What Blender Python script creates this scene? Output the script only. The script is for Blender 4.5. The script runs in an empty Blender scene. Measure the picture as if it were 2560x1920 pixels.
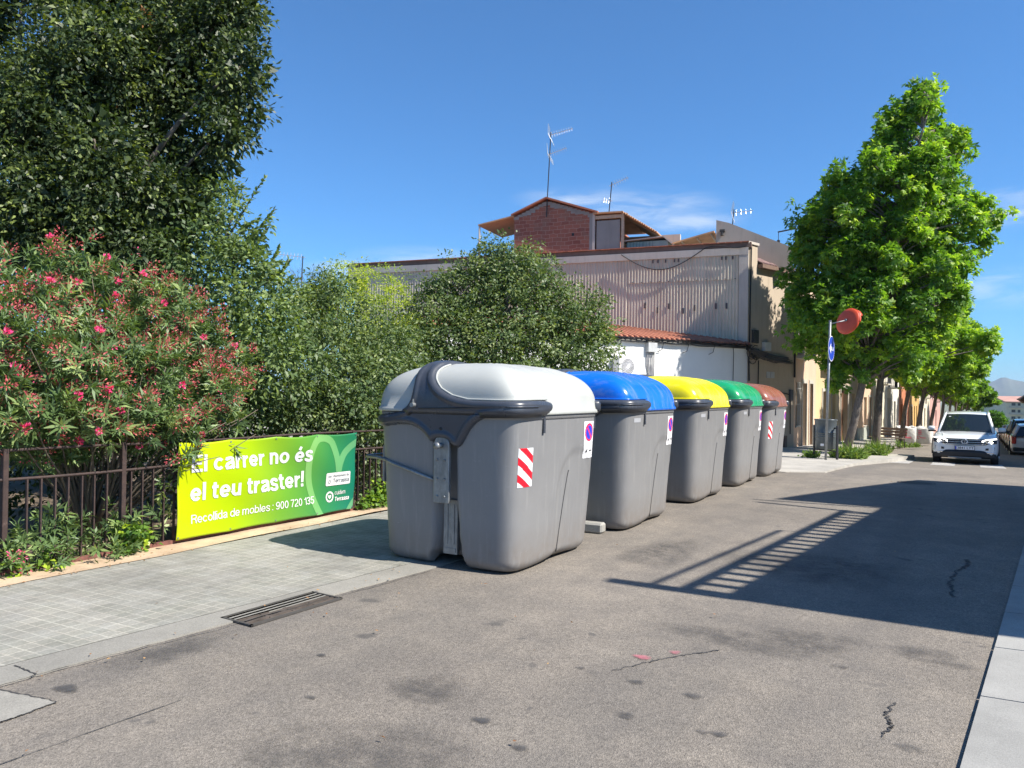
import bpy, bmesh, math, random
import numpy as np
from mathutils import Vector, Matrix
random.seed(7)
RNG = np.random.default_rng(11)
SC = bpy.context.scene
COL = SC.collection
R = math.radians

# ---------------------------------------------------------------- camera
cam = bpy.data.objects.new('camera', bpy.data.cameras.new('camera'))
COL.objects.link(cam)
SC.camera = cam
cam.data.sensor_width = 36.0
cam.data.lens = 27.0
cam.data.clip_start = 0.05
cam.data.clip_end = 40000.0
YAW, PIT, ROL = R(30.5), R(0.5), R(0.8)
fw = Vector((-math.sin(YAW) * math.cos(PIT), math.cos(YAW) * math.cos(PIT), math.sin(PIT)))
rt = Vector((math.cos(YAW), math.sin(YAW), 0))
up = rt.cross(fw)
rr = math.cos(ROL) * rt + math.sin(ROL) * up
uu = -math.sin(ROL) * rt + math.cos(ROL) * up
cam.matrix_world = Matrix(((rr.x, uu.x, -fw.x, 0), (rr.y, uu.y, -fw.y, 0), (rr.z, uu.z, -fw.z, 1.6), (0, 0, 0, 1)))

# ---------------------------------------------------------------- light
SUN_EL, SUN_AZ = 47.0, 2.0          # azimuth measured from +X towards +Y
sd = Vector((math.cos(R(SUN_EL)) * math.cos(R(SUN_AZ)), math.cos(R(SUN_EL)) * math.sin(R(SUN_AZ)), math.sin(R(SUN_EL))))
sl = bpy.data.lights.new('sun', 'SUN')
sl.energy = 5.0
sl.angle = R(0.53)
sl.color = (1.0, 0.94, 0.85)
sun = bpy.data.objects.new('sun', sl)
COL.objects.link(sun)
sun.rotation_euler = sd.to_track_quat('Z', 'Y').to_euler()

W = bpy.data.worlds.new('World')
SC.world = W
W.use_nodes = True
nt = W.node_tree
nt.nodes.clear()
N = nt.nodes.new
out = N('ShaderNodeOutputWorld')
bg = N('ShaderNodeBackground')
bg.inputs['Strength'].default_value = 0.074
sky = N('ShaderNodeTexSky')
sky.sky_type = 'NISHITA'
sky.sun_disc = False
sky.sun_elevation = R(SUN_EL)
sky.sun_rotation = R(90.0 - SUN_AZ)
sky.altitude = 300
sky.air_density = 1.0
sky.dust_density = 0.15
sky.ozone_density = 2.2
# thin cirrus: stretched noise, kept to a low band above the horizon
geo = N('ShaderNodeTexCoord')
sep = N('ShaderNodeSeparateXYZ')
nt.links.new(geo.outputs['Generated'], sep.inputs[0])
mapn = N('ShaderNodeMapping')
mapn.inputs['Scale'].default_value = (5.0, 5.0, 26.0)
mapn.inputs['Rotation'].default_value = (0.12, 0.10, 0.6)
nt.links.new(geo.outputs['Generated'], mapn.inputs['Vector'])
noi = N('ShaderNodeTexNoise')
noi.inputs['Scale'].default_value = 2.2
noi.inputs['Detail'].default_value = 7
noi.inputs['Roughness'].default_value = 0.55
noi.inputs['Distortion'].default_value = 0.6
nt.links.new(mapn.outputs[0], noi.inputs['Vector'])
def mr(src, a, b, c=0.0, d=1.0, smooth=True):
    m = N('ShaderNodeMapRange')
    if smooth: m.interpolation_type = 'SMOOTHSTEP'
    m.inputs['From Min'].default_value = a; m.inputs['From Max'].default_value = b
    m.inputs['To Min'].default_value = c; m.inputs['To Max'].default_value = d
    nt.links.new(src, m.inputs['Value'])
    return m.outputs[0]
def mul(a, b):
    m = N('ShaderNodeMath'); m.operation = 'MULTIPLY'
    nt.links.new(a, m.inputs[0]); nt.links.new(b, m.inputs[1])
    return m.outputs[0]
def blob(direction, rx, rz):
    d = N('ShaderNodeVectorMath'); d.operation = 'SUBTRACT'
    d.inputs[1].default_value = Vector(direction).normalized()
    nt.links.new(geo.outputs['Generated'], d.inputs[0])
    e = N('ShaderNodeVectorMath'); e.operation = 'MULTIPLY'
    e.inputs[1].default_value = (1 / rx, 1 / rx, 1 / rz); nt.links.new(d.outputs[0], e.inputs[0])
    l = N('ShaderNodeVectorMath'); l.operation = 'LENGTH'; nt.links.new(e.outputs[0], l.inputs[0])
    return mr(l.outputs['Value'], 1.0, 0.15)
cov = mr(noi.outputs['Fac'], 0.30, 0.74)
def addv(a, b):
    m = N('ShaderNodeMath'); m.operation = 'MAXIMUM'
    nt.links.new(a, m.inputs[0]); nt.links.new(b, m.inputs[1])
    return m.outputs[0]
CL = [((-0.353, 0.907, 0.228), .13, .035), ((-0.42, 0.88, 0.243), .10, .022), ((-0.30, 0.93, .215), .09, .02), ((-0.60, 0.785, 0.165), .11, .022), ((-0.66, 0.737, 0.150), .09, .018),
      ((0.036, 0.979, 0.205), .06, .03), ((0.039, 0.992, 0.120), .07, .028), ((-.45, .88, .20), .08, .015)]
acc = None
for d_, c0, c1 in CL:
    b_ = blob(d_, c0, c1)
    acc = b_ if acc is None else addv(acc, b_)
fac = mul(mul(cov, acc), mr(sep.outputs['Z'], 0.02, 0.08))
sc_ = N('ShaderNodeMath'); sc_.operation = 'MULTIPLY'; sc_.inputs[1].default_value = 0.50
nt.links.new(fac, sc_.inputs[0])
mix = N('ShaderNodeMix'); mix.data_type = 'RGBA'
mix.inputs['B'].default_value = (7.6, 8.0, 8.4, 1)
nt.links.new(sc_.outputs[0], mix.inputs['Factor'])
tint = N('ShaderNodeMix'); tint.data_type = 'RGBA'; tint.blend_type = 'MULTIPLY'
tint.inputs['Factor'].default_value = 1.0
tint.inputs['B'].default_value = (0.60, 1.02, 1.36, 1)
nt.links.new(sky.outputs[0], tint.inputs['A'])
hz = N('ShaderNodeMix'); hz.data_type = 'RGBA'; hz.blend_type = 'MULTIPLY'; hz.inputs['Factor'].default_value = 1.0
hr = N('ShaderNodeValToRGB'); hr.color_ramp.elements[0].position = 0.0; hr.color_ramp.elements[0].color = (.62, .76, .88, 1)
hr.color_ramp.elements[1].position = 0.55; hr.color_ramp.elements[1].color = (1, 1, 1, 1)
e_ = hr.color_ramp.elements.new(0.16); e_.color = (.80, .90, .98, 1)
nt.links.new(sep.outputs['Z'], hr.inputs['Fac'])
nt.links.new(tint.outputs['Result'], hz.inputs['A']); nt.links.new(hr.outputs['Color'], hz.inputs['B'])
nt.links.new(hz.outputs['Result'], mix.inputs['A'])
nt.links.new(mix.outputs['Result'], bg.inputs['Color'])
nt.links.new(bg.outputs[0], out.inputs['Surface'])

vs = SC.view_settings
vs.view_transform = 'Standard'
vs.look = 'None'
vs.exposure = 0.88
vs.gamma = 1.0
SC.display_settings.display_device = 'sRGB'
try:
    SC.cycles.use_denoising = True
    SC.cycles.max_bounces = 8
    SC.cycles.transparent_max_bounces = 8
    SC.cycles.volume_bounces = 0
    SC.cycles.sample_clamp_indirect = 6
except Exception:
    pass

# ---------------------------------------------------------------- helpers
def link(o, parent=None):
    COL.objects.link(o)
    if parent is not None:
        o.parent = parent
    return o

def tag(o, label=None, cat=None, group=None, kind=None):
    if label: o['label'] = label
    if cat: o['category'] = cat
    if group: o['group'] = group
    if kind: o['kind'] = kind
    return o

def thing(name, label, cat, loc=(0, 0, 0), rz=0.0, group=None):
    o = bpy.data.objects.new(name, None)
    o.empty_display_size = 0.3
    link(o)
    o.location = loc
    o.rotation_euler = (0, 0, rz)
    return tag(o, label, cat, group)

def children(o):
    return [c for c in bpy.data.objects if c.parent is o]

def copy_tree(o, parent=None):
    kids = children(o)
    c = o.copy()
    COL.objects.link(c)
    c.parent = parent
    for ch in kids:
        copy_tree(ch, c)
    return c

def meshobj(name, verts, faces, mats, parent=None, smooth=False, fmat=None, loc=None, rz=None):
    me = bpy.data.meshes.new(name)
    me.from_pydata([tuple(map(float, v)) for v in verts], [], faces)
    if not isinstance(mats, (list, tuple)): mats = [mats]
    for m in mats: me.materials.append(m)
    if fmat is not None:
        me.polygons.foreach_set('material_index', list(map(int, fmat)))
    if smooth:
        me.polygons.foreach_set('use_smooth', [True] * len(me.polygons))
    me.update()
    o = bpy.data.objects.new(name, me)
    link(o, parent)
    if loc is not None: o.location = loc
    if rz is not None: o.rotation_euler = (0, 0, rz)
    return o

class MB:
    """collects simple shapes into one mesh"""
    def __init__(s): s.v = []; s.f = []; s.m = []; s.cur = 0
    def add(s, vs, fs):
        b = len(s.v)
        s.v += [tuple(x) for x in vs]
        s.f += [tuple(b + i for i in f) for f in fs]
        s.m += [s.cur] * len(fs)
    def box(s, x0, x1, y0, y1, z0, z1, M=None, bev=0.0):
        if bev > 0:
            b = min(bev, (x1-x0)/2.01, (y1-y0)/2.01, (z1-z0)/2.01)
            vs = []
            for sx, X in ((1, x0), (-1, x1)):
                for sy, Y in ((1, y0), (-1, y1)):
                    for sz, Z in ((1, z0), (-1, z1)):
                        vs += [(X, Y+sy*b, Z+sz*b), (X+sx*b, Y, Z+sz*b), (X+sx*b, Y+sy*b, Z)]
            bm = bmesh.new()
            for v in vs: bm.verts.new(v)
            r = bmesh.ops.convex_hull(bm, input=bm.verts)
            bm.verts.index_update()
            bmesh.ops.recalc_face_normals(bm, faces=bm.faces)
            vv = [v.co.copy() for v in bm.verts]; ff = [[v.index for v in f.verts] for f in bm.faces]
            bm.free()
            vs = vv
            fs = ff
        else:
            vs = [(x0, y0, z0), (x1, y0, z0), (x1, y1, z0), (x0, y1, z0), (x0, y0, z1), (x1, y0, z1), (x1, y1, z1), (x0, y1, z1)]
            fs = [(0, 3, 2, 1), (4, 5, 6, 7), (0, 1, 5, 4), (1, 2, 6, 5), (2, 3, 7, 6), (3, 0, 4, 7)]
        if M is not None: vs = [M @ Vector(v) for v in vs]
        s.add(vs, fs)
        return s
    def tube(s, pts, r, n=8, cap=True):
        pts = [Vector(p) for p in pts]
        rs = list(r) if isinstance(r, (list, tuple)) else [r] * len(pts)
        rings = []
        prev = None
        for i, p in enumerate(pts):
            a = pts[max(i - 1, 0)]; b = pts[min(i + 1, len(pts) - 1)]
            t = (b - a).normalized()
            ref = Vector((0, 0, 1)) if abs(t.z) < 0.9 else Vector((1, 0, 0))
            if prev is None: u = t.cross(ref).normalized()
            else:
                u = (prev - t * prev.dot(t)).normalized()
            prev = u
            w = t.cross(u)
            rings.append([p + rs[i] * (math.cos(k * 2 * math.pi / n) * u + math.sin(k * 2 * math.pi / n) * w) for k in range(n)])
        vs = [v for rg in rings for v in rg]
        fs = []
        for i in range(len(rings) - 1):
            for k in range(n):
                fs.append((i*n+k, i*n+(k+1) % n, (i+1)*n+(k+1) % n, (i+1)*n+k))
        if cap:
            fs.append(tuple(range(n - 1, -1, -1)))
            fs.append(tuple((len(rings) - 1) * n + k for k in range(n)))
        s.add(vs, fs)
        return s
    def cyl(s, p0, p1, r, n=20):
        return s.tube([p0, p1], r, n)
    def quad(s, a, b, c, d):
        s.add([a, b, c, d], [(0, 1, 2, 3)])
        return s
    def poly(s, pts):
        s.add(pts, [tuple(range(len(pts)))])
        return s
    def prism(s, pts, off):
        """pts: planar polygon; off: extrusion vector"""
        n = len(pts); off = Vector(off)
        vs = [Vector(p) for p in pts] + [Vector(p) + off for p in pts]
        fs = [tuple(range(n)), tuple(range(2 * n - 1, n - 1, -1))] + [(i, i + n, (i + 1) % n + n, (i + 1) % n) for i in range(n)]
        s.add(vs, fs)
        return s
    def build(s, name, mats, parent=None, smooth=False, loc=None, rz=None, fix=True):
        o = meshobj(name, s.v, s.f, mats, parent, smooth, s.m, loc, rz)
        if fix:
            bm = bmesh.new(); bm.from_mesh(o.data)
            bmesh.ops.recalc_face_normals(bm, faces=bm.faces)
            bm.to_mesh(o.data); bm.free()
        return o

def smooth_by_angle(o, ang=35):
    me = o.data
    me.polygons.foreach_set('use_smooth', [True] * len(me.polygons))
    bm = bmesh.new(); bm.from_mesh(me)
    for e in bm.edges:
        if len(e.link_faces) == 2 and e.calc_face_angle(0) > R(ang): e.smooth = False
    bm.to_mesh(me); bm.free()
    return o

# ---------------------------------------------------------------- materials
class NT:
    def __init__(s, name):
        s.m = bpy.data.materials.new(name); s.m.use_nodes = True
        s.t = s.m.node_tree
        s.b = s.t.nodes['Principled BSDF']
        s.tc = None
    def n(s, t, **kw):
        x = s.t.nodes.new(t)
        for k, v in kw.items(): setattr(x, k, v)
        return x
    def L(s, a, b): s.t.links.new(a, b)
    def co(s, kind='Object'):
        if s.tc is None: s.tc = s.n('ShaderNodeTexCoord')
        return s.tc.outputs[kind]
    def pos(s):
        return s.n('ShaderNodeNewGeometry').outputs['Position']
    def mapping(s, vec, scale=(1, 1, 1), rot=(0, 0, 0), loc=(0, 0, 0)):
        m = s.n('ShaderNodeMapping')
        m.inputs['Scale'].default_value = scale; m.inputs['Rotation'].default_value = rot; m.inputs['Location'].default_value = loc
        s.L(vec, m.inputs['Vector']); return m.outputs[0]
    def noise(s, vec, scale, detail=4, rough=0.55, dist=0.0):
        x = s.n('ShaderNodeTexNoise')
        x.inputs['Scale'].default_value = scale; x.inputs['Detail'].default_value = detail
        x.inputs['Roughness'].default_value = rough; x.inputs['Distortion'].default_value = dist
        s.L(vec, x.inputs['Vector']); return x.outputs['Fac']
    def ramp(s, fac, stops):
        x = s.n('ShaderNodeValToRGB')
        e = x.color_ramp.elements
        while len(e) < len(stops): e.new(0.5)
        for i, (p, c) in enumerate(stops):
            e[i].position = p
            e[i].color = (c, c, c, 1) if not hasattr(c, '__len__') else (*c[:3], 1)
        s.L(fac, x.inputs['Fac']); return x.outputs['Color']
    def mix(s, fac, a, b, mode='MIX'):
        x = s.n('ShaderNodeMix', data_type='RGBA', blend_type=mode)
        for k, v in (('Factor', fac), ('A', a), ('B', b)):
            sk = x.inputs[k] if k == 'Factor' else [i for i in x.inputs if i.name == k and i.type == 'RGBA'][0]
            if isinstance(v, (int, float)): sk.default_value = v if k == 'Factor' else (v, v, v, 1)
            elif isinstance(v, (tuple, list)): sk.default_value = (*v[:3], 1)
            else: s.L(v, sk)
        return [o for o in x.outputs if o.type == 'RGBA'][0]
    def math(s, op, a, b=None):
        x = s.n('ShaderNodeMath', operation=op)
        for i, v in enumerate((a, b)):
            if v is None: continue
            if isinstance(v, (int, float)): x.inputs[i].default_value = v
            else: s.L(v, x.inputs[i])
        return x.outputs[0]
    def base(s, v):
        if isinstance(v, (tuple, list)): s.b.inputs['Base Color'].default_value = (*v[:3], 1)
        else: s.L(v, s.b.inputs['Base Color'])
        return s
    def rough(s, v):
        if isinstance(v, (int, float)): s.b.inputs['Roughness'].default_value = v
        else: s.L(v, s.b.inputs['Roughness'])
        return s
    def bump(s, h, strength=0.3, dist=0.01):
        x = s.n('ShaderNodeBump')
        x.inputs['Strength'].default_value = strength; x.inputs['Distance'].default_value = dist
        s.L(h, x.inputs['Height']); s.L(x.outputs[0], s.b.inputs['Normal']); return s
    def set(s, **kw):
        for k, v in kw.items(): s.b.inputs[k.replace('_', ' ')].default_value = v
        return s

def plain(name, c, rough=0.5, metal=0.0, var=0.12, scale=6.0, bump=0.0, spec=0.5, bscale=None):
    m = NT(name)
    f = m.noise(m.co(), scale, 5)
    lo = tuple(x * (1 - var) for x in c); hi = tuple(min(1, x * (1 + var)) for x in c)
    m.base(m.ramp(f, [(0.3, lo), (0.7, hi)]))
    m.rough(rough).set(Metallic=metal)
    m.b.inputs['Specular IOR Level'].default_value = spec
    if bump: m.bump(m.noise(m.co(), bscale or scale * 8, 4), bump, 0.01)
    return m.m

def plaster(name, c, var=0.14, stain=0.25, rough=0.9):
    m = NT(name)
    p = m.pos()
    f1 = m.noise(p, 0.5, 6, 0.6)
    f2 = m.noise(m.mapping(p, (3, 3, 0.35)), 1.6, 5, 0.6)
    c1 = m.ramp(f1, [(0.3, tuple(x * (1 - var) for x in c)), (0.7, tuple(x * (1 + var * .5) for x in c))])
    c2 = m.mix(m.ramp(f2, [(0.5, 0.0), (0.75, stain)]), c1, tuple(x * 0.45 for x in c))
    m.base(c2).rough(rough)
    m.bump(m.noise(p, 40, 4), 0.25, 0.01)
    return m.m
# ---------------------------------------------------------------- ground
GY = [-80, 14, 17.5, 20, 28.3, 60, 500, 9000]
GZ = [0, 0, -.06, -.15, -.52, -1.5, -15.2, -40]
def gz(y):
    # smoothed profile of the street
    return float(np.mean([np.interp(y + d, GY, GZ) for d in (-1.2, -.6, 0, .6, 1.2)]))
def bend(y): return 0.043 * max(0.0, y - 40.0) if y < 520 else 0.043 * 480

def m_asphalt():
    m = NT('asphalt_worn'); p = m.pos()
    big = m.noise(p, 0.42, 5, 0.6)
    mid = m.noise(p, 2.6, 6, 0.65)
    fine = m.noise(p, 95, 3, 0.7)
    v = m.n('ShaderNodeTexVoronoi'); v.inputs['Scale'].default_value = 165
    m.L(p, v.inputs['Vector'])
    v2 = m.n('ShaderNodeTexVoronoi'); v2.inputs['Scale'].default_value = 60
    m.L(p, v2.inputs['Vector'])
    base = m.ramp(big, [(0.30, (.185, .162, .136)), (0.62, (.250, .220, .183))])
    base = m.mix(m.ramp(mid, [(0.40, 0.28), (0.62, 0.0)]), base, (.095, .090, .087))
    spk = m.ramp(v.outputs['Color'], [(0.0, .55), (0.55, 1.0), (1.0, 1.34)])
    base = m.mix(1.0, base, spk, 'MULTIPLY')
    spk2 = m.ramp(v2.outputs['Color'], [(0.0, .80), (0.5, 1.0), (1.0, 1.16)])
    base = m.mix(1.0, base, spk2, 'MULTIPLY')
    base = m.mix(m.ramp(fine, [(0.62, 0.0), (0.75, 0.55)]), base, (.42, .40, .36))
    # oil drops and dark blots
    w = m.n('ShaderNodeTexVoronoi'); w.inputs['Scale'].default_value = 1.15
    nv = m.n('ShaderNodeTexNoise'); nv.inputs['Scale'].default_value = 3.0
    m.L(p, nv.inputs['Vector'])
    pw = m.n('ShaderNodeVectorMath', operation='MULTIPLY_ADD')
    m.L(nv.outputs['Color'], pw.inputs[0]); pw.inputs[1].default_value = (.35, .35, .35); m.L(p, pw.inputs[2])
    m.L(pw.outputs[0], w.inputs['Vector'])
    base = m.mix(m.ramp(w.outputs['Distance'], [(0.05, .62), (0.10, 0.0)]), base, (.062, .060, .060))
    w2 = m.n('ShaderNodeTexVoronoi'); w2.inputs['Scale'].default_value = 3.4
    m.L(pw.outputs[0], w2.inputs['Vector'])
    sel = m.ramp(m.noise(p, 0.8, 3), [(0.52, 0.0), (0.6, .55)])
    base = m.mix(m.math('MULTIPLY', m.ramp(w2.outputs['Distance'], [(0.07, 1.0), (0.13, 0.0)]), sel), base, (.075, .072, .070))
    # tyre-darkened bands along the street
    band = m.noise(m.mapping(p, (1.5, 0.06, 1), (0, 0, -.06)), 1.0, 4, .5)
    base = m.mix(m.ramp(band, [(0.5, 0.0), (0.68, .30)]), base, (.09, .087, .085))
    m.base(base).rough(0.88)
    m.b.inputs['Specular IOR Level'].default_value = 0.35
    m.bump(m.math('ADD', v.outputs['Distance'], m.math('MULTIPLY', fine, .6)), 0.55, 0.006)
    return m.m

def m_tiles():
    m = NT('pavement_tiles'); p = m.pos()
    pr = m.mapping(p, (1, 1, 1), (0, 0, R(-2.5)))
    b = m.n('ShaderNodeTexBrick')
    b.offset = 0.0; b.squash = 1.0
    b.inputs['Scale'].default_value = 1.0
    b.inputs['Brick Width'].default_value = 0.10
    b.inputs['Row Height'].default_value = 0.10
    b.inputs['Mortar Size'].default_value = 0.006
    b.inputs['Mortar Smooth'].default_value = 0.35
    b.inputs['Bias'].default_value = 0.0
    b.inputs['Color1'].default_value = (.315, .302, .262, 1); b.inputs['Color2'].default_value = (.270, .262, .228, 1)
    b.inputs['Mortar'].default_value = (.44, .42, .36, 1)
    m.L(pr, b.inputs['Vector'])
    b2 = m.n('ShaderNodeTexBrick')
    b2.offset = 0.0
    b2.inputs['Scale'].default_value = 1.0
    b2.inputs['Brick Width'].default_value = 0.20; b2.inputs['Row Height'].default_value = 0.20
    b2.inputs['Mortar Size'].default_value = 0.007
    b2.inputs['Color1'].default_value = (1, 1, 1, 1); b2.inputs['Color2'].default_value = (.82, .84, .82, 1); b2.inputs['Mortar'].default_value = (.86, .85, .84, 1)
    m.L(pr, b2.inputs['Vector'])
    c = m.mix(1.0, b.outputs['Color'], b2.outputs['Color'], 'MULTIPLY')
    c = m.mix(m.ramp(m.noise(p, 1.1, 6, .65), [(0.40, 0.0), (0.64, .60)]), c, (.14, .135, .125))
    c = m.mix(m.ramp(m.noise(p, 4.5, 5, .6), [(0.45, 0.0), (0.7, .38)]), c, (.36, .36, .335))
    c = m.mix(1.0, c, m.ramp(m.noise(p, 60, 4), [(0.3, .85), (0.7, 1.15)]), 'MULTIPLY')
    m.b.inputs['Specular IOR Level'].default_value = .2
    m.base(c).rough(0.9).bump(b.outputs['Fac'], 0.3, -0.004)
    return m.m

def m_stone(name, c, joint=None, sc=30):
    m = NT(name); p = m.pos()
    a = m.ramp(m.noise(p, 1.3, 6, .6), [(0.35, tuple(x * .78 for x in c)), (0.65, tuple(x * 1.1 for x in c))])
    a = m.mix(1.0, a, m.ramp(m.noise(p, sc * 4, 3, .7), [(0.3, .75), (0.7, 1.2)]), 'MULTIPLY')
    m.base(a).rough(0.85).bump(m.noise(p, sc * 3, 4), 0.3, 0.004)
    return m.m

def m_sand():
    m = NT('sandy_soil'); p = m.pos()
    a = m.ramp(m.noise(p, 2.0, 7, .65), [(0.3, (.36, .25, .16)), (0.6, (.53, .40, .27))])
    a = m.mix(m.ramp(m.noise(p, 14, 5, .7), [(0.55, 0.0), (0.7, .5)]), a, (.22, .13, .09))
    m.base(a).rough(0.95).bump(m.noise(p, 60, 5), .6, .01)
    return m.m

M_ASPH = m_asphalt(); M_TILE = m_tiles(); M_SAND = m_sand()
M_KERB = m_stone('kerb_stone', (.26, .248, .218)); M_KERB2 = m_stone('granite_kerb', (.31, .305, .285), sc=45)
M_CONC = m_stone('concrete', (.36, .35, .32)); M_EARTH = plaster('earth_ground', (.16, .12, .08))
M_FARG = plain('dry_fields', (.16, .17, .10), .95, scale=.02)

def strip(name, ys, xl, xr, dz, mat, nx=2, skirt=0.0, label=None):
    vs, fs = [], []
    for y in ys:
        a, b = xl(y), xr(y); h = dz(y) if callable(dz) else dz
        for i in range(nx):
            vs.append((a + (b - a) * i / (nx - 1), y, gz(y) + h))
    for j in range(len(ys) - 1):
        for i in range(nx - 1):
            q = j * nx + i
            fs.append((q, q + 1, q + nx + 1, q + nx))
    if skirt:
        def wall(idx, flip):
            b0 = len(vs)
            for j in idx: vs.append((vs[j][0], vs[j][1], vs[j][2] - skirt))
            for k in range(len(idx) - 1):
                f = (idx[k], b0 + k, b0 + k + 1, idx[k + 1])
                fs.append(f if flip else f[::-1])
        wall([j * nx for j in range(len(ys))], False)
        wall([j * nx + nx - 1 for j in range(len(ys))], True)
        wall([i for i in range(nx)], True)
        wall([(len(ys) - 1) * nx + i for i in range(nx)], False)
    return tag(meshobj(name, vs, fs, mat), kind='structure')

ys_all = [-80, -20] + list(np.arange(-8, 14, 1.0)) + list(np.arange(14, 34, 0.5)) + list(np.arange(34, 80, 2.0)) + [90, 110, 140, 180, 240, 320, 420, 500]
# the ground: one sheet to the horizon
gx = [-9000, -2500, -700, -200, -60, -20, 0, 20, 60, 200, 700, 2500, 9000]
gys = [-3000, -700] + ys_all + [900, 2000, 5000, 9000]
vs = []; fs = []
for y in gys:
    for x in gx:
        z = gz(max(min(y, 9000), -80))
        vs.append((x, y, z - 0.02))
for j in range(len(gys) - 1):
    for i in range(len(gx) - 1):
        q = j * len(gx) + i
        fs.append((q, q + 1, q + len(gx) + 1, q + len(gx)))
tag(meshobj('ground', vs, fs, M_FARG), kind='structure')

def kerbL(y):
    return float(np.interp(y, [-80, 2.3, 5.5, 8, 16.95, 17.0, 17.6, 22.1, 25.3, 30.6, 30.7, 45], [-6.4, -4.38, -4.08, -4.02, -4.0, -3.25, -2.55, -2.42, -1.95, -1.5, -3.0, -3.0])) + bend(y)
def kerbR(y):
    if y < 15.5: return 0.0 + 0.093 * (y - 3.85)
    return 3.55 + bend(y)
def backL(y):
    return -6.62 if y < 26 else -12.0
strip('road', ys_all, lambda y: kerbL(y) - 0.35, lambda y: (kerbR(y) + .2) if (y < 15.6 or y > 27) else 60.0, 0.0, M_ASPH)
ysl = sorted(set([-20, -8] + list(np.arange(-6, 17.0, .5)) + [16.95, 17.0, 17.2, 17.4, 17.6] + list(np.arange(18, 34, .5)) + [30.6, 30.7] + list(np.arange(34, 80, 2.)) + [90, 110, 140, 180, 240, 320, 420]))
hl = lambda y: float(np.interp(y, [16.9, 17.6, 25, 30], [.010, .03, .11, .12]))
def pv_out(y): return kerbL(y) - 0.27
ysA = [y for y in ysl if y <= 16.95]; ysB = [y for y in ysl if y >= 17.0]
strip('left_pavement', ysA, lambda y: -6.46, pv_out, 0.014, M_TILE)
strip('left_kerb', ysA, pv_out, kerbL, 0.012, M_KERB, skirt=.03)
M_CPAV = m_stone('pale_paving', (.40, .375, .33), sc=12)
strip('corner_pavement', ysB, lambda y: -30.0 if y < 34 else -8 + bend(y), kerbL, hl, M_CPAV, skirt=.16)
strip('sandy_verge', list(np.arange(-8, 19, .6)), lambda y: -6.9 + 0.06 * math.sin(y), lambda y: -6.46 + .03 * math.sin(y * 3.1) + .03 * math.sin(y * 9.7), 0.020, M_SAND)
strip('garden_soil', list(np.arange(-20, 28, 2.)), lambda y: -40.0, lambda y: -6.85, 0.010, M_EARTH)
# kerbstones on the right: raised row with joints, then the right pavement
k = MB()
yy = -6.0
while yy < 15.4:
    L_ = 0.98
    y1 = min(yy + L_, 15.5)
    for (a, b) in ((yy + .006, y1 - .006),):
        pts = [(kerbR(a), a, .022), (kerbR(a) + .30, a, .03), (kerbR(b) + .30, b, .03), (kerbR(b), b, .022)]
        k.prism([Vector(q) - Vector((0, 0, .16)) for q in pts], (0, 0, .16))
    yy = y1
tag(k.build('right_kerb', M_KERB2), kind='structure')
strip('right_pavement', list(np.arange(-8, 15.6, .5)), lambda y: kerbR(y) + .30, lambda y: kerbR(y) + 2.6, .026, M_KERB2)
strip('far_right_pavement', [y for y in ysl if y >= 27], lambda y: kerbR(y) + 0.0, lambda y: 4.6 + bend(y), .1, M_CPAV, skirt=.16)

# road markings: crossing stripes
M_PAINT = NT('worn_white_paint'); p_ = M_PAINT.pos()
M_PAINT.base(M_PAINT.mix(M_PAINT.ramp(M_PAINT.noise(p_, 9, 5, .7), [(.40, 0.), (.62, .85)]), (.46, .45, .43), (.22, .20, .18))).rough(.8)
M_PAINT = M_PAINT.m
for x0 in (-2.02, -.85, .42, 1.7):
    ysr = np.arange(25.6, 29.0, .4)
    strip('crossing_stripe', list(ysr), lambda y: x0, lambda y: x0 + .62, .006, M_PAINT)
strip('parking_line', list(np.arange(44, 62, 1.)), lambda y: 1.85 + bend(y), lambda y: 1.97 + bend(y), .006, M_PAINT)
# manhole, repair joints, stains
M_IRON = plain('dark_cast_iron', (.065, .06, .055), .75, .1, scale=20)
M_TAR = plain('tar_seal', (.055, .052, .050), .75, scale=10)
def disc(name, x, y, r, z, mat, n=28, wob=0.0, sx=1.0, sy=1.0):
    pts = []
    for i in range(n):
        a = 2 * math.pi * i / n
        q = r * (1 + wob * math.sin(3 * a + x) + wob * .7 * math.sin(7 * a + y))
        pts.append((x + sx * q * math.cos(a), y + sy * q * math.sin(a), gz(y) + z))
    return tag(MB().poly(pts).build(name, mat), kind='structure')
mh = MB()
for i in range(32):
    a0, a1 = 2 * math.pi * i / 32, 2 * math.pi * (i + 1) / 32
    for (r0, r1, zz) in ((.30, .33, .006), (0, .27, .005)):
        c_ = lambda r, a: (-.77 + r * math.cos(a), 16.45 + r * math.sin(a), gz(16.45) + zz)
        mh.quad(c_(r0, a0), c_(r1, a0), c_(r1, a1), c_(r0, a1))
tag(mh.build('manhole_cover', M_IRON), 'round iron manhole cover set in the road before the crossing', 'manhole cover')
def crack(name, pts, w, mat=M_TAR, z=.0055, jag=0.02, n=14):
    P = []
    for a, b in zip(pts[:-1], pts[1:]):
        for i in range(n):
            t = i / n
            P.append((a[0] + (b[0] - a[0]) * t + random.uniform(-jag, jag), a[1] + (b[1] - a[1]) * t + random.uniform(-jag, jag)))
    P.append(pts[-1])
    m_ = MB()
    for i in range(len(P) - 1):
        a, b = Vector(P[i]), Vector(P[i + 1]); t = (b - a).normalized(); nn = Vector((-t.y, t.x)) * w * random.uniform(.35, 1)
        m_.quad((*(a - nn), gz(a.y) + z), (*(b - nn), gz(b.y) + z), (*(b + nn), gz(b.y) + z), (*(a + nn), gz(a.y) + z))
    return tag(m_.build(name, mat), kind='structure')
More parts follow.
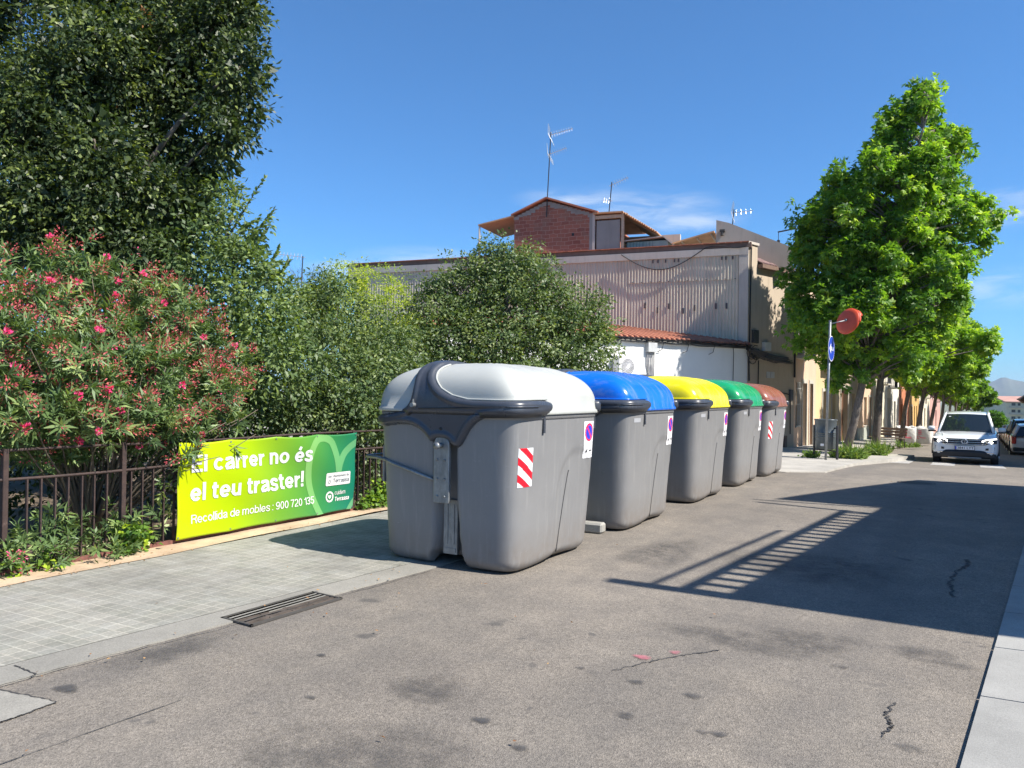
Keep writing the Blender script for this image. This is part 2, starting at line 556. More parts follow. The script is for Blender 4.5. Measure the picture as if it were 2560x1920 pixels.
crack('road_joint', [(-3.42, 2.54), (-3.50, 1.2)], .004, jag=.003)
crack('road_crack', [(-1.73, 4.1), (-1.62, 4.32), (-1.46, 4.59), (-1.3, 4.8)], .006, jag=.01)
crack('road_crack', [(-.30, 4.48), (-.33, 4.3), (-.29, 4.15), (-.32, 4.0)], .007, jag=.014)
crack('road_crack', [(.03, 8.8), (.05, 8.5), (-.03, 8.19), (-.1, 7.6), (-.05, 7.1)], .012, jag=.03)
crack('kerb_joint', [(-4.36, 2.0), (-4.345, 2.4), (-4.2, 3.5), (-4.1, 4.6), (-4.03, 5.5)], .006, z=.0145, jag=.012)
crack('patch_joint', [(-4.6, 2.33), (-4.36, 2.32)], .006, z=.016, jag=.004)
M_PATCH = m_stone('concrete_patch', (.30, .285, .25))
pp = MB(); pp.poly([(-4.9, 1.5, .0045), (-3.9, 1.92, .0045), (-3.9, 2.01, .0045), (-3.92, 2.19, .0045), (-4.34, 2.12, .0045), (-5.0, 2.05, .0045)])
tag(pp.build('concrete_patch', M_PATCH), kind='structure')
crack('patch_joint', [(-4.6, 2.06), (-4.32, 2.12), (-3.92, 2.19), (-3.9, 2.01), (-3.9, 1.92), (-4.5, 1.7)], .007, z=.006, jag=.006)
M_STAIN = NT('oil_stain'); q_ = M_STAIN.pos()
M_STAIN.base((.07, .068, .068)).rough(.75)
fa_ = M_STAIN.n('ShaderNodeAttribute'); fa_.attribute_name = 'fall'
ns_ = M_STAIN.math('MULTIPLY', M_STAIN.ramp(M_STAIN.noise(q_, 5, 7, .75), [(.34, .0), (.75, .80)]), fa_.outputs['Fac'])
M_STAIN.L(ns_, M_STAIN.b.inputs['Alpha']); M_STAIN = M_STAIN.m
SZ = 0.0
def stain(x, y, r, sx, sy, amp=.8, mat=None):
    global SZ
    SZ += .00012; zz = .0045 + SZ
    vs = [(x, y, gz(y) + zz)]; fl = [amp]; fs = []; K = 24
    for j in range(1, 6):
        for i in range(K):
            a = 2 * math.pi * i / K; q = r * j / 5 * (1 + .12 * math.sin(3 * a + x))
            vs.append((x + sx * q * math.cos(a), y + sy * q * math.sin(a), gz(y) + zz)); fl.append(amp * (1 - (j / 5) ** 3))
    for i in range(K): fs.append((0, 1 + i, 1 + (i + 1) % K))
    for j in range(4):
        for i in range(K):
            a_ = 1 + j * K + i; b_ = 1 + j * K + (i + 1) % K; fs.append((a_, a_ + K, b_ + K, b_))
    o = tag(meshobj('stain', vs, fs, mat or M_STAIN), kind='structure')
    at = o.data.attributes.new('fall', 'FLOAT', 'POINT'); at.data.foreach_set('value', fl)
def chalk():
    m = NT('pink_chalk_dust'); p = m.pos(); m.base((.50, .15, .19)).rough(.9)
    f = m.n('ShaderNodeAttribute'); f.attribute_name = 'fall'
    m.L(m.math('MULTIPLY', m.ramp(m.noise(p, 30, 6, .7), [(.35, .2), (.65, .9)]), f.outputs['Fac']), m.b.inputs['Alpha']); return m.m
M_CHALK = chalk()
M_PINK = plain('pink_chalk', (.55, .16, .20), .9, scale=20); M_GREYP = plain('grey_patch', (.15, .155, .165), .9, scale=30)
for (x, y, r, sx, sy) in ((-1.2, 5.08, .55, 1.2, .42), (-.85, 5.35, .36, 1, .6), (-4.12, 2.95, .25, .8, 1.8), (-2.45, 3.34, .24, 1, 1.0), (-1.2, 7.6, .9, 1.0, .8), (-.2, 3.0, .6, 1, .8), (-2.2, 2.5, .6, 1, .8), (-2.6, 7.4, .6, .6, 1.4)):
    stain(x, y, r, sx, sy)
for (x, y, r) in ((-4.05, 2.31, .045), (-2.89, 2.91, .020), (-1.44, 3.58, .035), (-.98, 3.62, .025), (-1.05, 3.6, .02), (-.19, 3.94, .04), (-1.9, 4.05, .018), (-3.3, 3.4, .02), (-.62, 4.9, .03), (-.9, 3.1, .03), (-1.7, 3.0, .025), (-2.0, 3.15, .03), (-1.55, 4.02, .028), (-1.22, 4.0, .03), (-.5, 3.3, .02)):
    stain(x, y, r * 1.5, 1.3, .85, 1.6)
stain(-1.66, 4.41, .06, 1.1, .7, 1.0, M_CHALK)
stain(-1.52, 4.6, .04, 1, 1, .7, M_CHALK)
stain(-.21, 5.43, .24, .9, .75, .75)
stain(-.03, 5.30, .13, 1.1, .5, .7)
# drain grate by the kerb
g = thing('drain_grate', 'rusty rectangular drain grate in the road beside the kerb', 'drain', (-4.22, 3.97, 0), R(-2))
b = MB()
for x0, x1, y0, y1 in ((-.16, -.14, -.42, .42), (.14, .16, -.42, .42), (-.16, .16, -.42, -.40), (-.16, .16, .40, .42)):
    b.box(x0, x1, y0, y1, .004, .016)
b.build('frame', M_IRON, g)
b = MB()
for i in range(6):
    x = -.125 + i * .05
    b.box(x - .014, x + .014, -.40, .40, .004, .012)
for y in (-.2, 0, .2): b.box(-.14, .14, y - .012, y + .012, .004, .011)
b.build('bars', plain('rusty_iron', (.085, .068, .056), .8, .1, .4, 12), g)
b = MB(); b.quad((-.14, -.4, .0047), (.14, -.4, .0047), (.14, .4, .0047), (-.14, .4, .0047)); b.build('pit', M_TAR, g)

# ---------------------------------------------------------------- waste containers
M_BODY = NT('grey_container_plastic'); o_ = M_BODY.co()
c_ = M_BODY.ramp(M_BODY.noise(o_, 1.2, 6, .6), [(.3, (.190, .190, .192)), (.7, (.220, .219, .219))])
sp_ = M_BODY.n('ShaderNodeSeparateXYZ'); M_BODY.L(o_, sp_.inputs[0])
dirt = M_BODY.math('MULTIPLY', M_BODY.ramp(sp_.outputs['Z'], [(.0, 1.0), (.42, .0)]), M_BODY.ramp(M_BODY.noise(o_, 6, 6, .7), [(.35, .25), (.65, .9)]))
c_ = M_BODY.mix(dirt, c_, (.17, .14, .115))
strk = M_BODY.noise(M_BODY.mapping(o_, (9, 9, .6)), 2.0, 5, .7)
c_ = M_BODY.mix(M_BODY.ramp(strk, [(.52, 0.), (.8, .5)]), c_, (.33, .325, .31))
scr = M_BODY.noise(M_BODY.mapping(o_, (2, 2, 16), (.4, .3, .2)), 3.0, 7, .75)
c_ = M_BODY.mix(M_BODY.ramp(scr, [(.66, 0.), (.70, .6)]), c_, (.38, .38, .38))
sc2 = M_BODY.noise(M_BODY.mapping(o_, (14, 14, 3), (.9, .2, .5)), 2.0, 8, .8)
c_ = M_BODY.mix(M_BODY.ramp(sc2, [(.64, 0.), (.70, .45)]), c_, (.13, .125, .12))
M_BODY.base(c_).rough(M_BODY.ramp(M_BODY.noise(o_, 5, 4), [(.3, .42), (.7, .58)]))
M_BODY.bump(M_BODY.noise(o_, 260, 2), .10, .002)
M_BODY = M_BODY.m
M_COLL = NT('dark_collar_plastic'); o_ = M_COLL.co()
M_COLL.base(M_COLL.ramp(M_COLL.noise(o_, 3, 6, .65), [(.35, (.040, .046, .060)), (.72, (.058, .065, .080))])).rough(M_COLL.ramp(M_COLL.noise(o_, 8, 5), [(.3, .22), (.7, .42)]))
M_COLL = M_COLL.m
M_STEEL = NT('galvanised_steel'); o_ = M_STEEL.co()
M_STEEL.base(M_STEEL.ramp(M_STEEL.noise(M_STEEL.mapping(o_, (1, 1, .5)), 18, 6, .7), [(.3, (.17, .18, .19)), (.7, (.33, .35, .36))])).rough(.5).set(Metallic=.7)
M_STEEL = M_STEEL.m
M_DARK = plain('black_rubber', (.02, .02, .022), .6)
M_RED = plain('reflective_red', (.66, .015, .03), .35, scale=40); M_WHT = plain('reflective_white', (.72, .74, .76), .4, scale=30, var=.06)
M_SWH = plain('sticker_white', (.80, .80, .82), .4, var=.03); M_SBL = plain('sticker_blue', (.03, .05, .55), .4); M_SRD = plain('sticker_red', (.75, .03, .10), .4)
M_LBL = plain('pale_label', (.36, .37, .39), .5, var=.05)

def lid_mat(name, c, rough=.28):
    m = NT(name); o = m.co()
    a = m.ramp(m.noise(o, 1.6, 6, .6), [(.3, tuple(x * .92 for x in c)), (.7, tuple(min(.9, x * 1.05) for x in c))])
    dust = m.noise(m.mapping(o, (1.5, 5, 1.5)), 2.0, 6, .7)
    a = m.mix(m.ramp(dust, [(.50, 0.), (.76, .34)]), a, (.42, .40, .36))
    m.base(a).rough(m.ramp(m.noise(o, 4, 5), [(.3, rough * .8), (.7, rough * 1.5)]))
    m.bump(m.noise(o, 5, 3), .05, .02)
    return m.m

NEXP = 9.5
def sect(th, a, b, n=NEXP):
    c, s = np.cos(th), np.sin(th)
    r = (np.abs(c / a) ** n + np.abs(s / b) ** n) ** (-1 / n)
    return r * c, r * s
A_Z = ([0, .1, .7, 1.3, 1.42], [.715, .725, .755, .785, .79])
B_Z = ([0, .1, .7, 1.3, 1.42], [.785, .795, .83, .855, .86])
def sstep(x): x = np.clip(x, 0, 1); return x * x * (3 - 2 * x)
def body_pt(th, z):
    a = np.interp(z, *A_Z); b = np.interp(z, *B_Z)
    rb = .10
    sh = np.where(z < rb, rb - np.sqrt(np.maximum(rb * rb - (rb - np.minimum(z, rb)) ** 2, 0)), 0)
    a = a - sh; b = b - sh
    x, y = sect(th, a, b)
    # groove at both ends
    w = np.interp(z, [0, .12, .3, .6, 1.1, 1.2], [.17, .125, .10, .085, .085, .085])
    d = np.interp(z, [0, .9, 1.15, 1.2], [.13, .11, .10, 0.])
    g = 1 - sstep((np.abs(x - .03) - w) / .05)
    y = y - np.sign(y) * g * d * (np.abs(y) > .4)
    # shallow arched field on the street side
    arch = 1 - sstep((np.sqrt(((y - .35) / .40) ** 2 + (np.maximum(z - .62, 0) / .42) ** 2) - .92) / .10)
    x = x - np.where(x > .4, arch * .012, 0) + np.where(x < -.4, arch * .012, 0)
    return x, y
LZ0, LZ1 = 1.40, 1.855
def lid_k(z):
    t = np.clip((z - LZ0) / (LZ1 - LZ0), 0, 1)
    return (1 - t ** 2.5) ** (1 / 2.5), (1 - t ** 3.6) ** (1 / 3.6)
def lid_pt(th, z, grow=0.0):
    kx, ky = lid_k(z)
    x, y = sect(th, .80, .875)
    kl = 1.0
    return x * kx * (1 + grow), y * ky * (1 + grow)
def grid_obj(name, P, mats, parent, closed=False, cap=True, fm=None):
    n, m, _ = P.shape
    vs = P.reshape(-1, 3); fs = []
    mm = m if closed else m - 1
    for i in range(n - 1):
        for j in range(mm):
            fs.append((i * m + j, i * m + (j + 1) % m, (i + 1) * m + (j + 1) % m, (i + 1) * m + j))
    if closed and cap:
        fs.append(tuple(range(m - 1, -1, -1)))
        fs.append(tuple((n - 1) * m + j for j in range(m)))
    return meshobj(name, vs, fs, mats, parent, True, fm)

NTH = 260
TH = np.linspace(0, 2 * math.pi, NTH, endpoint=False)
# arclength along the rim measured from the near end centre (y<0), positive towards the street (+x)
_t = np.linspace(-math.pi / 2 - math.pi, -math.pi / 2 + math.pi, 4001)
_x, _y = sect(_t, .80, .875)
_s = np.concatenate([[0], np.cumsum(np.hypot(np.diff(_x), np.diff(_y)))]); _s -= _s[2000]
def th_of_s(s): return np.interp(s, _s, _t)

def surf(s, z, mirror=False):
    """outer surface of body/lid at rim arclength s and height z"""
    th = th_of_s(s)
    z = np.asarray(z, float)
    xb, yb = sect(th, np.interp(z, *A_Z), np.interp(z, *B_Z))
    xl, yl = lid_pt(th, z)
    w = (z > LZ0)
    x = np.where(w, xl, xb); y = np.where(w, yl, yb)
    if mirror: y = -y
    return np.stack([x, y, z + 0 * x], -1)
def surf_n(s, z, mirror=False):
    e = 4e-3
    a = surf(s + e, z, mirror) - surf(s - e, z, mirror)
    b = surf(s, z + e, mirror) - surf(s, z - e, mirror)
    n = np.cross(a, b)
    n /= np.linalg.norm(n, axis=-1, keepdims=True) + 1e-9
    c = surf(s, z, mirror)
    flip = np.sum(n * np.stack([c[..., 0], c[..., 1], 0 * c[..., 0] + .1], -1), -1) < 0
    n[flip] *= -1
    return n
def poly_sdf(px, pz, poly):
    """positive inside"""
    poly = np.array(poly); inside = np.zeros(px.shape, bool); d = np.full(px.shape, 9.)
    for i in range(len(poly)):
        a, b = poly[i], poly[(i + 1) % len(poly)]
        ab = b - a; t = np.clip(((px - a[0]) * ab[0] + (pz - a[1]) * ab[1]) / (ab @ ab), 0, 1)
        d = np.minimum(d, np.hypot(px - a[0] - t * ab[0], pz - a[1] - t * ab[1]))
        c = ((a[1] > pz) != (b[1] > pz)) & (px < (b[0] - a[0]) * (pz - a[1]) / (b[1] - a[1] + 1e-12) + a[0])
        inside ^= c
    return np.where(inside, d, -d)
def smooth_poly(poly, it=2):
    P = [np.array(p, float) for p in poly]
    for _ in range(it):
        Q = []
        for i in range(len(P)):
            a, b = P[i], P[(i + 1) % len(P)]
            Q += [a * .75 + b * .25, a * .25 + b * .75]
        P = Q
    return P
POLY_N = [(-1.35, 1.36), (-.90, 1.355), (-.70, 1.36), (-.50, 1.385), (-.38, 1.43), (-.315, 1.52), (-.33, 1.66), (-.46, 1.77), (-.60, 1.85), (-.26, 1.85), (-.20, 1.79), (-.11, 1.69), (-.01, 1.605),
          (.12, 1.545), (.30, 1.51), (.60, 1.505), (1.24, 1.515), (1.285, 1.46), (1.25, 1.395), (.95, 1.385), (.58, 1.38), (.43, 1.35), (.32, 1.265), (.25, 1.15), (.20, 1.085), (.13, 1.10),
          (.07, 1.16), (-.06, 1.16), (-.11, 1.11), (-.19, 1.21), (-.33, 1.275), (-.5, 1.275), (-.74, 1.24), (-1.35, 1.235)]
POLY_F = [(x if x < .72 else .72 + (x - .72) * .25, z) for x, z in POLY_N]

def make_collar(parent, poly, mirror):
    poly = smooth_poly(poly, 2)
    s = np.arange(-1.42, 1.34, .011); z = np.arange(1.06, 1.852, .011)
    S, Z = np.meshgrid(s, z)
    d = poly_sdf(S, Z, poly)
    r = .042
    T = .050 * np.sqrt(np.clip(1 - (1 - np.clip(d / r, -.3, 1)) ** 2, 0, 1)) + np.where(d < 0, d * .8, 0)
    # panel line and softer middle on the end bracket
    T = T - .012 * sstep((d - .05) / .03)
    P = surf(S, Z, mirror) + surf_n(S, Z, mirror) * T[..., None]
    keep = d > -.012
    idx = -np.ones(S.shape, int); vs = []; fs = []
    for i in range(S.shape[0] - 1):
        for j in range(S.shape[1] - 1):
            if keep[i, j] and keep[i + 1, j] and keep[i, j + 1] and keep[i + 1, j + 1]:
                q = []
                for (a, b) in ((i, j), (i, j + 1), (i + 1, j + 1), (i + 1, j)):
                    if idx[a, b] < 0: idx[a, b] = len(vs); vs.append(P[a, b])
                    q.append(idx[a, b])
                fs.append(q if not mirror else q[::-1])
    return meshobj('collar', vs, fs, M_COLL, parent, True)

def on_front(y, z, off=0.0):
    """point on the street side (+x) of the body at local y"""
    a = np.interp(z, *A_Z); b = np.interp(z, *B_Z)
    x = a * (1 - np.abs(y / b) ** NEXP) ** (1 / NEXP)
    arch = 1 - sstep((math.sqrt(((y - .35) / .40) ** 2 + (max(z - .62, 0) / .42) ** 2) - .92) / .10)
    return (x - arch * .012 + off, y, z)

def patch_front(name, quad, off, colfn, mats, parent, nu=30, nv=70):
    """quad: (y,z) corners tl,tr,br,bl ; colfn(u,v)->material index ; v down"""
    tl, tr, br, bl = [np.array(q) for q in quad]
    vs, fs, fm = [], [], []
    for i in range(nv + 1):
        for j in range(nu + 1):
            u, v = j / nu, i / nv
            q = (tl * (1 - u) + tr * u) * (1 - v) + (bl * (1 - u) + br * u) * v
            vs.append(on_front(q[0], q[1], off))
    for i in range(nv):
        for j in range(nu):
            a = i * (nu + 1) + j
            fs.append((a, a + nu + 1, a + nu + 2, a + 1)); fm.append(colfn((j + .5) / nu, (i + .5) / nv))
    return meshobj(name, vs, fs, mats, parent, True, fm)

def noparking(u, v):
    x, y = (u - .5) * .22, (v - .30) * .37
    r = math.hypot(x, y)
    if r < .092:
        if r > .070: return 2
        if abs(x * .78 - y * .62) < .011: return 2
        return 1
    # tow truck pictogram near the foot
    X, Y = (u - .5) * .22, (v - .80) * .37
    if -.075 < X < -.035 and -.004 < Y < .014: return 3
    if -.055 < X < -.035 and -.018 < Y < .0: return 3
    if abs((X + .035) - (-Y - .005) * 1.2) < .004 and -.035 < X < .0: return 3
    if .0 < X < .075 and -.004 < Y < .010: return 3
    if .015 < X < .055 and -.018 < Y < -.004 and (abs(Y + .018) < .004 or abs(X - .015) < .004 or abs(X - .055) < .004): return 3
    for cx in (-.065, -.045, .018, .058):
        if math.hypot(X - cx, Y - .016) < .007: return 3
    return 0
def stripes(u, v):
    return 1 if ((v * .36 - u * .15 + .075) / .155) % 1.0 < .48 else 0

LIDS = [('white', lid_mat('white_lid_plastic', (.40, .41, .385), .42)), ('blue', lid_mat('blue_lid_plastic', (.005, .135, .62), .2)),
        ('yellow', lid_mat('yellow_lid_plastic', (.80, .70, .005), .24)), ('green', lid_mat('green_lid_plastic', (.01, .29, .11), .22)),
        ('brown', lid_mat('brown_lid_plastic', (.25, .085, .05), .25))]

def make_bin():
    t = thing('waste_container', '', 'waste container', (0, 0, 0), 0, 'waste containers lined up along the street')
    zz = np.concatenate([[0.02, .025, .035, .05, .07, .09, .11, .13], np.linspace(.16, 1.36, 34), [1.40]])
    P = np.zeros((len(zz), NTH, 3))
    for i, z in enumerate(zz):
        x, y = body_pt(TH, np.full(NTH, z))
        P[i] = np.stack([x, y, np.full(NTH, z)], -1)
    # wave the underside so that the middle of the long side stands off the ground
    lift = .035 * np.exp(-((P[..., 1] - .1) / .25) ** 2) * (P[..., 2] < .2) * (1 - P[..., 2] / .2)
    gro = .07 * (np.abs(P[..., 0]) < .16) * (P[..., 2] < .2) * (1 - P[..., 2] / .2)
    P[..., 2] += lift + gro
    grid_obj('body', P, M_BODY, t, True)
    # rim ledge under the lid
    r = np.zeros((5, NTH, 3))
    for i, (z, g) in enumerate(((1.335, 0.0), (1.345, .016), (1.375, .022), (1.392, .018), (1.395, -.03))):
        x, y = sect(TH, .779 + g, .842 + g); r[i] = np.stack([x, y, np.full(NTH, z)], -1)
    grid_obj('rim', r, M_BODY, t, True, cap=False)
    # lid
    ts = np.sin(np.linspace(0, math.pi / 2, 30))
    zs = LZ0 + (LZ1 - LZ0) * ts
    rows = []
    x, y = sect(TH, .80, .875)
    for g, z in ((.0, 1.396), (.012, 1.393), (.016, 1.402), (.014, 1.425), (.002, 1.436)):
        low = np.where(x > .3, -.012, 0)
        rows.append(np.stack([x * (1 + g / .79), y * (1 + g / .865), np.full(NTH, z) + low], -1))
    for z in zs[6:-1]:
        kx, ky = lid_k(z)
        q = np.stack([x * kx, y * ky, np.full(NTH, z)], -1)
        # cross ribs moulded into the crown
        rib = .006 * np.exp(-(((q[:, 1]) % .34 - .17) / .03) ** 2) * sstep((z - 1.66) / .1)
        q[:, 2] += rib
        rows.append(q)
    rows.append(np.stack([x * .02, y * .02, np.full(NTH, LZ1)], -1))
    lid = grid_obj('lid', np.array(rows), [LIDS[0][1]], t, True)
    # bead along the edge of the bracket
    edge = [(-.23, 1.825), (-.19, 1.785), (-.10, 1.69), (0.0, 1.607), (.13, 1.548), (.30, 1.515), (.60, 1.513), (1.0, 1.52), (1.26, 1.52)]
    E_ = []
    for a, b_ in zip(edge[:-1], edge[1:]):
        for k_ in range(6):
            tt = k_ / 6; E_.append((a[0] + (b_[0] - a[0]) * tt, a[1] + (b_[1] - a[1]) * tt))
    s_ = np.array([e[0] for e in E_]); z_ = np.array([e[1] for e in E_])
    pts = surf(s_, z_) + surf_n(s_, z_) * .007
    bead = MB().tube([tuple(p) for p in pts], .009, 8).build('lid_bead', [LIDS[0][1]], lid, True)
    make_collar(t, POLY_N, False)
    make_collar(t, POLY_F, True)
    # dark slot and ledge on the near collar
    pts = surf(np.linspace(-.22, .66, 24), np.linspace(1.425, 1.452, 24)); nn = surf_n(np.linspace(-.22, .66, 24), np.linspace(1.425, 1.452, 24))
    MB().tube([tuple(p) for p in pts + nn * .042], .0055, 6).build('slot', M_DARK, t, True)
    pts = surf(np.linspace(.68, .98, 10), np.full(10, 1.455)); nn = surf_n(np.linspace(.68, .98, 10), np.full(10, 1.455))
    MB().tube([tuple(p) for p in pts + nn * .05], .008, 6).build('grip_ledge', M_COLL, t, True)
    # lifting plate, channel and pins on both ends
    for sg in (-1, 1):
        pl = MB()
        yb = sg * .845
        prof = []
        for i in range(13):
            a = math.pi * i / 12
            prof.append((.015 + .085 * math.cos(a), 1.105 + .085 * math.sin(a)))
        prof += [(-.07, .62), (-.065, .585), (.095, .585), (.10, .62)]
        pts = [(x_, yb - (.012 if z_ > .7 else -.0) * 0, z_) for x_, z_ in prof]
        if sg > 0: pts = pts[::-1]
        pl.prism(pts, (0, sg * .035, 0))
        o = pl.build('lifting_plate', M_STEEL, t)
        md = o.modifiers.new('bevel', 'BEVEL'); md.width = .006; md.segments = 2
        ch = MB().box(-.045, .105, min(sg * .71, sg * .74), max(sg * .71, sg * .74), .11, .60)
        for x0 in (-.015, .055): ch.box(x0, x0 + .018, min(sg * .74, sg * .746), max(sg * .74, sg * .746), .2, .56)
        ch.box(-.03, .09, min(sg * .74, sg * .746), max(sg * .74, sg * .746), .13, .165)
        ch.build('channel_plate', M_STEEL, t)
        pn = MB().cyl((.015, sg * .87, 1.10), (.015, sg * .94, 1.10), .024).cyl((.015, sg * .94, 1.10), (.015, sg * .965, 1.10), .030)
        pn.build('lifting_pin', M_STEEL, t, True)
        pn = MB().cyl((-.27, sg * .87, 1.455), (-.27, sg * .955, 1.455), .021)
        pn.box(-.273, -.267, min(sg * .90, sg * .94), max(sg * .90, sg * .94), 1.45, 1.51)
        pn.build('locking_pin', M_STEEL, t, False)
        for (bx, bz) in ((-.025, .97), (.055, .97), (-.025, .80), (.055, .80), (-.025, .645), (.055, .645)):
            MB().cyl((bx, sg * .878, bz), (bx, sg * .888, bz), .011, 10).build('bolt', M_STEEL, t, True)
        for (hx, hz) in ((-.27, 1.72), (.015, 1.25)):
            sarg = np.array([hx / (float(lid_k(hz)[0]) if hz > 1.4 else 1.)])
            p0 = surf(sarg, np.array([hz]))[0]; n0 = surf_n(sarg, np.array([hz]))[0]
            if sg > 0: p0[1] *= -1; n0[1] *= -1
            MB().cyl(tuple(p0 + n0 * .030), tuple(p0 + n0 * .0445), .014, 14).build('bolt_hole', M_DARK, t, True)
    # foot lever
    MB().tube([(-.05, -.85, .775), (-.30, -.865, .845), (-.56, -.85, .905), (-.66, -.82, .93), (-.80, -.78, .94), (-.95, -.76, .945), (-.965, -.70, .945), (-.965, .70, .945), (-.95, .76, .945), (-.80, .78, .94), (-.66, .82, .93), (-.56, .85, .905), (-.05, .85, .775)], .0165, 8).build('lever_bar', M_STEEL, t, True)
    MB().box(-.72, -.70, -.80, -.775, .72, 1.06).build('lever_guide', M_STEEL, t)
    # groove line on the street side
    pts = []
    for k_ in range(22):
        tt = k_ / 21; y = .19 - .17 * tt ** .8; z = .84 - .76 * tt
        pts.append(on_front(y, z, .001))
    MB().tube(pts, [.008] + [.0045] * 21, 6).build('seam', M_DARK, t, True)
    # hinge straps below the rim
    for y in (-.40, .80):
        q = on_front(y, 1.3); q2 = on_front(y, 1.39)
        MB().box(q[0] - .02, q2[0] + .012, y - .018, y + .018, 1.22, 1.395).build('strap', M_COLL, t)
    patch_front('no_parking_sticker', [(.46, 1.30), (.72, 1.30), (.735, .93), (.49, .93)], .003, noparking, [M_SWH, M_SBL, M_SRD, M_DARK], t, 44, 84)
    return t

bin0 = make_bin()
for c_ in children(bin0):
    if c_.name.startswith('no_parking'): NP0 = c_
BINS = [('white', 6.47, 0.0), ('blue', 8.97, 0.0), ('yellow', 11.62, 0.0), ('green', 14.05, 0), ('brown', 16.28, 0)]
LBL = {'white': 'grey waste container with white domed lid, nearest, red striped marker on its side',
       'blue': 'grey waste container with a glossy blue lid, just behind the white lidded one',
       'yellow': 'grey waste container with a bright yellow lid between the blue and green ones',
       'green': 'grey waste container with a green lid between the yellow and brown ones',
       'brown': 'grey waste container with a reddish brown lid at the far end of the row'}
XB = -4.03
roots = {}
roots['white'] = bin0
for nm, y, _ in BINS[1:]:
    roots[nm] = copy_tree(bin0)
for i, (nm, y, _) in enumerate(BINS):
    o = roots[nm]
    o.location = (XB, y, gz(y) + .004); o.rotation_euler = (0, 0, R((0, .6, -.5, .4, -.3)[i]))
    o['label'] = LBL[nm]
    for c in children(o):
        if c.name.split('.')[0] == 'lid':
            for q in [c] + children(c):
                if nm != 'white': q.data = q.data.copy()
                q.data.materials[0] = LIDS[i][1]
    if nm in ('white', 'brown'):
        patch_front('striped_marker', [(-.76, 1.10), (-.56, 1.10), (-.555, .76), (-.75, .76)], .003, stripes, [M_WHT, M_RED], o, 24, 60)
    else:
        patch_front('paper_label', [(-.70, 1.30), (-.52, 1.30), (-.52, 1.25), (-.70, 1.25)], .003, lambda u, v: 0, [M_LBL], o, 6, 2)

# concrete wheel stop between the first two containers
b = MB(); b.box(-.20, .20, -.075, .075, 0, .115, bev=.02)
o = b.build('wheel_stop', M_CONC, loc=(-3.70, 8.02, gz(8) + .003), rz=R(4))
tag(o, 'low concrete block on the road between the white and blue lidded containers', 'concrete block')
# ---------------------------------------------------------------- fence and banner
M_RUST = NT('rusty_brown_paint'); o_ = M_RUST.pos()
M_RUST.base(M_RUST.ramp(M_RUST.noise(o_, 14, 6, .7), [(.35, (.028, .017, .015)), (.62, (.055, .032, .026)), (.78, (.14, .10, .085))])).rough(.7)
M_RUST = M_RUST.m
FX = -6.84
fence = thing('railing', 'rusty dark brown metal railing between the pavement and the bushes', 'railing', (FX, 0, 0))
b = MB()
yy = np.linspace(-4, 19, 60)
b.tube([(0.01 * math.sin(y * 1.3), y, 1.04 + .006 * math.sin(y * 2.1)) for y in yy], .014, 6)
b.build('top_rail', M_RUST, fence, True)
b = MB(); b.tube([(0.008 * math.sin(y * 1.7), y, .80 + .005 * math.sin(y * 2.7)) for y in yy], .014, 6)
b.build('middle_rail', M_RUST, fence, True)
b = MB(); b.box(-.02, .03, -4, 19, .01, .055); b.build('base_strip', plain('rusty_red_edge', (.16, .065, .05), .85, scale=14, var=.4), fence)
y = -2.0
posts = [-1.85, .8, 3.36, 4.40, 7.56, 9.95, 12.3, 14.7, 17.0]
for py in posts:
    MB().box(-.035, .02, py - .022, py + .022, .0, 1.06, bev=.004).build('post', M_RUST, fence)
y = -3.9; nb = 0
while y < 18.9:
    if min(abs(y - p) for p in posts) > .06 and not (5.0 < y < 7.4):
        lean = random.uniform(-.004, .004)
        MB().box(-.018, .008, y - .006 + lean, y + .007 + lean, .05, .80).build('bar', M_RUST, fence); nb += 1
    y += .118 if y < 9 else .236

# banner: 2.58 x 0.98 m vinyl tied to the rails
BY0, BY1, BZ0, BZ1 = 4.92, 7.50, .055, 1.036
def ban_x(y, z):
    u = (y - BY0) / (BY1 - BY0); v = (z - BZ0) / (BZ1 - BZ0)
    return -6.762 + .018 * math.sin(u * 17 + v * 4) * (v ** 2) + .028 * math.sin(u * 5.5 + 1 + v * 1.5) * v + .012 * math.sin(v * 8 + u * 11)
def ban_pt(y, z, off=0.0):
    u = (y - BY0) / (BY1 - BY0); v = (z - BZ0) / (BZ1 - BZ0)
    sag = -.018 * abs(math.sin(u * math.pi * 4.0)) * max(0, (v - .7) / .3) + .008 * abs(math.sin(u * math.pi * 4)) * max(0, (.15 - v) / .15)
    return (ban_x(y, z) + off, y, z + sag)
mb = NT('banner_print'); tc = mb.n('ShaderNodeAttribute'); tc.attribute_name = 'grad'
mb.base(mb.ramp(tc.outputs['Fac'], [(0.0, (.42, .50, .0)), (.30, (.30, .44, .0)), (.55, (.12, .31, .025)), (.78, (.030, .20, .055)), (1.0, (.0, .15, .10))])).rough(.38)
M_BAN = mb.m
mb = NT('banner_heart_print'); tc = mb.n('ShaderNodeAttribute'); tc.attribute_name = 'grad'
mb.base(mb.ramp(tc.outputs['Fac'], [(0.0, (.30, .48, .08)), (.55, (.22, .43, .10)), (.8, (.12, .34, .12)), (1.0, (.09, .30, .15))])).rough(.38)
M_HEART = mb.m
M_INK = plain('banner_white_ink', (.62, .62, .62), .4, var=.02)
M_GINK = plain('banner_grey_ink', (.10, .13, .15), .5, var=.02)
def gradval(y, z):
    u = (y - BY0) / (BY1 - BY0); v = (z - BZ0) / (BZ1 - BZ0)
    return min(1, max(0, u * .98 + .10 * (1 - v) - .06))
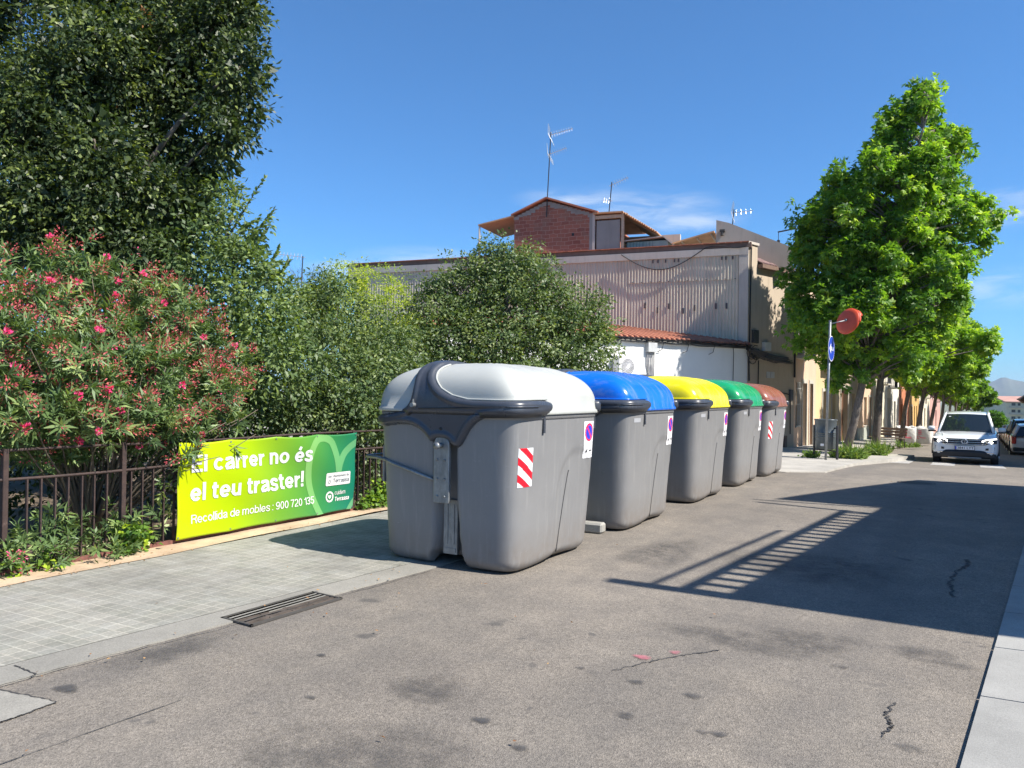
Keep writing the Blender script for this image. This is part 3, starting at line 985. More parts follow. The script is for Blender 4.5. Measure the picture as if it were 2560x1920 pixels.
def set_grad(o):
    a = o.data.attributes.new('grad', 'FLOAT', 'POINT')
    a.data.foreach_set('value', [gradval(v.co.y, v.co.z) for v in o.data.vertices])
ban = thing('banner', 'green and yellow printed vinyl banner tied to the railing', 'banner')
NU, NV = 110, 46
vs = [ban_pt(BY0 + (BY1 - BY0) * j / NU, BZ0 + (BZ1 - BZ0) * i / NV) for i in range(NV + 1) for j in range(NU + 1)]
fs = [(i * (NU + 1) + j, i * (NU + 1) + j + 1, (i + 1) * (NU + 1) + j + 1, (i + 1) * (NU + 1) + j) for i in range(NV) for j in range(NU)]
o = meshobj('sheet', vs, fs, M_BAN, ban, True); set_grad(o)
sm = o.modifiers.new('thick', 'SOLIDIFY'); sm.thickness = .002; sm.offset = -1
for (y_, z_) in [(BY0 + .02 + i * .636, zz_) for i in range(5) for zz_ in (BZ0 + .025, BZ1 - .025)]:
    MB().cyl(ban_pt(min(y_, BY1 - .02), z_, .001), ban_pt(min(y_, BY1 - .02), z_, .006), .009, 10).build('eyelet', M_STEEL, ban)
def ribbon(name, pts, w, off, mat, parent):
    """flat band along pts (y,z) of half-width w laid on the banner"""
    P = [np.array(p) for p in pts]
    # catmull-rom resample
    Q = []
    for i in range(len(P) - 1):
        p0 = P[max(i - 1, 0)]; p1 = P[i]; p2 = P[i + 1]; p3 = P[min(i + 2, len(P) - 1)]
        for k in range(8):
            t = k / 8
            Q.append(.5 * ((2 * p1) + (-p0 + p2) * t + (2 * p0 - 5 * p1 + 4 * p2 - p3) * t * t + (-p0 + 3 * p1 - 3 * p2 + p3) * t ** 3))
    Q.append(P[-1])
    vs = []
    for i, q in enumerate(Q):
        t = Q[min(i + 1, len(Q) - 1)] - Q[max(i - 1, 0)]; t /= np.linalg.norm(t); n = np.array([-t[1], t[0]])
        for s_ in (-1, -.33, .33, 1):
            y_, z_ = q + n * w * s_
            y_ = min(max(y_, BY0 + .002), BY1 - .002); z_ = min(max(z_, BZ0 + .002), BZ1 - .002)
            vs.append(ban_pt(y_, z_, off))
    fs = [(i * 4 + j, i * 4 + j + 1, (i + 1) * 4 + j + 1, (i + 1) * 4 + j) for i in range(len(Q) - 1) for j in range(3)]
    o = meshobj(name, vs, fs, mat, parent, True)
    set_grad(o); return o
ribbon('heart_outline', [(6.93, .0), (6.84, .16), (6.775, .30), (6.725, .48), (6.71, .686), (6.745, .84), (6.84, .965), (6.965, .995), (7.08, .95), (7.145, .83), (7.185, .70), (7.205, .57), (7.205, .55)], .047, .0030, M_HEART, ban)
ribbon('heart_outline', [(7.205, .55), (7.235, .66), (7.30, .775), (7.40, .86), (7.52, .92)], .047, .0034, M_HEART, ban)
ribbon('heart_outline', [(7.40, .03), (7.46, .11), (7.53, .19)], .035, .0030, M_HEART, ban)

def text_mesh(name, s, y0, y1, zb, cap, mat, parent, place, bold=0.0, off=.004, shear=0.0, xh=None, space=1.0):
    cu = bpy.data.curves.new(name, 'FONT'); cu.body = s; cu.size = 1.0; cu.offset = bold; cu.resolution_u = 4
    cu.space_character = space; cu.shear = shear
    t = bpy.data.objects.new(name, cu); COL.objects.link(t)
    bpy.context.view_layer.update()
    me = bpy.data.meshes.new_from_object(t)
    bpy.data.objects.remove(t); bpy.data.curves.remove(cu)
    co = np.zeros(len(me.vertices) * 3); me.vertices.foreach_get('co', co); co = co.reshape(-1, 3)
    x0, x1 = co[:, 0].min(), co[:, 0].max()
    capu = 0.70 + bold
    k = (y1 - y0) / (x1 - x0)
    kz = cap / capu
    new = [place(y0 + (p[0] - x0) * k, zb + p[1] * kz, off) for p in co]
    me.vertices.foreach_set('co', np.array(new).ravel())
    me.materials.clear(); me.materials.append(mat); me.update()
    o = bpy.data.objects.new(name, me); link(o, parent)
    return o
def banner_text(s, y0, y1, zb, cap, mat=M_INK, bold=0.0, off=.0045, **k):
    return text_mesh('lettering', s, y0, y1, zb, cap, mat, ban, ban_pt, bold, off, **k)
FONT = {}
def _arc(cx, cy, rx, ry, a0, a1, n=12):
    return [(cx + rx * math.cos(R(a0 + (a1 - a0) * i / n)), cy + ry * math.sin(R(a0 + (a1 - a0) * i / n))) for i in range(n + 1)]
def glyph(ch, w):
    """stroke skeletons in units of cap height: (advance width, polylines)"""
    h = w / 2; X = .73; m = X / 2
    if ch == ' ': return .24, []
    if ch == 'l': return w, [[(h, 0), (h, 1)]]
    if ch == 'i': return w, [[(h, 0), (h, X)], [(h, 1 - w * .95), (h, 1)]]
    if ch == '!': return w, [[(h, .28), (h, 1)], [(h, 0), (h, w * 1.05)]]
    if ch == ':': return w, [[(h, 0), (h, w * 1.1)], [(h, X - w * 1.1), (h, X)]]
    if ch == 'E': return .58, [[(h, 0), (h, 1)], [(0, 1 - h), (.57, 1 - h)], [(0, .52), (.53, .52)], [(0, h), (.58, h)]]
    if ch == 'T': return .60, [[(.30, 0), (.30, 1)], [(0, 1 - h), (.60, 1 - h)]]
    if ch == 'R': return .64, [[(h, 0), (h, 1)], [(0, 1 - h)] + _arc(.38, .745 - h * .0, .24 - h * .3, .255 - h, 90, -90, 10) + [(0, .49 + h * .0)], [(.36, .48), (.50, .42), (.56, .28), (.57, .08), (.60, 0)]]
    if ch in 'oeéc':
        cx, rx, ry = .30, .30 - h, m - h
        if ch == 'o': return .60, [_arc(cx, m, rx, ry, 0, 360, 24)]
        if ch == 'c': return .56, [_arc(cx, m, rx, ry, 40, 320, 20)]
        s = [_arc(cx, m, rx, ry, -4, 322, 22), [(cx - rx, m - h * .1), (cx + rx + h * .3, m - h * .1)]]
        if ch == 'é': s.append([(.26, X + .07), (.36, 1.04)])
        return .59, s
    if ch == 'a': return .57, [[(.055 + h * .4, X - .21), (.10 + h * .3, X - .10)] + _arc(.29, X - .17, .20 - h * .15, .17 - h, 115, 10, 8) + [(.49 - h * .2, X - .25), (.49 - h * .2, .12), (.55, .0 + h * .35)], [(.49 - h, X * .56), (.30, X * .53), (.14, .30 + h * .1), (h, .19), (.13, h * 1.02), (.28, h), (.42, .12), (.49 - h, .22)]]
    if ch == 'n': return .55, [[(h, 0), (h, X)], [(h, .42)] + _arc(.55 - h - (.275 - h), .44, .275 - h, X - .44 - h, 170, 0, 10) + [(.55 - h, 0)]]
    if ch == 'u': return .55, [[(.55 - h, 0), (.55 - h, X)], [(h, X), (h, .29)] + _arc(.275, .29, .275 - h, .29 - h, 180, 350, 10)]
    if ch == 'm': return .86, [[(h, 0), (h, X)], [(h, .42)] + _arc(.245, .46, .245 - h, X - .46 - h, 170, 0, 8) + [(.49 - h, 0)], [(.49 - h, .42)] + _arc(.615, .46, .245 - h, X - .46 - h, 170, 0, 8) + [(.86 - h, 0)]]
    if ch == 'r': return .37, [[(h, 0), (h, X)], [(h, .38), (h + .05, .52), (.23, X - h - .03), (.37, X - h)]]
    if ch == 't': return .36, [[(.15, X + .19), (.15, .17), (.19, h + .02), (.27, h), (.36, h + .005)], [(0, X - h * .8), (.35, X - h * .8)]]
    if ch == 's': return .53, [[(.52 - h, X - .21), (.45 - h * .3, X - .10)] + _arc(.265, X - .19 + h * .2, .265 - h, .19 - h * .8, 60, 200, 8) + [(.14, X * .56), (.27, X * .5), (.42, X * .42)] + _arc(.265, .19 - h * .2, .265 - h, .19 - h * .8, 20, -120, 8) + [(.06, .13), (h * .7, .22)]]
    if ch == 'd': return .59, [[(.59 - h, 0), (.59 - h, 1)], _arc(.30, m, .30 - h, m - h, 0, 360, 22)]
    if ch == 'b': return .59, [[(h, 0), (h, 1)], _arc(.29, m, .30 - h, m - h, 0, 360, 22)]
    if ch == '0': return .56, [_arc(.28, .5, .28 - h, .5 - h, 0, 360, 26)]
    if ch == '1': return .36, [[(.36 - h, 0), (.36 - h, 1)], [(0, .74), (.16, .78), (.36 - h, .96)]]
    if ch == '2': return .55, [_arc(.27, .72, .27 - h, .28 - h, 170, -20, 10) + [(.40, .46), (.12, .22), (h, h)], [(0, h), (.55, h)]]
    if ch == '3': return .55, [_arc(.27, .745, .24 - h * .6, .255 - h, 165, -80, 10) + [(.20, .52)], [(.20, .52)] + _arc(.27, .27, .28 - h, .27 - h * .9, 85, -165, 12)]
    if ch == '5': return .55, [[(.52, 1 - h), (.12, 1 - h), (.06, .52)] + _arc(.27, .33, .28 - h, .33 - h, 125, -160, 14)]
    if ch == '7': return .53, [[(0, 1 - h), (.53 - h * .4, 1 - h), (.34, .55), (.20, 0)]]
    if ch == '9': return .56, [_arc(.28, .68, .28 - h, .32 - h, 0, 360, 20), [(.56 - h, .68), (.53 - h, .32)] + _arc(.27, .30, .26 - h, .30 - h, -10, -150, 8)]
    return .5, []
def stroke_text(s, y0, y1, zb, cap, w, mat=M_INK, off=.0045, slant=0.0, place=None, parent=None):
    place = place or ban_pt; gap = .075
    adv = []; x = 0
    for ch in s:
        a, st = glyph(ch, w); adv.append((x, st)); x += a + (gap if ch != ' ' else gap * .4)
    tot = x - gap; k = (y1 - y0) / tot; m_ = MB(); q = 0
    for x0, st in adv:
        for pl in st:
            q = (q + 1) % 6; P_ = [Vector((x0 + a, b_)) for a, b_ in pl]; o_ = off + .0003 * q
            closed = (P_[0] - P_[-1]).length < 1e-3
            L_, R_ = [], []
            for i in range(len(P_)):
                a = P_[i - 1] if i else (P_[-2] if closed else P_[0]); b_ = P_[i + 1] if i < len(P_) - 1 else (P_[1] if closed else P_[-1])
                t = (b_ - a).normalized(); n = Vector((-t.y, t.x)); mi = 1.0
                if 0 < i < len(P_) - 1:
                    t0 = (P_[i] - P_[i - 1]).normalized(); mi = 1 / max(.6, n.dot(Vector((-t0.y, t0.x))))
                hw = w / 2 * mi
                L_.append(P_[i] + n * hw); R_.append(P_[i] - n * hw)
            f = lambda v: place(y0 + (v.x + v.y * slant) * k, zb + v.y * cap, o_)
            for i in range(len(P_) - 1):
                m_.quad(f(L_[i]), f(R_[i]), f(R_[i + 1]), f(L_[i + 1]))
    return m_.build('lettering', mat, parent or ban)
stroke_text('El carrer no és', 5.08, 6.755, .722, .185, .175)
stroke_text('el teu traster!', 5.073, 6.64, .427, .185, .175)
stroke_text('Recollida de mobles : 900 720 135', 5.078, 6.805, .204, .088, .12)
bx = MB()
def rrect(y0, y1, z0, z1, r, off, n=5):
    pts = []
    for (cy, cz, a0) in ((y1 - r, z1 - r, 0), (y0 + r, z1 - r, 90), (y0 + r, z0 + r, 180), (y1 - r, z0 + r, 270)):
        for i in range(n + 1):
            a = R(a0 + 90 * i / n); pts.append(ban_pt(cy + r * math.cos(a), cz + r * math.sin(a), off))
    return pts
bx.poly(rrect(7.003, 7.41, .390, .550, .018, .0055)); bx.build('logo_plate', M_INK, ban)
banner_text('Ajuntament de', 7.115, 7.385, .497, .030, M_GINK, .0, .0075)
stroke_text('Terrassa', 7.12, 7.388, .425, .050, .11, M_GINK, .0075)
em = MB()
for i in range(20):
    a0, a1 = 2 * math.pi * i / 20, 2 * math.pi * (i + 1) / 20
    f = lambda r, a: ban_pt(7.062 + r * math.cos(a) * .8, .437 + r * math.sin(a), .0075)
    em.quad(f(.016, a0), f(.024, a0), f(.024, a1), f(.016, a1))
for dy in (-.018, 0, .018):
    em.quad(ban_pt(7.062 + dy - .006, .495, .0075), ban_pt(7.062 + dy + .006, .495, .0075), ban_pt(7.062 + dy + .006, .512, .0075), ban_pt(7.062 + dy - .006, .512, .0075))
em.build('emblem', M_GINK, ban)
em = MB()
for (ra, rb_) in ((.046, .068), (.0, .0)):
    for i in range(28):
        a0, a1 = 2 * math.pi * i / 28, 2 * math.pi * (i + 1) / 28
        f = lambda r, a: ban_pt(7.078 + r * math.cos(a), .252 + r * math.sin(a), .0045)
        if rb_: em.quad(f(ra, a0), f(rb_, a0), f(rb_, a1), f(ra, a1))
hp = []
for i in range(30):
    t = 2 * math.pi * i / 30
    hp.append(ban_pt(7.078 + .0018 * 16 * math.sin(t) ** 3, .252 + .0019 * (13 * math.cos(t) - 5 * math.cos(2 * t) - 2 * math.cos(3 * t) - math.cos(4 * t)), .0045))
em.poly(hp); em.build('heart_logo', M_INK, ban)
stroke_text('cuidem', 7.165, 7.345, .268, .055, .12)
stroke_text('Terrassa', 7.165, 7.415, .187, .055, .2, slant=.15)

# ---------------------------------------------------------------- buildings
def vplane(A, B):
    A = Vector((A[0], A[1], 0)); B = Vector((B[0], B[1], 0)); d = (B - A); L_ = d.length; d.normalize()
    n = Vector((d.y, -d.x, 0))       # normal on the right-hand side of A->B
    def P(s, z, o=0.0): q = A + d * s + n * o; return (q.x, q.y, z)
    return P, L_, d, n

def wall_open(P, L_, z0, z1, openings, thick=.28):
    """wall face at offset 0 with rectangular openings (s0,s1,za,zb), reveals go inwards"""
    m = MB()
    xs = sorted(set([0, L_] + [o[0] for o in openings] + [o[1] for o in openings]))
    zs = sorted(set([z0, z1] + [o[2] for o in openings] + [o[3] for o in openings]))
    def inside(x, z): return any(o[0] < x < o[1] and o[2] < z < o[3] for o in openings)
    for i in range(len(xs) - 1):
        for j in range(len(zs) - 1):
            a, b_, c, d = xs[i], xs[i + 1], zs[j], zs[j + 1]
            if not inside((a + b_) / 2, (c + d) / 2):
                m.quad(P(a, c), P(b_, c), P(b_, d), P(a, d))
    for (a, b_, c, d) in [o[:4] for o in openings]:
        t = -thick
        m.quad(P(a, c), P(a, d), P(a, d, t), P(a, c, t)); m.quad(P(b_, c), P(b_, c, t), P(b_, d, t), P(b_, d))
        m.quad(P(a, d), P(b_, d), P(b_, d, t), P(a, d, t)); m.quad(P(a, c), P(a, c, t), P(b_, c, t), P(b_, c))
    return m

M_GLASS = NT('window_glass'); M_GLASS.base((.03, .04, .05)).rough(.06); M_GLASS = M_GLASS.m
M_WFRAME = plain('white_window_frame', (.55, .55, .52), .5); M_BROWNW = plain('brown_wood', (.13, .065, .035), .6, scale=8, var=.25)
M_GREYD = plain('grey_metal_door', (.20, .22, .24), .45); M_SHUT = plain('roller_shutter', (.30, .27, .22), .6)
M_IRONB = plain('black_iron', (.025, .025, .028), .5)
M_STONET = plaster('stone_trim', (.46, .43, .37), .1, .2)

def window(parent, P, s0, s1, z0, z1, frame=M_WFRAME, bars=False, shutter=None, depth=.18):
    w = thing('window', None, None) if False else None
    fr = MB(); t = .05
    def bx_(a, b_, c, d, o0, o1):
        fr.add([P(a, c, o0), P(b_, c, o0), P(b_, d, o0), P(a, d, o0), P(a, c, o1), P(b_, c, o1), P(b_, d, o1), P(a, d, o1)],
               [(0, 3, 2, 1), (4, 5, 6, 7), (0, 1, 5, 4), (1, 2, 6, 5), (2, 3, 7, 6), (3, 0, 4, 7)])
    o0, o1 = -depth - .04, -depth + .02
    bx_(s0, s1, z0, z0 + t, o0, o1); bx_(s0, s1, z1 - t, z1, o0, o1); bx_(s0, s0 + t, z0 + t, z1 - t, o0, o1); bx_(s1 - t, s1, z0 + t, z1 - t, o0, o1)
    mid = (s0 + s1) / 2; bx_(mid - .03, mid + .03, z0 + t, z1 - t, o0, o1 - .004)
    f = fr.build('window', frame, parent)
    g = MB(); g.quad(P(s0 + .01, z0 + .01, -depth - .01), P(s1 - .01, z0 + .01, -depth - .01), P(s1 - .01, z1 - .01, -depth - .01), P(s0 + .01, z1 - .01, -depth - .01)); g.build('pane', M_GLASS, f)
    if shutter:
        g = MB(); zz = z1
        zl = z0 + (z1 - z0) * shutter
        while zz > zl:
            g.add([P(s0 + .02, zz - .045, -depth + .05), P(s1 - .02, zz - .045, -depth + .05), P(s1 - .02, zz, -depth + .035), P(s0 + .02, zz, -depth + .035)], [(0, 1, 2, 3)]); zz -= .05
        g.build('shutter', M_SHUT, f)
    sl_ = MB()
    sl_.add([P(s0 - .06, z0 - .06, -.1), P(s1 + .06, z0 - .06, -.1), P(s1 + .06, z0 - .0, -.1), P(s0 - .06, z0 - .0, -.1), P(s0 - .06, z0 - .06, .06), P(s1 + .06, z0 - .06, .06), P(s1 + .06, z0 - .005, .06), P(s0 - .06, z0 - .005, .06)],
            [(0, 3, 2, 1), (4, 5, 6, 7), (0, 1, 5, 4), (1, 2, 6, 5), (2, 3, 7, 6), (3, 0, 4, 7)])
    sl_.build('sill', M_STONET, f)
    if bars:
        g = MB(); s = s0 + .06
        while s < s1: g.tube([P(s, z0 - .02, .05), P(s, z1 + .02, .05)], .009, 5); s += .13
        for zz in (z0, (z0 + z1) / 2, z1 - .25, z1): g.tube([P(s0 - .02, zz, .05), P(s1 + .02, zz, .05)], .011, 5)
        g.build('bars', plain('pale_iron', (.45, .45, .43), .5), f)
    return f
def door(parent, P, s0, s1, z0, z1, mat=M_BROWNW, depth=.22, trim=True):
    d = MB(); o0 = -depth
    def bx_(m, a, b_, c, dd, p0, p1):
        m.add([P(a, c, p0), P(b_, c, p0), P(b_, dd, p0), P(a, dd, p0), P(a, c, p1), P(b_, c, p1), P(b_, dd, p1), P(a, dd, p1)],
              [(0, 3, 2, 1), (4, 5, 6, 7), (0, 1, 5, 4), (1, 2, 6, 5), (2, 3, 7, 6), (3, 0, 4, 7)])
    bx_(d, s0, s1, z0, z1, o0 - .05, o0)
    for (a, c) in ((.12, .12), (.12, .55)):
        w = s1 - s0; h = z1 - z0
        bx_(d, s0 + w * .12, s0 + w * .46, z0 + h * c, z0 + h * (c + .32), o0, o0 + .015)
        bx_(d, s0 + w * .54, s0 + w * .88, z0 + h * c, z0 + h * (c + .32), o0, o0 + .015)
    o = d.build('door', mat, parent)
    hm = MB(); hm.cyl(P(s0 + .1, (z0 + z1) / 2 - .15, o0), P(s0 + .1, (z0 + z1) / 2 - .15, o0 + .06), .025, 8); hm.build('handle', M_STEEL, o)
    if trim:
        t = MB()
        bx_(t, s0 - .16, s0 - .003, z0, z1 + .16, -.02, .035); bx_(t, s1 + .003, s1 + .16, z0, z1 + .16, -.02, .035); bx_(t, s0 - .003, s1 + .003, z1 + .003, z1 + .16, -.02, .033)
        t.build('door_frame', M_STONET, parent)
    return o
def balcony(parent, P, s0, s1, z, proj=.5, belly=False, mat=M_STONET, rail=M_IRONB):
    m_ = MB()
    m_.add([P(s0, z - .14, -.02), P(s1, z - .14, -.02), P(s1, z, -.02), P(s0, z, -.02), P(s0, z - .10, proj), P(s1, z - .10, proj), P(s1, z, proj), P(s0, z, proj)],
           [(0, 3, 2, 1), (4, 5, 6, 7), (0, 1, 5, 4), (1, 2, 6, 5), (2, 3, 7, 6), (3, 0, 4, 7)])
    o = m_.build('balcony', mat, parent)
    g = MB()
    def off(t):   # belly profile
        return proj - .03 + (.16 * math.sin(math.pi * min(1, t * 1.5)) if belly else 0)
    hs = [0, .25, .5, .75, 1.0] if belly else [0, 1.0]
    s = s0 + .03
    while s <= s1 - .02:
        g.tube([P(s, z + h * 1.0, off(h)) for h in hs], .009, 4); s += .11
    for e in (s0 + .02, s1 - .02):
        o_ = .06
        while o_ < proj - .05:
            g.tube([P(e, z, o_), P(e, z + 1.0, o_)], .009, 4); o_ += .12
    g.tube([P(s0 + .02, z + 1.0, 0), P(s0 + .02, z + 1.0, off(1)), P(s1 - .02, z + 1.0, off(1)), P(s1 - .02, z + 1.0, 0)], .016, 5)
    g.tube([P(s0 + .02, z + .08, 0), P(s0 + .02, z + .08, off(.08)), P(s1 - .02, z + .08, off(.08)), P(s1 - .02, z + .08, 0)], .012, 5)
    g.build('railing', rail, o)
    return o
def pbox(m, P, a, b_, c, d, p0, p1):
    m.add([P(a, c, p0), P(b_, c, p0), P(b_, d, p0), P(a, d, p0), P(a, c, p1), P(b_, c, p1), P(b_, d, p1), P(a, d, p1)],
          [(0, 3, 2, 1), (4, 5, 6, 7), (0, 1, 5, 4), (1, 2, 6, 5), (2, 3, 7, 6), (3, 0, 4, 7)])

C1 = (-7.09, 29.6); C2 = (-6.0, 32.9); WL = (-24.4, 26.97)
M_BEIGE = plaster('beige_render', (.46, .38, .29), .1, .25)
M_CORR = NT('corrugated_cladding'); q_ = M_CORR.pos()
cc = M_CORR.ramp(M_CORR.noise(q_, .6, 5, .6), [(.3, (.52, .455, .355)), (.7, (.65, .575, .455))])
pk = M_CORR.n('ShaderNodeSeparateXYZ'); M_CORR.L(q_, pk.inputs[0])
M_CORR.base(M_CORR.mix(M_CORR.ramp(M_CORR.noise(M_CORR.mapping(q_, (6, 6, .4)), 1.0, 5, .7), [(.46, 0.), (.74, .55)]), cc, (.38, .28, .21))).rough(.75)
M_CORR = M_CORR.m
M_TILEC = NT('terracotta'); q_ = M_TILEC.pos()
M_TILEC.base(M_TILEC.ramp(M_TILEC.noise(q_, 3, 6, .7), [(.3, (.27, .10, .06)), (.7, (.50, .19, .11))])).rough(.85); M_TILEC = M_TILEC.m
M_BRICK = NT('hollow_brick'); q_ = M_BRICK.pos()
bt = M_BRICK.n('ShaderNodeTexBrick'); bt.offset = .5
for k_, v_ in (('Scale', 1.0), ('Brick Width', .34), ('Row Height', .165), ('Mortar Size', .012), ('Mortar Smooth', .3)): bt.inputs[k_].default_value = v_
bt.inputs['Color1'].default_value = (.36, .13, .085, 1); bt.inputs['Color2'].default_value = (.25, .085, .06, 1); bt.inputs['Mortar'].default_value = (.40, .24, .18, 1)
cmb = M_BRICK.n('ShaderNodeCombineXYZ'); sp_ = M_BRICK.n('ShaderNodeSeparateXYZ'); M_BRICK.L(q_, sp_.inputs[0]); M_BRICK.L(sp_.outputs['X'], cmb.inputs['X']); M_BRICK.L(sp_.outputs['Z'], cmb.inputs['Y'])
nz_ = M_BRICK.n('ShaderNodeTexNoise'); nz_.inputs['Scale'].default_value = 2.5; M_BRICK.L(q_, nz_.inputs['Vector'])
ad = M_BRICK.n('ShaderNodeVectorMath', operation='MULTIPLY_ADD'); M_BRICK.L(nz_.outputs['Color'], ad.inputs[0]); ad.inputs[1].default_value = (.16, .14, 0); M_BRICK.L(cmb.outputs[0], ad.inputs[2]); M_BRICK.L(ad.outputs[0], bt.inputs['Vector'])
bc = M_BRICK.mix(M_BRICK.ramp(M_BRICK.noise(q_, 1.8, 6, .7), [(.48, 0.), (.70, .75)]), bt.outputs['Color'], (.24, .16, .12))
M_BRICK.base(bc).rough(.9).bump(bt.outputs['Fac'], .5, -.02); M_BRICK = M_BRICK.m
M_WHITEW = plaster('white_render', (.68, .68, .66), .06, .08)
M_GREYW = plaster('grey_render', (.30, .29, .27), .15, .3)
M_TIMB = plain('pale_timber', (.48, .36, .25), .7)
M_FIBRE = plain('fibre_cement', (.50, .28, .15), .8, scale=2, var=.2)
M_GREENM = plain('green_sheet_metal', (.24, .33, .31), .5)
M_CABLE = plain('black_cable', (.012, .012, .014), .5)
M_GREYBOX = plain('grey_plastic_box', (.45, .46, .46), .5)

cor = thing('corner_building', 'tall building with a corrugated clad side wall and beige corner face above the bins', 'building')
P, L_, d_, n_ = vplane(C1, WL)      # runs to the left; normal to the right of travel = away? fix below
if n_.y > 0:
    P0 = P; P = lambda s, z, o=0.0: P0(s, z, -o); n_ = -n_
# corrugated sheet, real waves
def corr(name, s0, s1, z0, z1, off, parent, mat, pitch=.19, amp=.028, zt=None):
    n = int((s1 - s0) / pitch * 8); vs = []
    for i in range(n + 1):
        s = s0 + (s1 - s0) * i / n
        o = off + amp * math.sin(2 * math.pi * s / pitch)
        vs += [P(s, z0(s) if callable(z0) else z0, o), P(s, z1, o)]
    fs = [(2 * i, 2 * i + 2, 2 * i + 3, 2 * i + 1) for i in range(n)]
    return meshobj(name, vs, fs, mat, parent, True)
ev = vplane(C1, (-10.1, 23.96))
corr('cladding', .35, 4.66, 5.96, 6.90, .055, cor, M_CORR, .12, .017)
corr('cladding', .35, 4.66, 1.0, 5.99, .035, cor, M_CORR, .12, .017)
corr('cladding', 4.66, L_, 1.0, 6.90, .045, cor, M_CORR, .13, .018)
M_LEDGE = plaster('pale_ledge', (.50, .45, .40), .12, .35)
m_ = MB(); pbox(m_, P, 0, L_, 6.885, 7.16, -.2, .11); m_.build('ledge', M_LEDGE, cor)
M_COPE = plaster('weathered_coping', (.20, .13, .10), .3, .4)
m_ = MB(); pbox(m_, P, -.1, L_ + .15, 7.162, 7.36, -.3, .06); m_.build('coping', M_COPE, cor)
m_ = MB()
i = 0.0
while i < L_:
    pbox(m_, P, i, i + .27, 7.362 + .004 * math.sin(i * 9), 7.395, -.3, .13); i += .285
m_.build('coping_tiles', M_TILEC, cor)
m_ = MB(); pbox(m_, P, L_, L_ + .35, 6.4, 7.40, -.4, .10); m_.build('end_pier', M_LEDGE, cor)
m_ = MB(); pbox(m_, P, 0, L_, -2, 6.884, -.25, -.02); m_.build('wall', M_GREYW, cor)
m_ = MB(); pbox(m_, P, 0, .34, 3.5, 7.16, -.02, .10); m_.build('corner_strip', M_LEDGE, cor)
# body behind (roof deck)
m_ = MB(); m_.prism([Vector(P(0, 6.95, -.3)), Vector(P(L_, 6.95, -.3)), Vector((-24.5, 45, 6.95)), Vector((-7.2, 45, 6.95))], (0, 0, -.2)); m_.build('roof', M_GREYW, cor)
# beige corner face
PC, LC, dc_, nc_ = vplane(C1, C2)
m_ = wall_open(PC, LC, -2.0, 6.45, [], .2)
m_.build('wall', M_BEIGE, cor)
m_ = MB(); pbox(m_, PC, -.02, .62, 6.45, 7.30, -.3, .0); m_.build('parapet', M_BEIGE, cor)
m_ = MB(); pbox(m_, PC, -.06, .66, 7.302, 7.40, -.34, .05); m_.build('coping', M_LEDGE, cor)
m_ = MB(); pbox(m_, PC, .64, LC + .1, 6.452, 6.60, -.1, .22); m_.build('eaves', M_COPE, cor)
m_ = MB()
s = .66
while s < LC:
    m_.add([PC(s, 6.62, .20), PC(s + .19, 6.62, .20), PC(s + .19, 7.45, -1.4), PC(s, 7.45, -1.4)], [(0, 1, 2, 3)])
    m_.tube([PC(s, 6.63, .20), PC(s, 7.46, -1.4)], .03, 5); s += .2
m_.build('tiled_roof', plain('mauve_roof_tiles', (.26, .17, .16), .8, scale=5, var=.25), cor)
m_ = MB(); m_.tube([PC(.10, 7.2, .05), PC(.06, 5.0, .05), PC(.05, 3.2, .05)], .028, 6); m_.tube([PC(LC - .06, 6.4, .06), PC(LC - .07, 2.3, .06)], .04, 6)
m_.build('drainpipe', M_CABLE, cor)
m_ = MB(); pbox(m_, PC, .25, .62, 3.55, 4.05, .002, .10)
for i in range(4): pbox(m_, PC, .28, .59, 3.6 + i * .1, 3.65 + i * .1, .10, .115)
m_.build('vent_grille', plain('dark_vent', (.05, .05, .05), .6), cor)
m_ = MB(); pbox(m_, PC, 1.0, 1.45, 3.28, 3.62, .002, .14); m_.build('junction_box', M_GREYBOX, cor)
m_ = MB(); pbox(m_, PC, 1.35, 1.62, 2.24, 2.48, .002, .02); pbox(m_, PC, 1.66, 1.93, 2.24, 2.48, .002, .02); m_.build('wall_plate', M_GREYBOX, cor)
m_ = MB(); pbox(m_, PC, 3.05, 3.25, 1.35, 1.8, .002, .10); m_.build('meter_box', plain('dark_meter', (.09, .09, .10), .5), cor)
m_ = MB(); pbox(m_, PC, .8, 1.6, -1.2, .55, .002, .16); m_.build('utility_cabinet', plain('mottled_cabinet', (.24, .25, .24), .6, scale=4, var=.3), cor)
m_ = MB(); pbox(m_, PC, 2.6, 2.8, -.55, -.05, .002, .10); m_.build('low_pipe_box', M_COPE, cor)
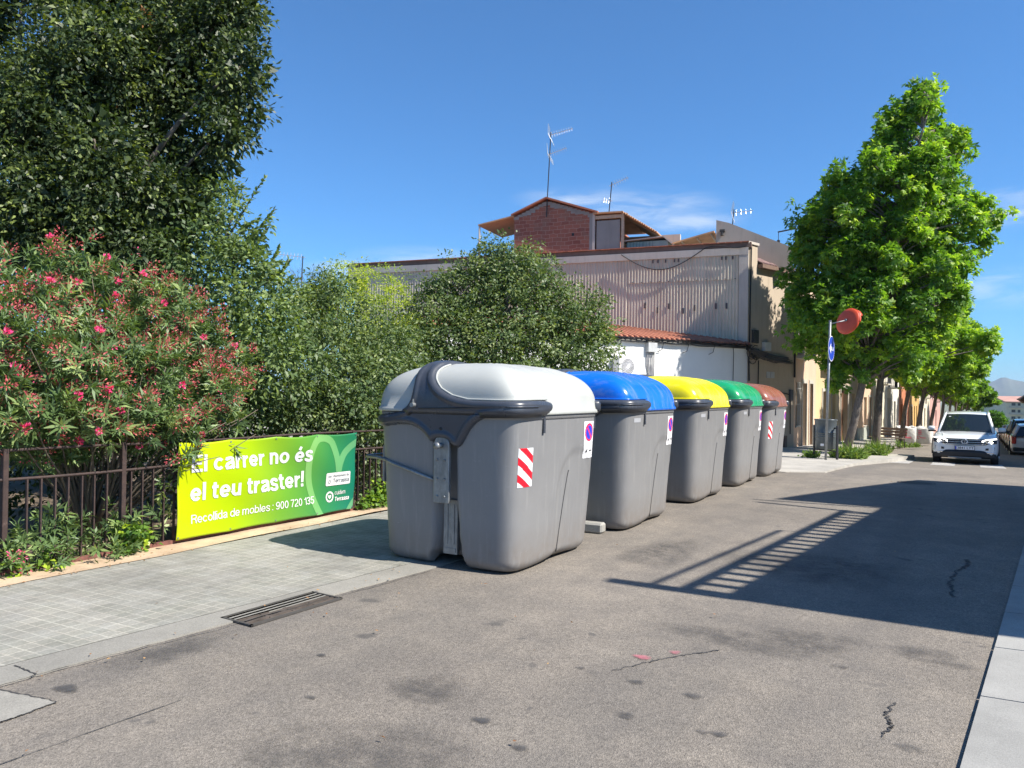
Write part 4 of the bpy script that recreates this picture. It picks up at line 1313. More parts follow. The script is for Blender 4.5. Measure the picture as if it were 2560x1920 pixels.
# tangled cables on the corner
m_ = MB()
rc = random.Random(5)
for i in range(22):
    z0_ = 3.35 + rc.uniform(-.1, .1); pts = []
    sag = rc.uniform(-.1, .30); s_end = rc.uniform(2.2, LC - .05)
    for k_ in range(13):
        t = k_ / 12
        pts.append(PC(-.2 + (s_end + .2) * t, z0_ - .42 * t - sag * math.sin(math.pi * t) * .7 + rc.uniform(-.02, .02), .06 + .05 * math.sin(math.pi * t) + rc.uniform(0, .03)))
    m_.tube(pts, rc.uniform(.012, .026), 5)
for i in range(7):
    a = rc.uniform(0, 3); r_ = rc.uniform(.12, .3); cx, cz = rc.uniform(.0, .5), rc.uniform(2.95, 3.25)
    m_.tube([PC(cx + r_ * math.cos(a + t * .6), cz + r_ * .8 * math.sin(a + t * .6), .09 + .02 * rc.random()) for t in range(10)], .016, 5)
for s0_, s1_, zz in ((1.05, 2.7, 3.02), (1.2, 2.75, 3.08), (1.0, 2.5, 2.96), (1.3, 2.9, 2.90)):
    m_.tube([PC(s0_, zz + .06, .12), PC((s0_ + s1_) / 2, zz, .13), PC(s1_, zz - .02, .12)], .045, 7)
m_.tube([PC(.7, 2.9, .05), PC(.68, 1.85, .05), PC(.8, 1.80, .05), PC(2.9, 1.62, .05), PC(3.1, 1.55, .05), PC(3.12, .0, .05)], .022, 6)
m_.tube([PC(-.05, 3.0, .08), PC(.0, 2.1, .08)], .035, 6)
m_.build('cables', M_CABLE, cor)
# hanging cable loop on the cladding and fine ledge cables
m_ = MB(); pts = []
for k_ in range(21):
    t = k_ / 20; s = 4.9 - 3.3 * t
    pts.append(P(s, 7.12 - .75 * math.sin(math.pi * t) * (1 - .1 * t) + .08 * t, .16))
m_.tube(pts, .018, 5)
pts = [P(1.6 - 1.5 * k_ / 6, 7.2 + .06 * math.sin(k_), .17) for k_ in range(7)]
m_.tube(pts, .02, 5); m_.build('cable_loop', M_CABLE, cor)
m_ = MB()
for s, z_ in ((3.9, 4.95), (2.95, 4.9), (1.95, 4.8), (1.15, 4.85), (.75, 4.85), (2.4, 4.7), (3.4, 4.75)):
    pbox(m_, P, s, s + .07, z_, z_ + .22, .06, .075)
for s in np.arange(.45, 4.6, .36): pbox(m_, P, s, s + .05, 5.97, 6.0, .09, .10)
for s in (.55, .8, .95, 2.6, 2.75, 3.1, 3.4, 3.6): pbox(m_, P, s, s + .06, 6.72, 6.85, .088, .096)
m_.build('fixings', plain('dark_fixings', (.10, .08, .08), .7), cor)

# low white annex with a terracotta lean-to roof
PE, LE, de_, ne_ = vplane(C1, (-13.6, 17.1))
if ne_.x < 0:
    PE0 = PE; PE = lambda s, z, o=0.0: PE0(s, z, -o)
anx = thing('white_annex', 'low whitewashed annex with a terracotta lean-to roof against the corrugated wall', 'building')
m_ = wall_open(PE, LE, -2, 3.42, [], .2); m_.build('wall', M_WHITEW, anx)
rv = []
def wallpt(t):   # along the corrugated wall
    return t
segs = 26; 
vsr = []
for i in range(segs + 1):
    s = LE * i / segs
    e_ = Vector(PE(s, 3.44, .12))
    # straight up the slope to the corrugated wall: same distance fraction
    w_ = Vector(P(s * 0.985 if s < 12 else s, 3.52 + .42 * min(s, 9) / 3.0, .03))
    vsr.append((e_, w_))
m_ = MB()
for i in range(segs):
    m_.quad(vsr[i][0], vsr[i + 1][0], vsr[i + 1][1], vsr[i][1])
m_.build('roof', M_TILEC, anx)
m_ = MB()
s = .1
while s < LE - .2:
    k0 = s / LE
    e_ = Vector(PE(s, 3.47, .16)); w_ = Vector(P(s * .985, 3.55 + .42 * min(s, 9) / 3.0, .05))
    m_.tube([e_, e_.lerp(w_, .5), w_], .065, 6); s += .24
m_.build('roof_tiles', M_TILEC, anx, True)
m_ = MB(); pbox(m_, PE, 0, LE, 3.30, 3.45, .0, .10); m_.build('eaves_strip', M_GREYW, anx)
m_ = MB()
rc = random.Random(3)
for j in range(5):
    pts = [PE(s, 3.33 + .05 * j * .6 + rc.uniform(-.035, .035) + (.1 if s < 3 else 0) * 0, .13 + .02 * j) for s in np.arange(0, 9.5, .45)]
    m_.tube(pts, .016, 5)
for s0_ in (1.9, 3.2, 4.4, 6.3):
    m_.tube([PE(s0_, 3.36, .13), PE(s0_ + .05, 3.1, .1), PE(s0_ + .22, 3.02, .05)], .012, 5)
m_.tube([PE(.9, 3.35, .1), PE(.8, 3.1, .04), PE(.82, 2.0, .04), PE(.85, .5, .04)], .012, 5)
m_.build('eaves_cables', M_CABLE, anx)
m_ = MB(); pbox(m_, PE, 4.72, 5.12, 3.0, 3.32, .002, .16); m_.build('junction_box', M_GREYBOX, anx)
m_ = MB()
for i, s in enumerate((4.78, 4.86, 4.94, 5.02, 5.08)):
    m_.tube([PE(s, 3.0, .06), PE(s, 2.6, .06), PE(s - .02 * i, 2.3, .06), PE(4.85, .5, .06)], .02, 6)
m_.build('conduits', plain('grey_conduit', (.30, .30, .31), .5), anx)
# air conditioner on the annex wall
ac = thing('air_conditioner', 'white air conditioner unit with round fan grille mounted on the white annex wall', 'air conditioner')
m_ = MB(); pbox(m_, PE, 5.72, 6.62, 2.10, 2.80, .10, .42); m_.build('casing', plain('ac_casing', (.66, .66, .64), .4, var=.04), ac)
m_ = MB()
cS, cZ = 6.02, 2.45
def ring(m, P, cs, cz, r0, r1, o, n=26):
    for i in range(n):
        a0, a1 = 2 * math.pi * i / n, 2 * math.pi * (i + 1) / n
        f = lambda r, a: P(cs + r * math.cos(a), cz + r * math.sin(a), o)
        m.quad(f(r0, a0), f(r1, a0), f(r1, a1), f(r0, a1))
cS = 6.26
ring(m_, PE, cS, cZ, .0, .27, .423); m_.build('fan_recess', plain('grey_fan', (.22, .22, .22), .6), ac)
m_ = MB()
for r_ in (.06, .12, .17, .22, .265):
    m_.tube([PE(cS + r_ * math.cos(2 * math.pi * k_ / 20), cZ + r_ * math.sin(2 * math.pi * k_ / 20), .432) for k_ in range(21)], .005, 4)
for k_ in range(24):
    a = 2 * math.pi * k_ / 24
    m_.tube([PE(cS + .05 * math.cos(a), cZ + .05 * math.sin(a), .432), PE(cS + .27 * math.cos(a + .3), cZ + .27 * math.sin(a + .3), .432)], .005, 4)
ring(m_, PE, cS, cZ, .0, .055, .436)
m_.build('fan_grille', M_SWH, ac)
m_ = MB(); pbox(m_, PE, 5.78, 5.83, 2.04, 2.098, .0, .42); pbox(m_, PE, 6.50, 6.55, 2.04, 2.098, .0, .42); m_.build('bracket', M_GREYBOX, ac)

# brick penthouse with gable on the parapet line
pent = thing('brick_penthouse', 'red brick gabled penthouse rising above the corrugated wall', 'building')
gl, ga, gr = 9.62, 8.15, 6.16
m_ = MB()
base = [P(gr, 7.1, -.05), P(gr, 8.96, -.05), P(ga, 9.60, -.05), P(gl, 9.0, -.05), P(gl, 7.1, -.05)]
nvec = Vector(P(0, 0, -6.0)) - Vector(P(0, 0, 0))
m_.prism(base, nvec); m_.build('wall', M_BRICK, pent)
m_ = MB()
for a, b_ in (((gr - .25, 8.90), (ga, 9.66)), ((ga, 9.66), (gl + .1, 9.04))):
    m_.prism([P(a[0], a[1], .12), P(b_[0], b_[1], .12), P(b_[0], b_[1] + .07, .12), P(a[0], a[1] + .07, .12)], Vector(P(0, 0, -6.2)) - Vector(P(0, 0, .12)))
m_.build('roof', M_TILEC, pent)
m_ = MB()
for a, b_, n in (((gr, 8.86), (ga, 9.54), 11), ((ga, 9.54), (gl, 8.95), 8)):
    for k_ in range(n):
        t = (k_ + .5) / n
        s = a[0] + (b_[0] - a[0]) * t; z_ = a[1] + (b_[1] - a[1]) * t
        pbox(m_, P, s - .12, s + .12, z_ - .12 - .05 * math.sin(k_ * 5), z_ + .03, -.06, -.03)
pbox(m_, P, gr, gr + .13, 7.1, 8.85, -.06, -.035)
m_.build('mortar_edge', M_GREYW, pent)
m_ = MB(); pbox(m_, P, gr - .1, gr - .0, 7.1, 8.95, -.12, -.02); m_.build('corner_post', M_LEDGE, pent)
m_ = MB(); pbox(m_, P, 6.95, 7.05, 8.05, 8.16, -.05, -.04); m_.build('vent_hole', M_DARK, pent)
# left lean-to canopy of the penthouse
m_ = MB()
m_.prism([P(gl - .02, 9.0, .1), P(11.25, 8.72, .1), P(11.25, 8.78, .1), P(gl - .02, 9.06, .1)], Vector(P(0, 0, -2.6)) - Vector(P(0, 0, .1)))
m_.build('canopy', M_FIBRE, pent)
m_ = MB(); m_.tube([P(11.2, 8.72, .05), P(11.2, 7.1, .05)], .04, 6); m_.build('canopy_post', M_LEDGE, pent)
# right canopy on timber posts, with a grey screen
cn = thing('timber_canopy', 'corrugated orange canopy on pale timber posts right of the brick penthouse', 'canopy')
nb_ = Vector(P(0, 0, -4.5)) - Vector(P(0, 0, 0))
m_ = MB()
za, zb_ = 8.88, 7.98
n = 34; vsr = []
for i in range(n + 1):      # waves run down the slope
    t = i / n
    for k_ in (0, 1):
        pass
P_ = P
def canop(name, sA, zA, sB, zB, o0, o1, mat, parent, waves=14):
    vs = []; n = waves * 6
    for i in range(n + 1):
        t = i / n; o = o0 + (o1 - o0) * t; w = .035 * math.sin(2 * math.pi * waves * t)
        vs += [P(sA, zA + w, o), P(sB, zB + w, o)]
    fs = [(2 * i, 2 * i + 1, 2 * i + 3, 2 * i + 2) for i in range(n)]
    o_ = meshobj(name, vs, fs, mat, parent, True)
    md = o_.modifiers.new('t', 'SOLIDIFY'); md.thickness = .012
    return o_
# scalloped edge seen from the street: waves across s
vs = []; n = 16 * 6
for i in range(n + 1):
    t = i / n; s = 4.9 - (4.9 - 3.45) * t; w = .04 * math.sin(2 * math.pi * 16 * t)
    z_ = 8.86 - (8.86 - 7.92) * t
    vs += [P(s, z_ + w, .12), P(s, z_ + w + .05, -4.2)]
fs = [(2 * i, 2 * i + 1, 2 * i + 3, 2 * i + 2) for i in range(n)]
o_ = meshobj('roof', vs, fs, M_FIBRE, cn, True); md = o_.modifiers.new('t', 'SOLIDIFY'); md.thickness = .012
m_ = MB(); m_.prism([P(6.1, 8.86, .10), P(4.88, 8.84, .10), P(4.88, 8.90, .10), P(6.1, 8.92, .10)], nb_); m_.build('flat_roof', M_FIBRE, cn)
m_ = MB(); pbox(m_, P, 4.84, 4.95, 7.2, 8.84, -.12, .0); m_.build('post', M_TIMB, cn)
m_ = MB(); pbox(m_, P, 4.9, 6.05, 8.66, 8.80, -.10, -.02)
m_.build('beam', M_TIMB, cn)
for oo in (-1, -2, -3): MB().prism([P(4.85, 8.74, oo), P(3.5, 7.88, oo), P(3.5, 7.98, oo), P(4.85, 8.84, oo)], nb_ * .02).build('rafter', M_TIMB, cn)
m_ = MB(); pbox(m_, P, 5.02, 6.0, 7.3, 8.6, -.14, -.08); m_.build('screen', M_GREYW, cn)
m_ = MB(); pbox(m_, P, 3.3, 6.0, 7.2, 8.7, -4.4, -4.2); m_.build('back_wall', M_LEDGE, cn)
m_ = MB(); m_.cyl(P(5.2, 8.9, -1.2), P(5.2, 9.05, -1.2), .16, 12); m_.cyl(P(5.2, 9.05, -1.2), P(5.2, 9.09, -1.2), .24, 12); m_.build('chimney_cowl', M_COPE, cn)
# green metal shed
sh = thing('green_shed', 'small green sheet metal shed on the roof terrace', 'shed')
m_ = MB(); pbox(m_, P, 3.1, 4.78, 7.15, 7.68, -1.9, -.25); m_.build('wall', M_GREENM, sh)
m_ = MB()
for s in np.arange(3.7, 4.76, .13): pbox(m_, P, s, s + .03, 7.2, 7.67, -.25, -.235)
m_.build('rib', plain('green_rib', (.16, .22, .21), .5), sh)
m_ = MB(); m_.prism([P(2.95, 7.50, -.12), P(3.28, 7.80, -.12), P(3.28, 7.84, -.12), P(2.90, 7.54, -.12)], Vector(P(0, 0, -2.0)) - Vector(P(0, 0, -.12)))
m_.prism([P(3.28, 7.80, -.12), P(4.9, 7.70, -.12), P(4.9, 7.74, -.12), P(3.28, 7.84, -.12)], Vector(P(0, 0, -2.0)) - Vector(P(0, 0, -.12)))
m_.build('roof', M_LEDGE, sh)
# wall with raised end, second canopy and far grey roof
rw = thing('rooftop_wall', 'weathered grey party wall with a sloping top behind the parapet', 'wall')
m_ = MB(); m_.prism([P(1.40, 7.0, -1.5), P(1.40, 8.62, -1.5), P(.9, 8.47, -1.5), P(-1.5, 7.35, -1.5), P(-1.5, 6.5, -1.5)], (Vector(P(0, 0, -.28)) - Vector(P(0, 0, 0))))
m_.build('masonry', plaster('mauve_render', (.50, .42, .35), .15, .35), rw)
m_ = MB(); pbox(m_, P, 1.05, 1.25, 8.12, 8.2, -1.5, -1.35); m_.cyl(P(1.15, 7.96, -1.42), P(1.15, 8.12, -1.42), .07, 8); m_.build('bracket', M_IRON, rw)
c2n = thing('rear_canopy', 'sloping orange canopy between the green shed and the grey party wall', 'canopy')
m_ = MB(); m_.prism([P(1.45, 8.08, -1.2), P(3.25, 7.66, -1.2), P(3.25, 7.72, -1.2), P(1.45, 8.14, -1.2)], nb_ * .6); m_.build('roof', M_FIBRE, c2n)
m_ = MB(); pbox(m_, P, 1.5, 3.2, 7.15, 7.6, -3.9, -3.8); m_.build('back_panel', M_GREENM, c2n)
m_ = MB()
for s in (1.55, 2.1, 2.7): MB().prism([P(s, 7.98 - (s - 1.55) * .22, -1.25), P(s + .05, 7.97 - (s - 1.55) * .22, -1.25), P(s + .05, 8.03 - (s - 1.55) * .22, -1.25), P(s, 8.04 - (s - 1.55) * .22, -1.25)], nb_ * .55).build('rafter', M_TIMB, c2n)
m_.tube([P(3.2, 7.1, -1.25), P(3.2, 7.66, -1.25)], .035, 6)
m_.build('beam', M_TIMB, c2n)
fr = thing('far_rooftop', 'distant grey metal rooftop behind the terrace', 'building')
m_ = MB(); pbox(m_, P, 2.6, 4.6, 6.5, 8.45, -9.0, -6.0); m_.build('wall', M_GREYW, fr)
m_ = MB(); m_.prism([P(2.1, 8.25, -5.8), P(2.9, 8.62, -5.8), P(4.7, 8.70, -5.8), P(4.7, 8.62, -5.8), P(2.9, 8.54, -5.8)], (Vector(P(0, 0, -3)) - Vector(P(0, 0, 0)))); m_.build('roof', plain('dark_sheet', (.12, .13, .14), .5), fr)

# aerials
M_ALU = plain('aluminium', (.55, .56, .57), .35, .6)
def aerial(label, base, top, booms, group='rooftop aerials'):
    t = thing('tv_aerial', label, 'aerial', base, 0, group)
    B_ = Vector(base); T_ = Vector(top) - B_
    MB().tube([(0, 0, 0), tuple(T_)], .022, 6).build('mast', M_IRONB, t)
    for (f, ln, az, n, refl, up_) in booms:
        c = T_ * f; d = Vector((math.cos(az), math.sin(az), up_)).normalized(); sd_ = Vector((-math.sin(az), math.cos(az), 0)); u_ = d.cross(sd_).normalized()
        m_ = MB(); m_.tube([c - d * .1, c + d * ln], .014, 5)
        for k_ in range(n):
            q = c + d * (ln * (k_ + .5) / n); w = .13 * (1 - .3 * k_ / n)
            m_.tube([q - sd_ * w * .4 + u_ * w, q + sd_ * w * .4 - u_ * w], .006, 4); m_.tube([q + sd_ * w * .4 + u_ * w, q - sd_ * w * .4 - u_ * w], .006, 4)
        m_.build('boom', M_ALU, t)
        if refl:
            m_ = MB()
            for k_ in range(6):
                for sg in (-1, 1):
                    q0 = c - d * .08 + u_ * (.04 + .07 * k_) * sg + d * .02 * k_
                    m_.tube([q0 - sd_ * .28, q0 + sd_ * .28], .006, 4)
            for sg in (-1, 1):
                for w in (-.28, 0, .28): m_.tube([c - d * .08 + sd_ * w, c - d * .08 + d * .1 + u_ * .40 * sg + sd_ * w], .006, 4)
            m_.build('reflector', M_ALU, t)
    return t
b1 = P(ga, 8.9, .02); t1 = P(8.0, 12.45, .02)
aerial('tall mast aerial with two grid reflectors at the peak of the brick gable', b1, t1, [(.965, .95, R(20), 9, True, .25), (.74, .75, R(25), 8, True, .35)])
aerial('thin aerial standing on the canopy roof right of the gable', P(5.7, 8.8, -.8), P(5.57, 10.35, -.8), [(.92, .75, R(25), 7, False, .45), (.5, .3, R(200), 3, False, .1)])
aerial('short wide aerial on top of the grey party wall', P(.78, 8.35, -1.6), P(.72, 9.02, -1.6), [(.8, .75, R(10), 4, True, .05)])
aerial('aerial mast rising over the hedge beside the bare twigs', (-22.43, 21.57, 3.2), (-22.3, 21.63, 6.75), [(.985, 1.1, R(210), 8, False, .12)])
# pulley arm
t = thing('pulley_arm', 'dark metal pulley arm with a hanging hook above the mauve roof', 'pulley')
MB().tube([P(-1.6, 6.9, -1.7), P(-1.62, 8.15, -1.7)], .03, 6).build('post', M_IRONB, t)
MB().tube([P(-1.62, 8.12, -1.7), P(-.95, 8.02, -1.7)], .03, 6).build('arm', M_IRONB, t)
MB().tube([P(-.98, 8.02, -1.7), P(-.98, 7.7, -1.7)], .012, 5).cyl(P(-.98, 7.7, -1.7), P(-.98, 7.45, -1.7), .06, 8).build('hook_block', M_IRONB, t)

# the row of town houses
def town_house(i, y0, y1, top, wallmat, label, ops, roofm=None, base=None, x0=None, x1=None):
    xa = -6.0 + bend(y0) if x0 is None else x0; xb = -6.0 + bend(y1)
    PF, LF, df, nf = vplane((xa, y0), (xb, y1))
    t = thing('town_house', label, 'house', (0, 0, 0), 0, 'town houses along the left side of the street')
    gl_ = gz((y0 + y1) / 2) - .2
    op = []
    for o in ops:
        op.append((o[1], o[2], o[3] + gl_ + .3, o[4] + gl_ + .3))
    m_ = wall_open(PF, LF, gl_ - .6, top, op, .25)
    m_.quad(PF(LF, gl_ - .6), PF(LF, gl_ - .6, -8), PF(LF, top, -8), PF(LF, top)); m_.quad(PF(0, gl_ - .6, -8), PF(0, gl_ - .6), PF(0, top), PF(0, top, -8))
    m_.quad(PF(0, top), PF(LF, top), PF(LF, top, -8), PF(0, top, -8))
    m_.build('wall', wallmat, t, fix=False)
    if base:
        m_ = MB(); cuts = sorted([(o[1], o[2]) for o in ops if o[3] < .8])
        s = 0
        for a, b_ in cuts + [(LF, LF)]:
            if a - s > .05: pbox(m_, PF, s + .004, a - .004, gl_ - .5, gl_ + 1.1, .0, .03)
            s = b_
        m_.build('plinth', base, t)
    m_ = MB(); pbox(m_, PF, .01, LF - .01, top, top + .14, -.3, .22); m_.build('cornice', M_STONET, t)
    for o, q in zip(ops, op):
        if o[0][0] == 'w': window(t, PF, q[0] + .003, q[1] - .003, q[2] + .003, q[3] - .003, bars='b' in o[0], shutter=.55 if 's' in o[0] else None)
        if o[0][0] == 'd': door(t, PF, q[0] + .003, q[1] - .003, q[2], q[3] - .003, o[5] if len(o) > 5 else M_BROWNW)
        if 'B' in o[0]: balcony(t, PF, q[0] - .35, q[1] + .35, q[2] - .02, .5, 'y' in o[0], rail=o[6] if len(o) > 6 else M_IRONB)
    return t, PF, LF, gl_
M_H = {k: plaster('render_' + k, c) for k, c in dict(peach=(.62, .44, .31), yellow=(.60, .46, .26), ochre=(.55, .34, .12), cream=(.64, .58, .44), orange=(.52, .19, .09), pale=(.66, .62, .54), tan=(.40, .33, .24), pink=(.52, .30, .25)).items()}
M_STONEW = NT('rough_stone_base'); q_ = M_STONEW.pos()
M_STONEW.base(M_STONEW.ramp(M_STONEW.noise(q_, 9, 5, .7), [(.35, (.26, .19, .10)), (.65, (.52, .42, .26))])).rough(.95).bump(M_STONEW.noise(q_, 12, 5), .6, .03); M_STONEW = M_STONEW.m
M_GREENB = plaster('grey_green_plinth', (.36, .38, .33), .12, .2)
town_house(0, 32.9, 38.3, 6.5, M_H['peach'], 'peach two storey house with barred window and grey door at the corner',
           [('wb', .35, 1.35, .95, 2.75), ('d', 1.85, 2.85, -.2, 2.75, M_GREYD), ('d', 3.6, 4.45, -.2, 2.75, M_BROWNW), ('wBy', .75, 1.85, 3.9, 6.1, M_WFRAME, M_STEEL), ('ws', 3.4, 4.4, 4.3, 6.0)], x0=-6.0)
town_house(1, 38.3, 44.2, 6.6, M_H['yellow'], 'yellow ochre house with a rough stone base behind the road sign',
           [('d', 1.6, 2.7, -.2, 2.6), ('w', 4.0, 5.2, .3, 2.8), ('wsB', 1.4, 2.5, 3.9, 6.0), ('ws', 4.0, 5.0, 4.4, 6.0)], base=M_STONEW)
town_house(2, 44.2, 50.3, 6.0, M_H['tan'], 'tan house with a wide stone doorway behind the leaning trunk',
           [('d', .8, 2.9, -.2, 3.0, M_BROWNW), ('w', 4.2, 5.3, .8, 2.7), ('wB', .9, 2.0, 3.9, 6.0), ('ws', 4.0, 5.1, 4.3, 5.9)])
town_house(3, 50.3, 56.8, 6.2, M_H['peach'], 'salmon house with a grey green plinth and closed shutters',
           [('ws', 2.6, 3.8, .9, 2.7), ('d', 4.6, 5.6, -.2, 2.7, M_DARK), ('ws', 1.2, 2.3, 4.2, 5.9), ('wB', 4.2, 5.3, 3.9, 6.0)], base=M_GREENB)
town_house(4, 56.8, 63.0, 5.6, M_H['cream'], 'pale yellow narrow house between two grey doorways',
           [('d', .6, 2.0, -.2, 2.8, M_GREYD), ('w', 3.4, 4.5, .8, 2.7), ('ws', 1.0, 2.1, 4.2, 5.9), ('wsB', 3.8, 5.0, 3.9, 5.9)])
town_house(5, 63.0, 71.0, 5.2, M_H['pale'], 'off white house with tall grey shutters past the bench',
           [('d', 1.0, 2.6, -.2, 2.9, M_GREYD), ('w', 4.8, 6.0, .6, 2.8), ('wsB', 1.4, 2.6, 3.9, 6.0), ('ws', 5.2, 6.2, 4.2, 5.9)])
town_house(6, 71.0, 79.0, 5.0, M_H['orange'], 'orange red house with white window frames',
           [('w', 1.2, 2.6, .9, 2.8), ('d', 4.4, 5.6, -.2, 2.8), ('ws', 1.4, 2.6, 4.2, 5.9), ('wB', 5.2, 6.2, 3.9, 5.9)])
town_house(7, 79.0, 88.0, 4.7, M_H['ochre'], 'mustard coloured house with narrow tall openings',
           [('d', 1.2, 2.4, -.2, 2.8), ('w', 4.2, 5.0, .6, 2.8), ('w', 6.2, 7.0, .6, 2.8), ('ws', 1.4, 2.6, 4.2, 5.9), ('wB', 5.2, 6.2, 3.9, 5.9)])
town_house(8, 88.0, 100.0, 4.4, M_H['cream'], 'cream house with a brown doorway beyond the mustard one',
           [('d', 1.5, 3.2, -.2, 2.8), ('w', 5.6, 7.0, .8, 2.8), ('ws', 2.4, 3.6, 4.2, 5.9), ('wB', 7.2, 8.2, 3.9, 5.9)])
town_house(9, 100.0, 116.0, 4.0, M_H['pink'], 'pinkish house at the far end of the visible row',
           [('d', 2.5, 4.2, -.2, 2.8), ('w', 8.6, 10.0, .8, 2.8), ('ws', 3.4, 4.6, 4.2, 5.9), ('wB', 9.2, 10.2, 3.9, 5.9)])

# right side: the building that throws the big shadow (outside the frame) ------------------
M_RB = M_H['pale']
sb = thing('terrace_building', 'two storey building with roof railing beside the right pavement, casting the road shadow', 'building')
xf = lambda y: 2.6 + .1 * (y - 6)
tn = math.tan(R(SUN_EL)) / math.cos(R(SUN_AZ))
def FP(y, z, o=0.0): return (xf(y) - o, y, z)
YA, YB, YC = 6.20, 12.38, 17.45
m_ = MB()
def slab(y0, y1, z0a, z1a, z0b, z1b, back=7.0):
    m_.prism([FP(y0, z0a), FP(y1, z0b), FP(y1, z1b), FP(y0, z1a)], (back, 0, 0))
slab(YA, YB, -.3, 4.56, -.3, 4.56); m_.build('wall', M_RB, sb)
m_ = MB(); slab(YB + .003, YC, -.3, 6.15, -.3, 4.80); m_.build('gable_wall', M_H['tan'], sb)
m_ = MB(); slab(YA, YB - .6, 4.87, 4.99, 4.87, 4.99, .02); m_.build('top_rail', M_STONET, sb)
for i in range(22):
    y = YA + .12 + i * (YB - .7 - YA) / 22
    b_ = MB(); b_.box(xf(y) + .0, xf(y) + .02, y - .05, y + .05, 4.56, 4.87); b_.build('baluster', M_STONET, sb)
m_ = MB(); m_.box(xf(YA) - .0, xf(YA) + .14, YA - .02, YA + .14, 4.56, 5.62); m_.build('pier', M_STONET, sb)
m_ = MB(); m_.tube([FP(YA + .1, 5.33, -.1), FP(9.6, 5.27, -.1), FP(9.6, 4.5, -.1)], .03, 5); m_.tube([FP(11.6, 4.5, -.2), FP(11.9, 6.45, -.2)], .05, 5); m_.tube([FP(12.3, 4.5, -.2), FP(12.15, 6.6, -.2)], .035, 5)
m_.build('pole', M_STEEL, sb)
PR, LR, dr, nr = vplane((4.6, 27.5), (4.6 + bend(120) , 120))
rb = thing('right_house_row', 'cream house block on the right of the street with brown awnings', 'building')
m_ = MB(); 
m_.add([(4.6, 27.5, -2.5), (4.6 + bend(120), 120, -7), (20, 120, -7), (20, 27.5, -2.5), (4.6, 27.5, 4.85), (4.6 + bend(120), 120, 3.6), (20, 120, 3.6), (20, 27.5, 4.85)], [(0, 3, 2, 1), (4, 5, 6, 7), (0, 1, 5, 4), (1, 2, 6, 5), (2, 3, 7, 6), (3, 0, 4, 7)])
m_.build('wall', M_H['peach'], rb)
M_AWN = plain('brown_awning', (.16, .08, .05), .8, scale=4, var=.2)
for (ya, yb, za, zb) in ((57, 61, 1.25, 2.35), (57, 61, -.75, .45)):
    m_ = MB(); x_ = 4.6 + bend(ya)
    m_.prism([(x_, ya, zb), (x_ - 1.6, ya, zb - .35), (x_ - 2.35, ya, za + .25), (x_ - 2.0, ya, za), (x_ - .9, ya, za + .2), (x_, ya, zb - .5)], (0, yb - ya, 0)); m_.build('awning', M_AWN, rb)

# far apartment block and mountain ------------------------------------------------
ap = thing('apartment_block', 'distant cream apartment block with pink tiled roof and balconies', 'building')
A0 = (18.7, 475.0); A1 = (48.0, 470.0); A2 = (8.0, 492.0)
PA, LA, dA, nA = vplane(A0, A1)
zb0 = -20.0
m_ = MB(); m_.prism([(A0[0], A0[1], zb0), (A1[0], A1[1], zb0), (A1[0] - 10, A1[1] + 18, zb0), (A2[0], A2[1], zb0)], (0, 0, 19.2)); m_.build('wall', M_H['cream'], ap)
m_ = MB(); m_.prism([(A0[0] - .5, A0[1] - 1, -.8), (A1[0], A1[1] - 1, -.8), (A1[0] - 5, A1[1] + 9, 2.0), ((A0[0] + A2[0]) / 2, (A0[1] + A2[1]) / 2, 2.0)], (0, 0, .4))
m_.prism([((A0[0] + A2[0]) / 2, (A0[1] + A2[1]) / 2, 2.0), (A1[0] - 5, A1[1] + 9, 2.0), (A1[0] - 10, A1[1] + 19, -.8), (A2[0] - .5, A2[1] + 1, -.8)], (0, 0, .4))
m_.prism([(A0[0], A0[1], -.8), ((A0[0] + A2[0]) / 2, (A0[1] + A2[1]) / 2, 2.0), (A2[0], A2[1], -.8)], (.5, .2, 0))
m_.build('roof', plain('pink_tiles', (.50, .28, .22), .8, scale=.3), ap)
for f_ in range(5):
    z_ = -17.6 + f_ * 3.5
    m_ = MB(); pbox(m_, PA, 1.5, 7.5, z_, z_ + .25, .0, 1.4); pbox(m_, PA, 1.5, 7.5, z_ + .25, z_ + 1.1, 1.3, 1.4)
    pbox(m_, PA, 14.0, 20.0, z_, z_ + .25, .0, 1.4); pbox(m_, PA, 14, 20, z_ + .25, z_ + 1.1, 1.3, 1.4)
    m_.build('balcony', M_STONET, ap)
    m_ = MB(); pbox(m_, PA, 2.5, 4.2, z_ + .3, z_ + 2.5, .0, .05); pbox(m_, PA, 5.2, 6.4, z_ + .3, z_ + 2.5, .0, .05); pbox(m_, PA, 9.5, 11, z_ + 1.0, z_ + 2.5, .0, .05); m_.build('window', M_GLASS, ap)

# mountain
M_MT = NT('mountain_rock'); q_ = M_MT.pos()
sn = M_MT.n('ShaderNodeSeparateXYZ'); M_MT.L(M_MT.n('ShaderNodeNewGeometry').outputs['Normal'], sn.inputs[0])
cc = M_MT.ramp(M_MT.noise(q_, .004, 8, .7), [(.35, (.045, .065, .03)), (.6, (.10, .10, .055)), (.75, (.30, .22, .17))])
M_MT.base(M_MT.mix(M_MT.ramp(sn.outputs['Z'], [(.55, .7), (.8, 0.)]), cc, (.34, .25, .20))).rough(.95); M_MT = M_MT.m
from mathutils import noise as mnoise
prof = [(-6000, 30), (-3000, 60), (-1200, 90), (-135, 114), (0, 122), (60, 128), (145, 118), (200, 132), (240, 156), (275, 158), (310, 142), (400, 124), (600, 108), (1000, 80), (2500, 60), (6000, 30)]
vs = []; fs = []; NXm, NYm = 260, 60
xs_m = np.concatenate([np.linspace(-6000, -300, 50), np.linspace(-290, 800, 160), np.linspace(830, 6000, 50)])
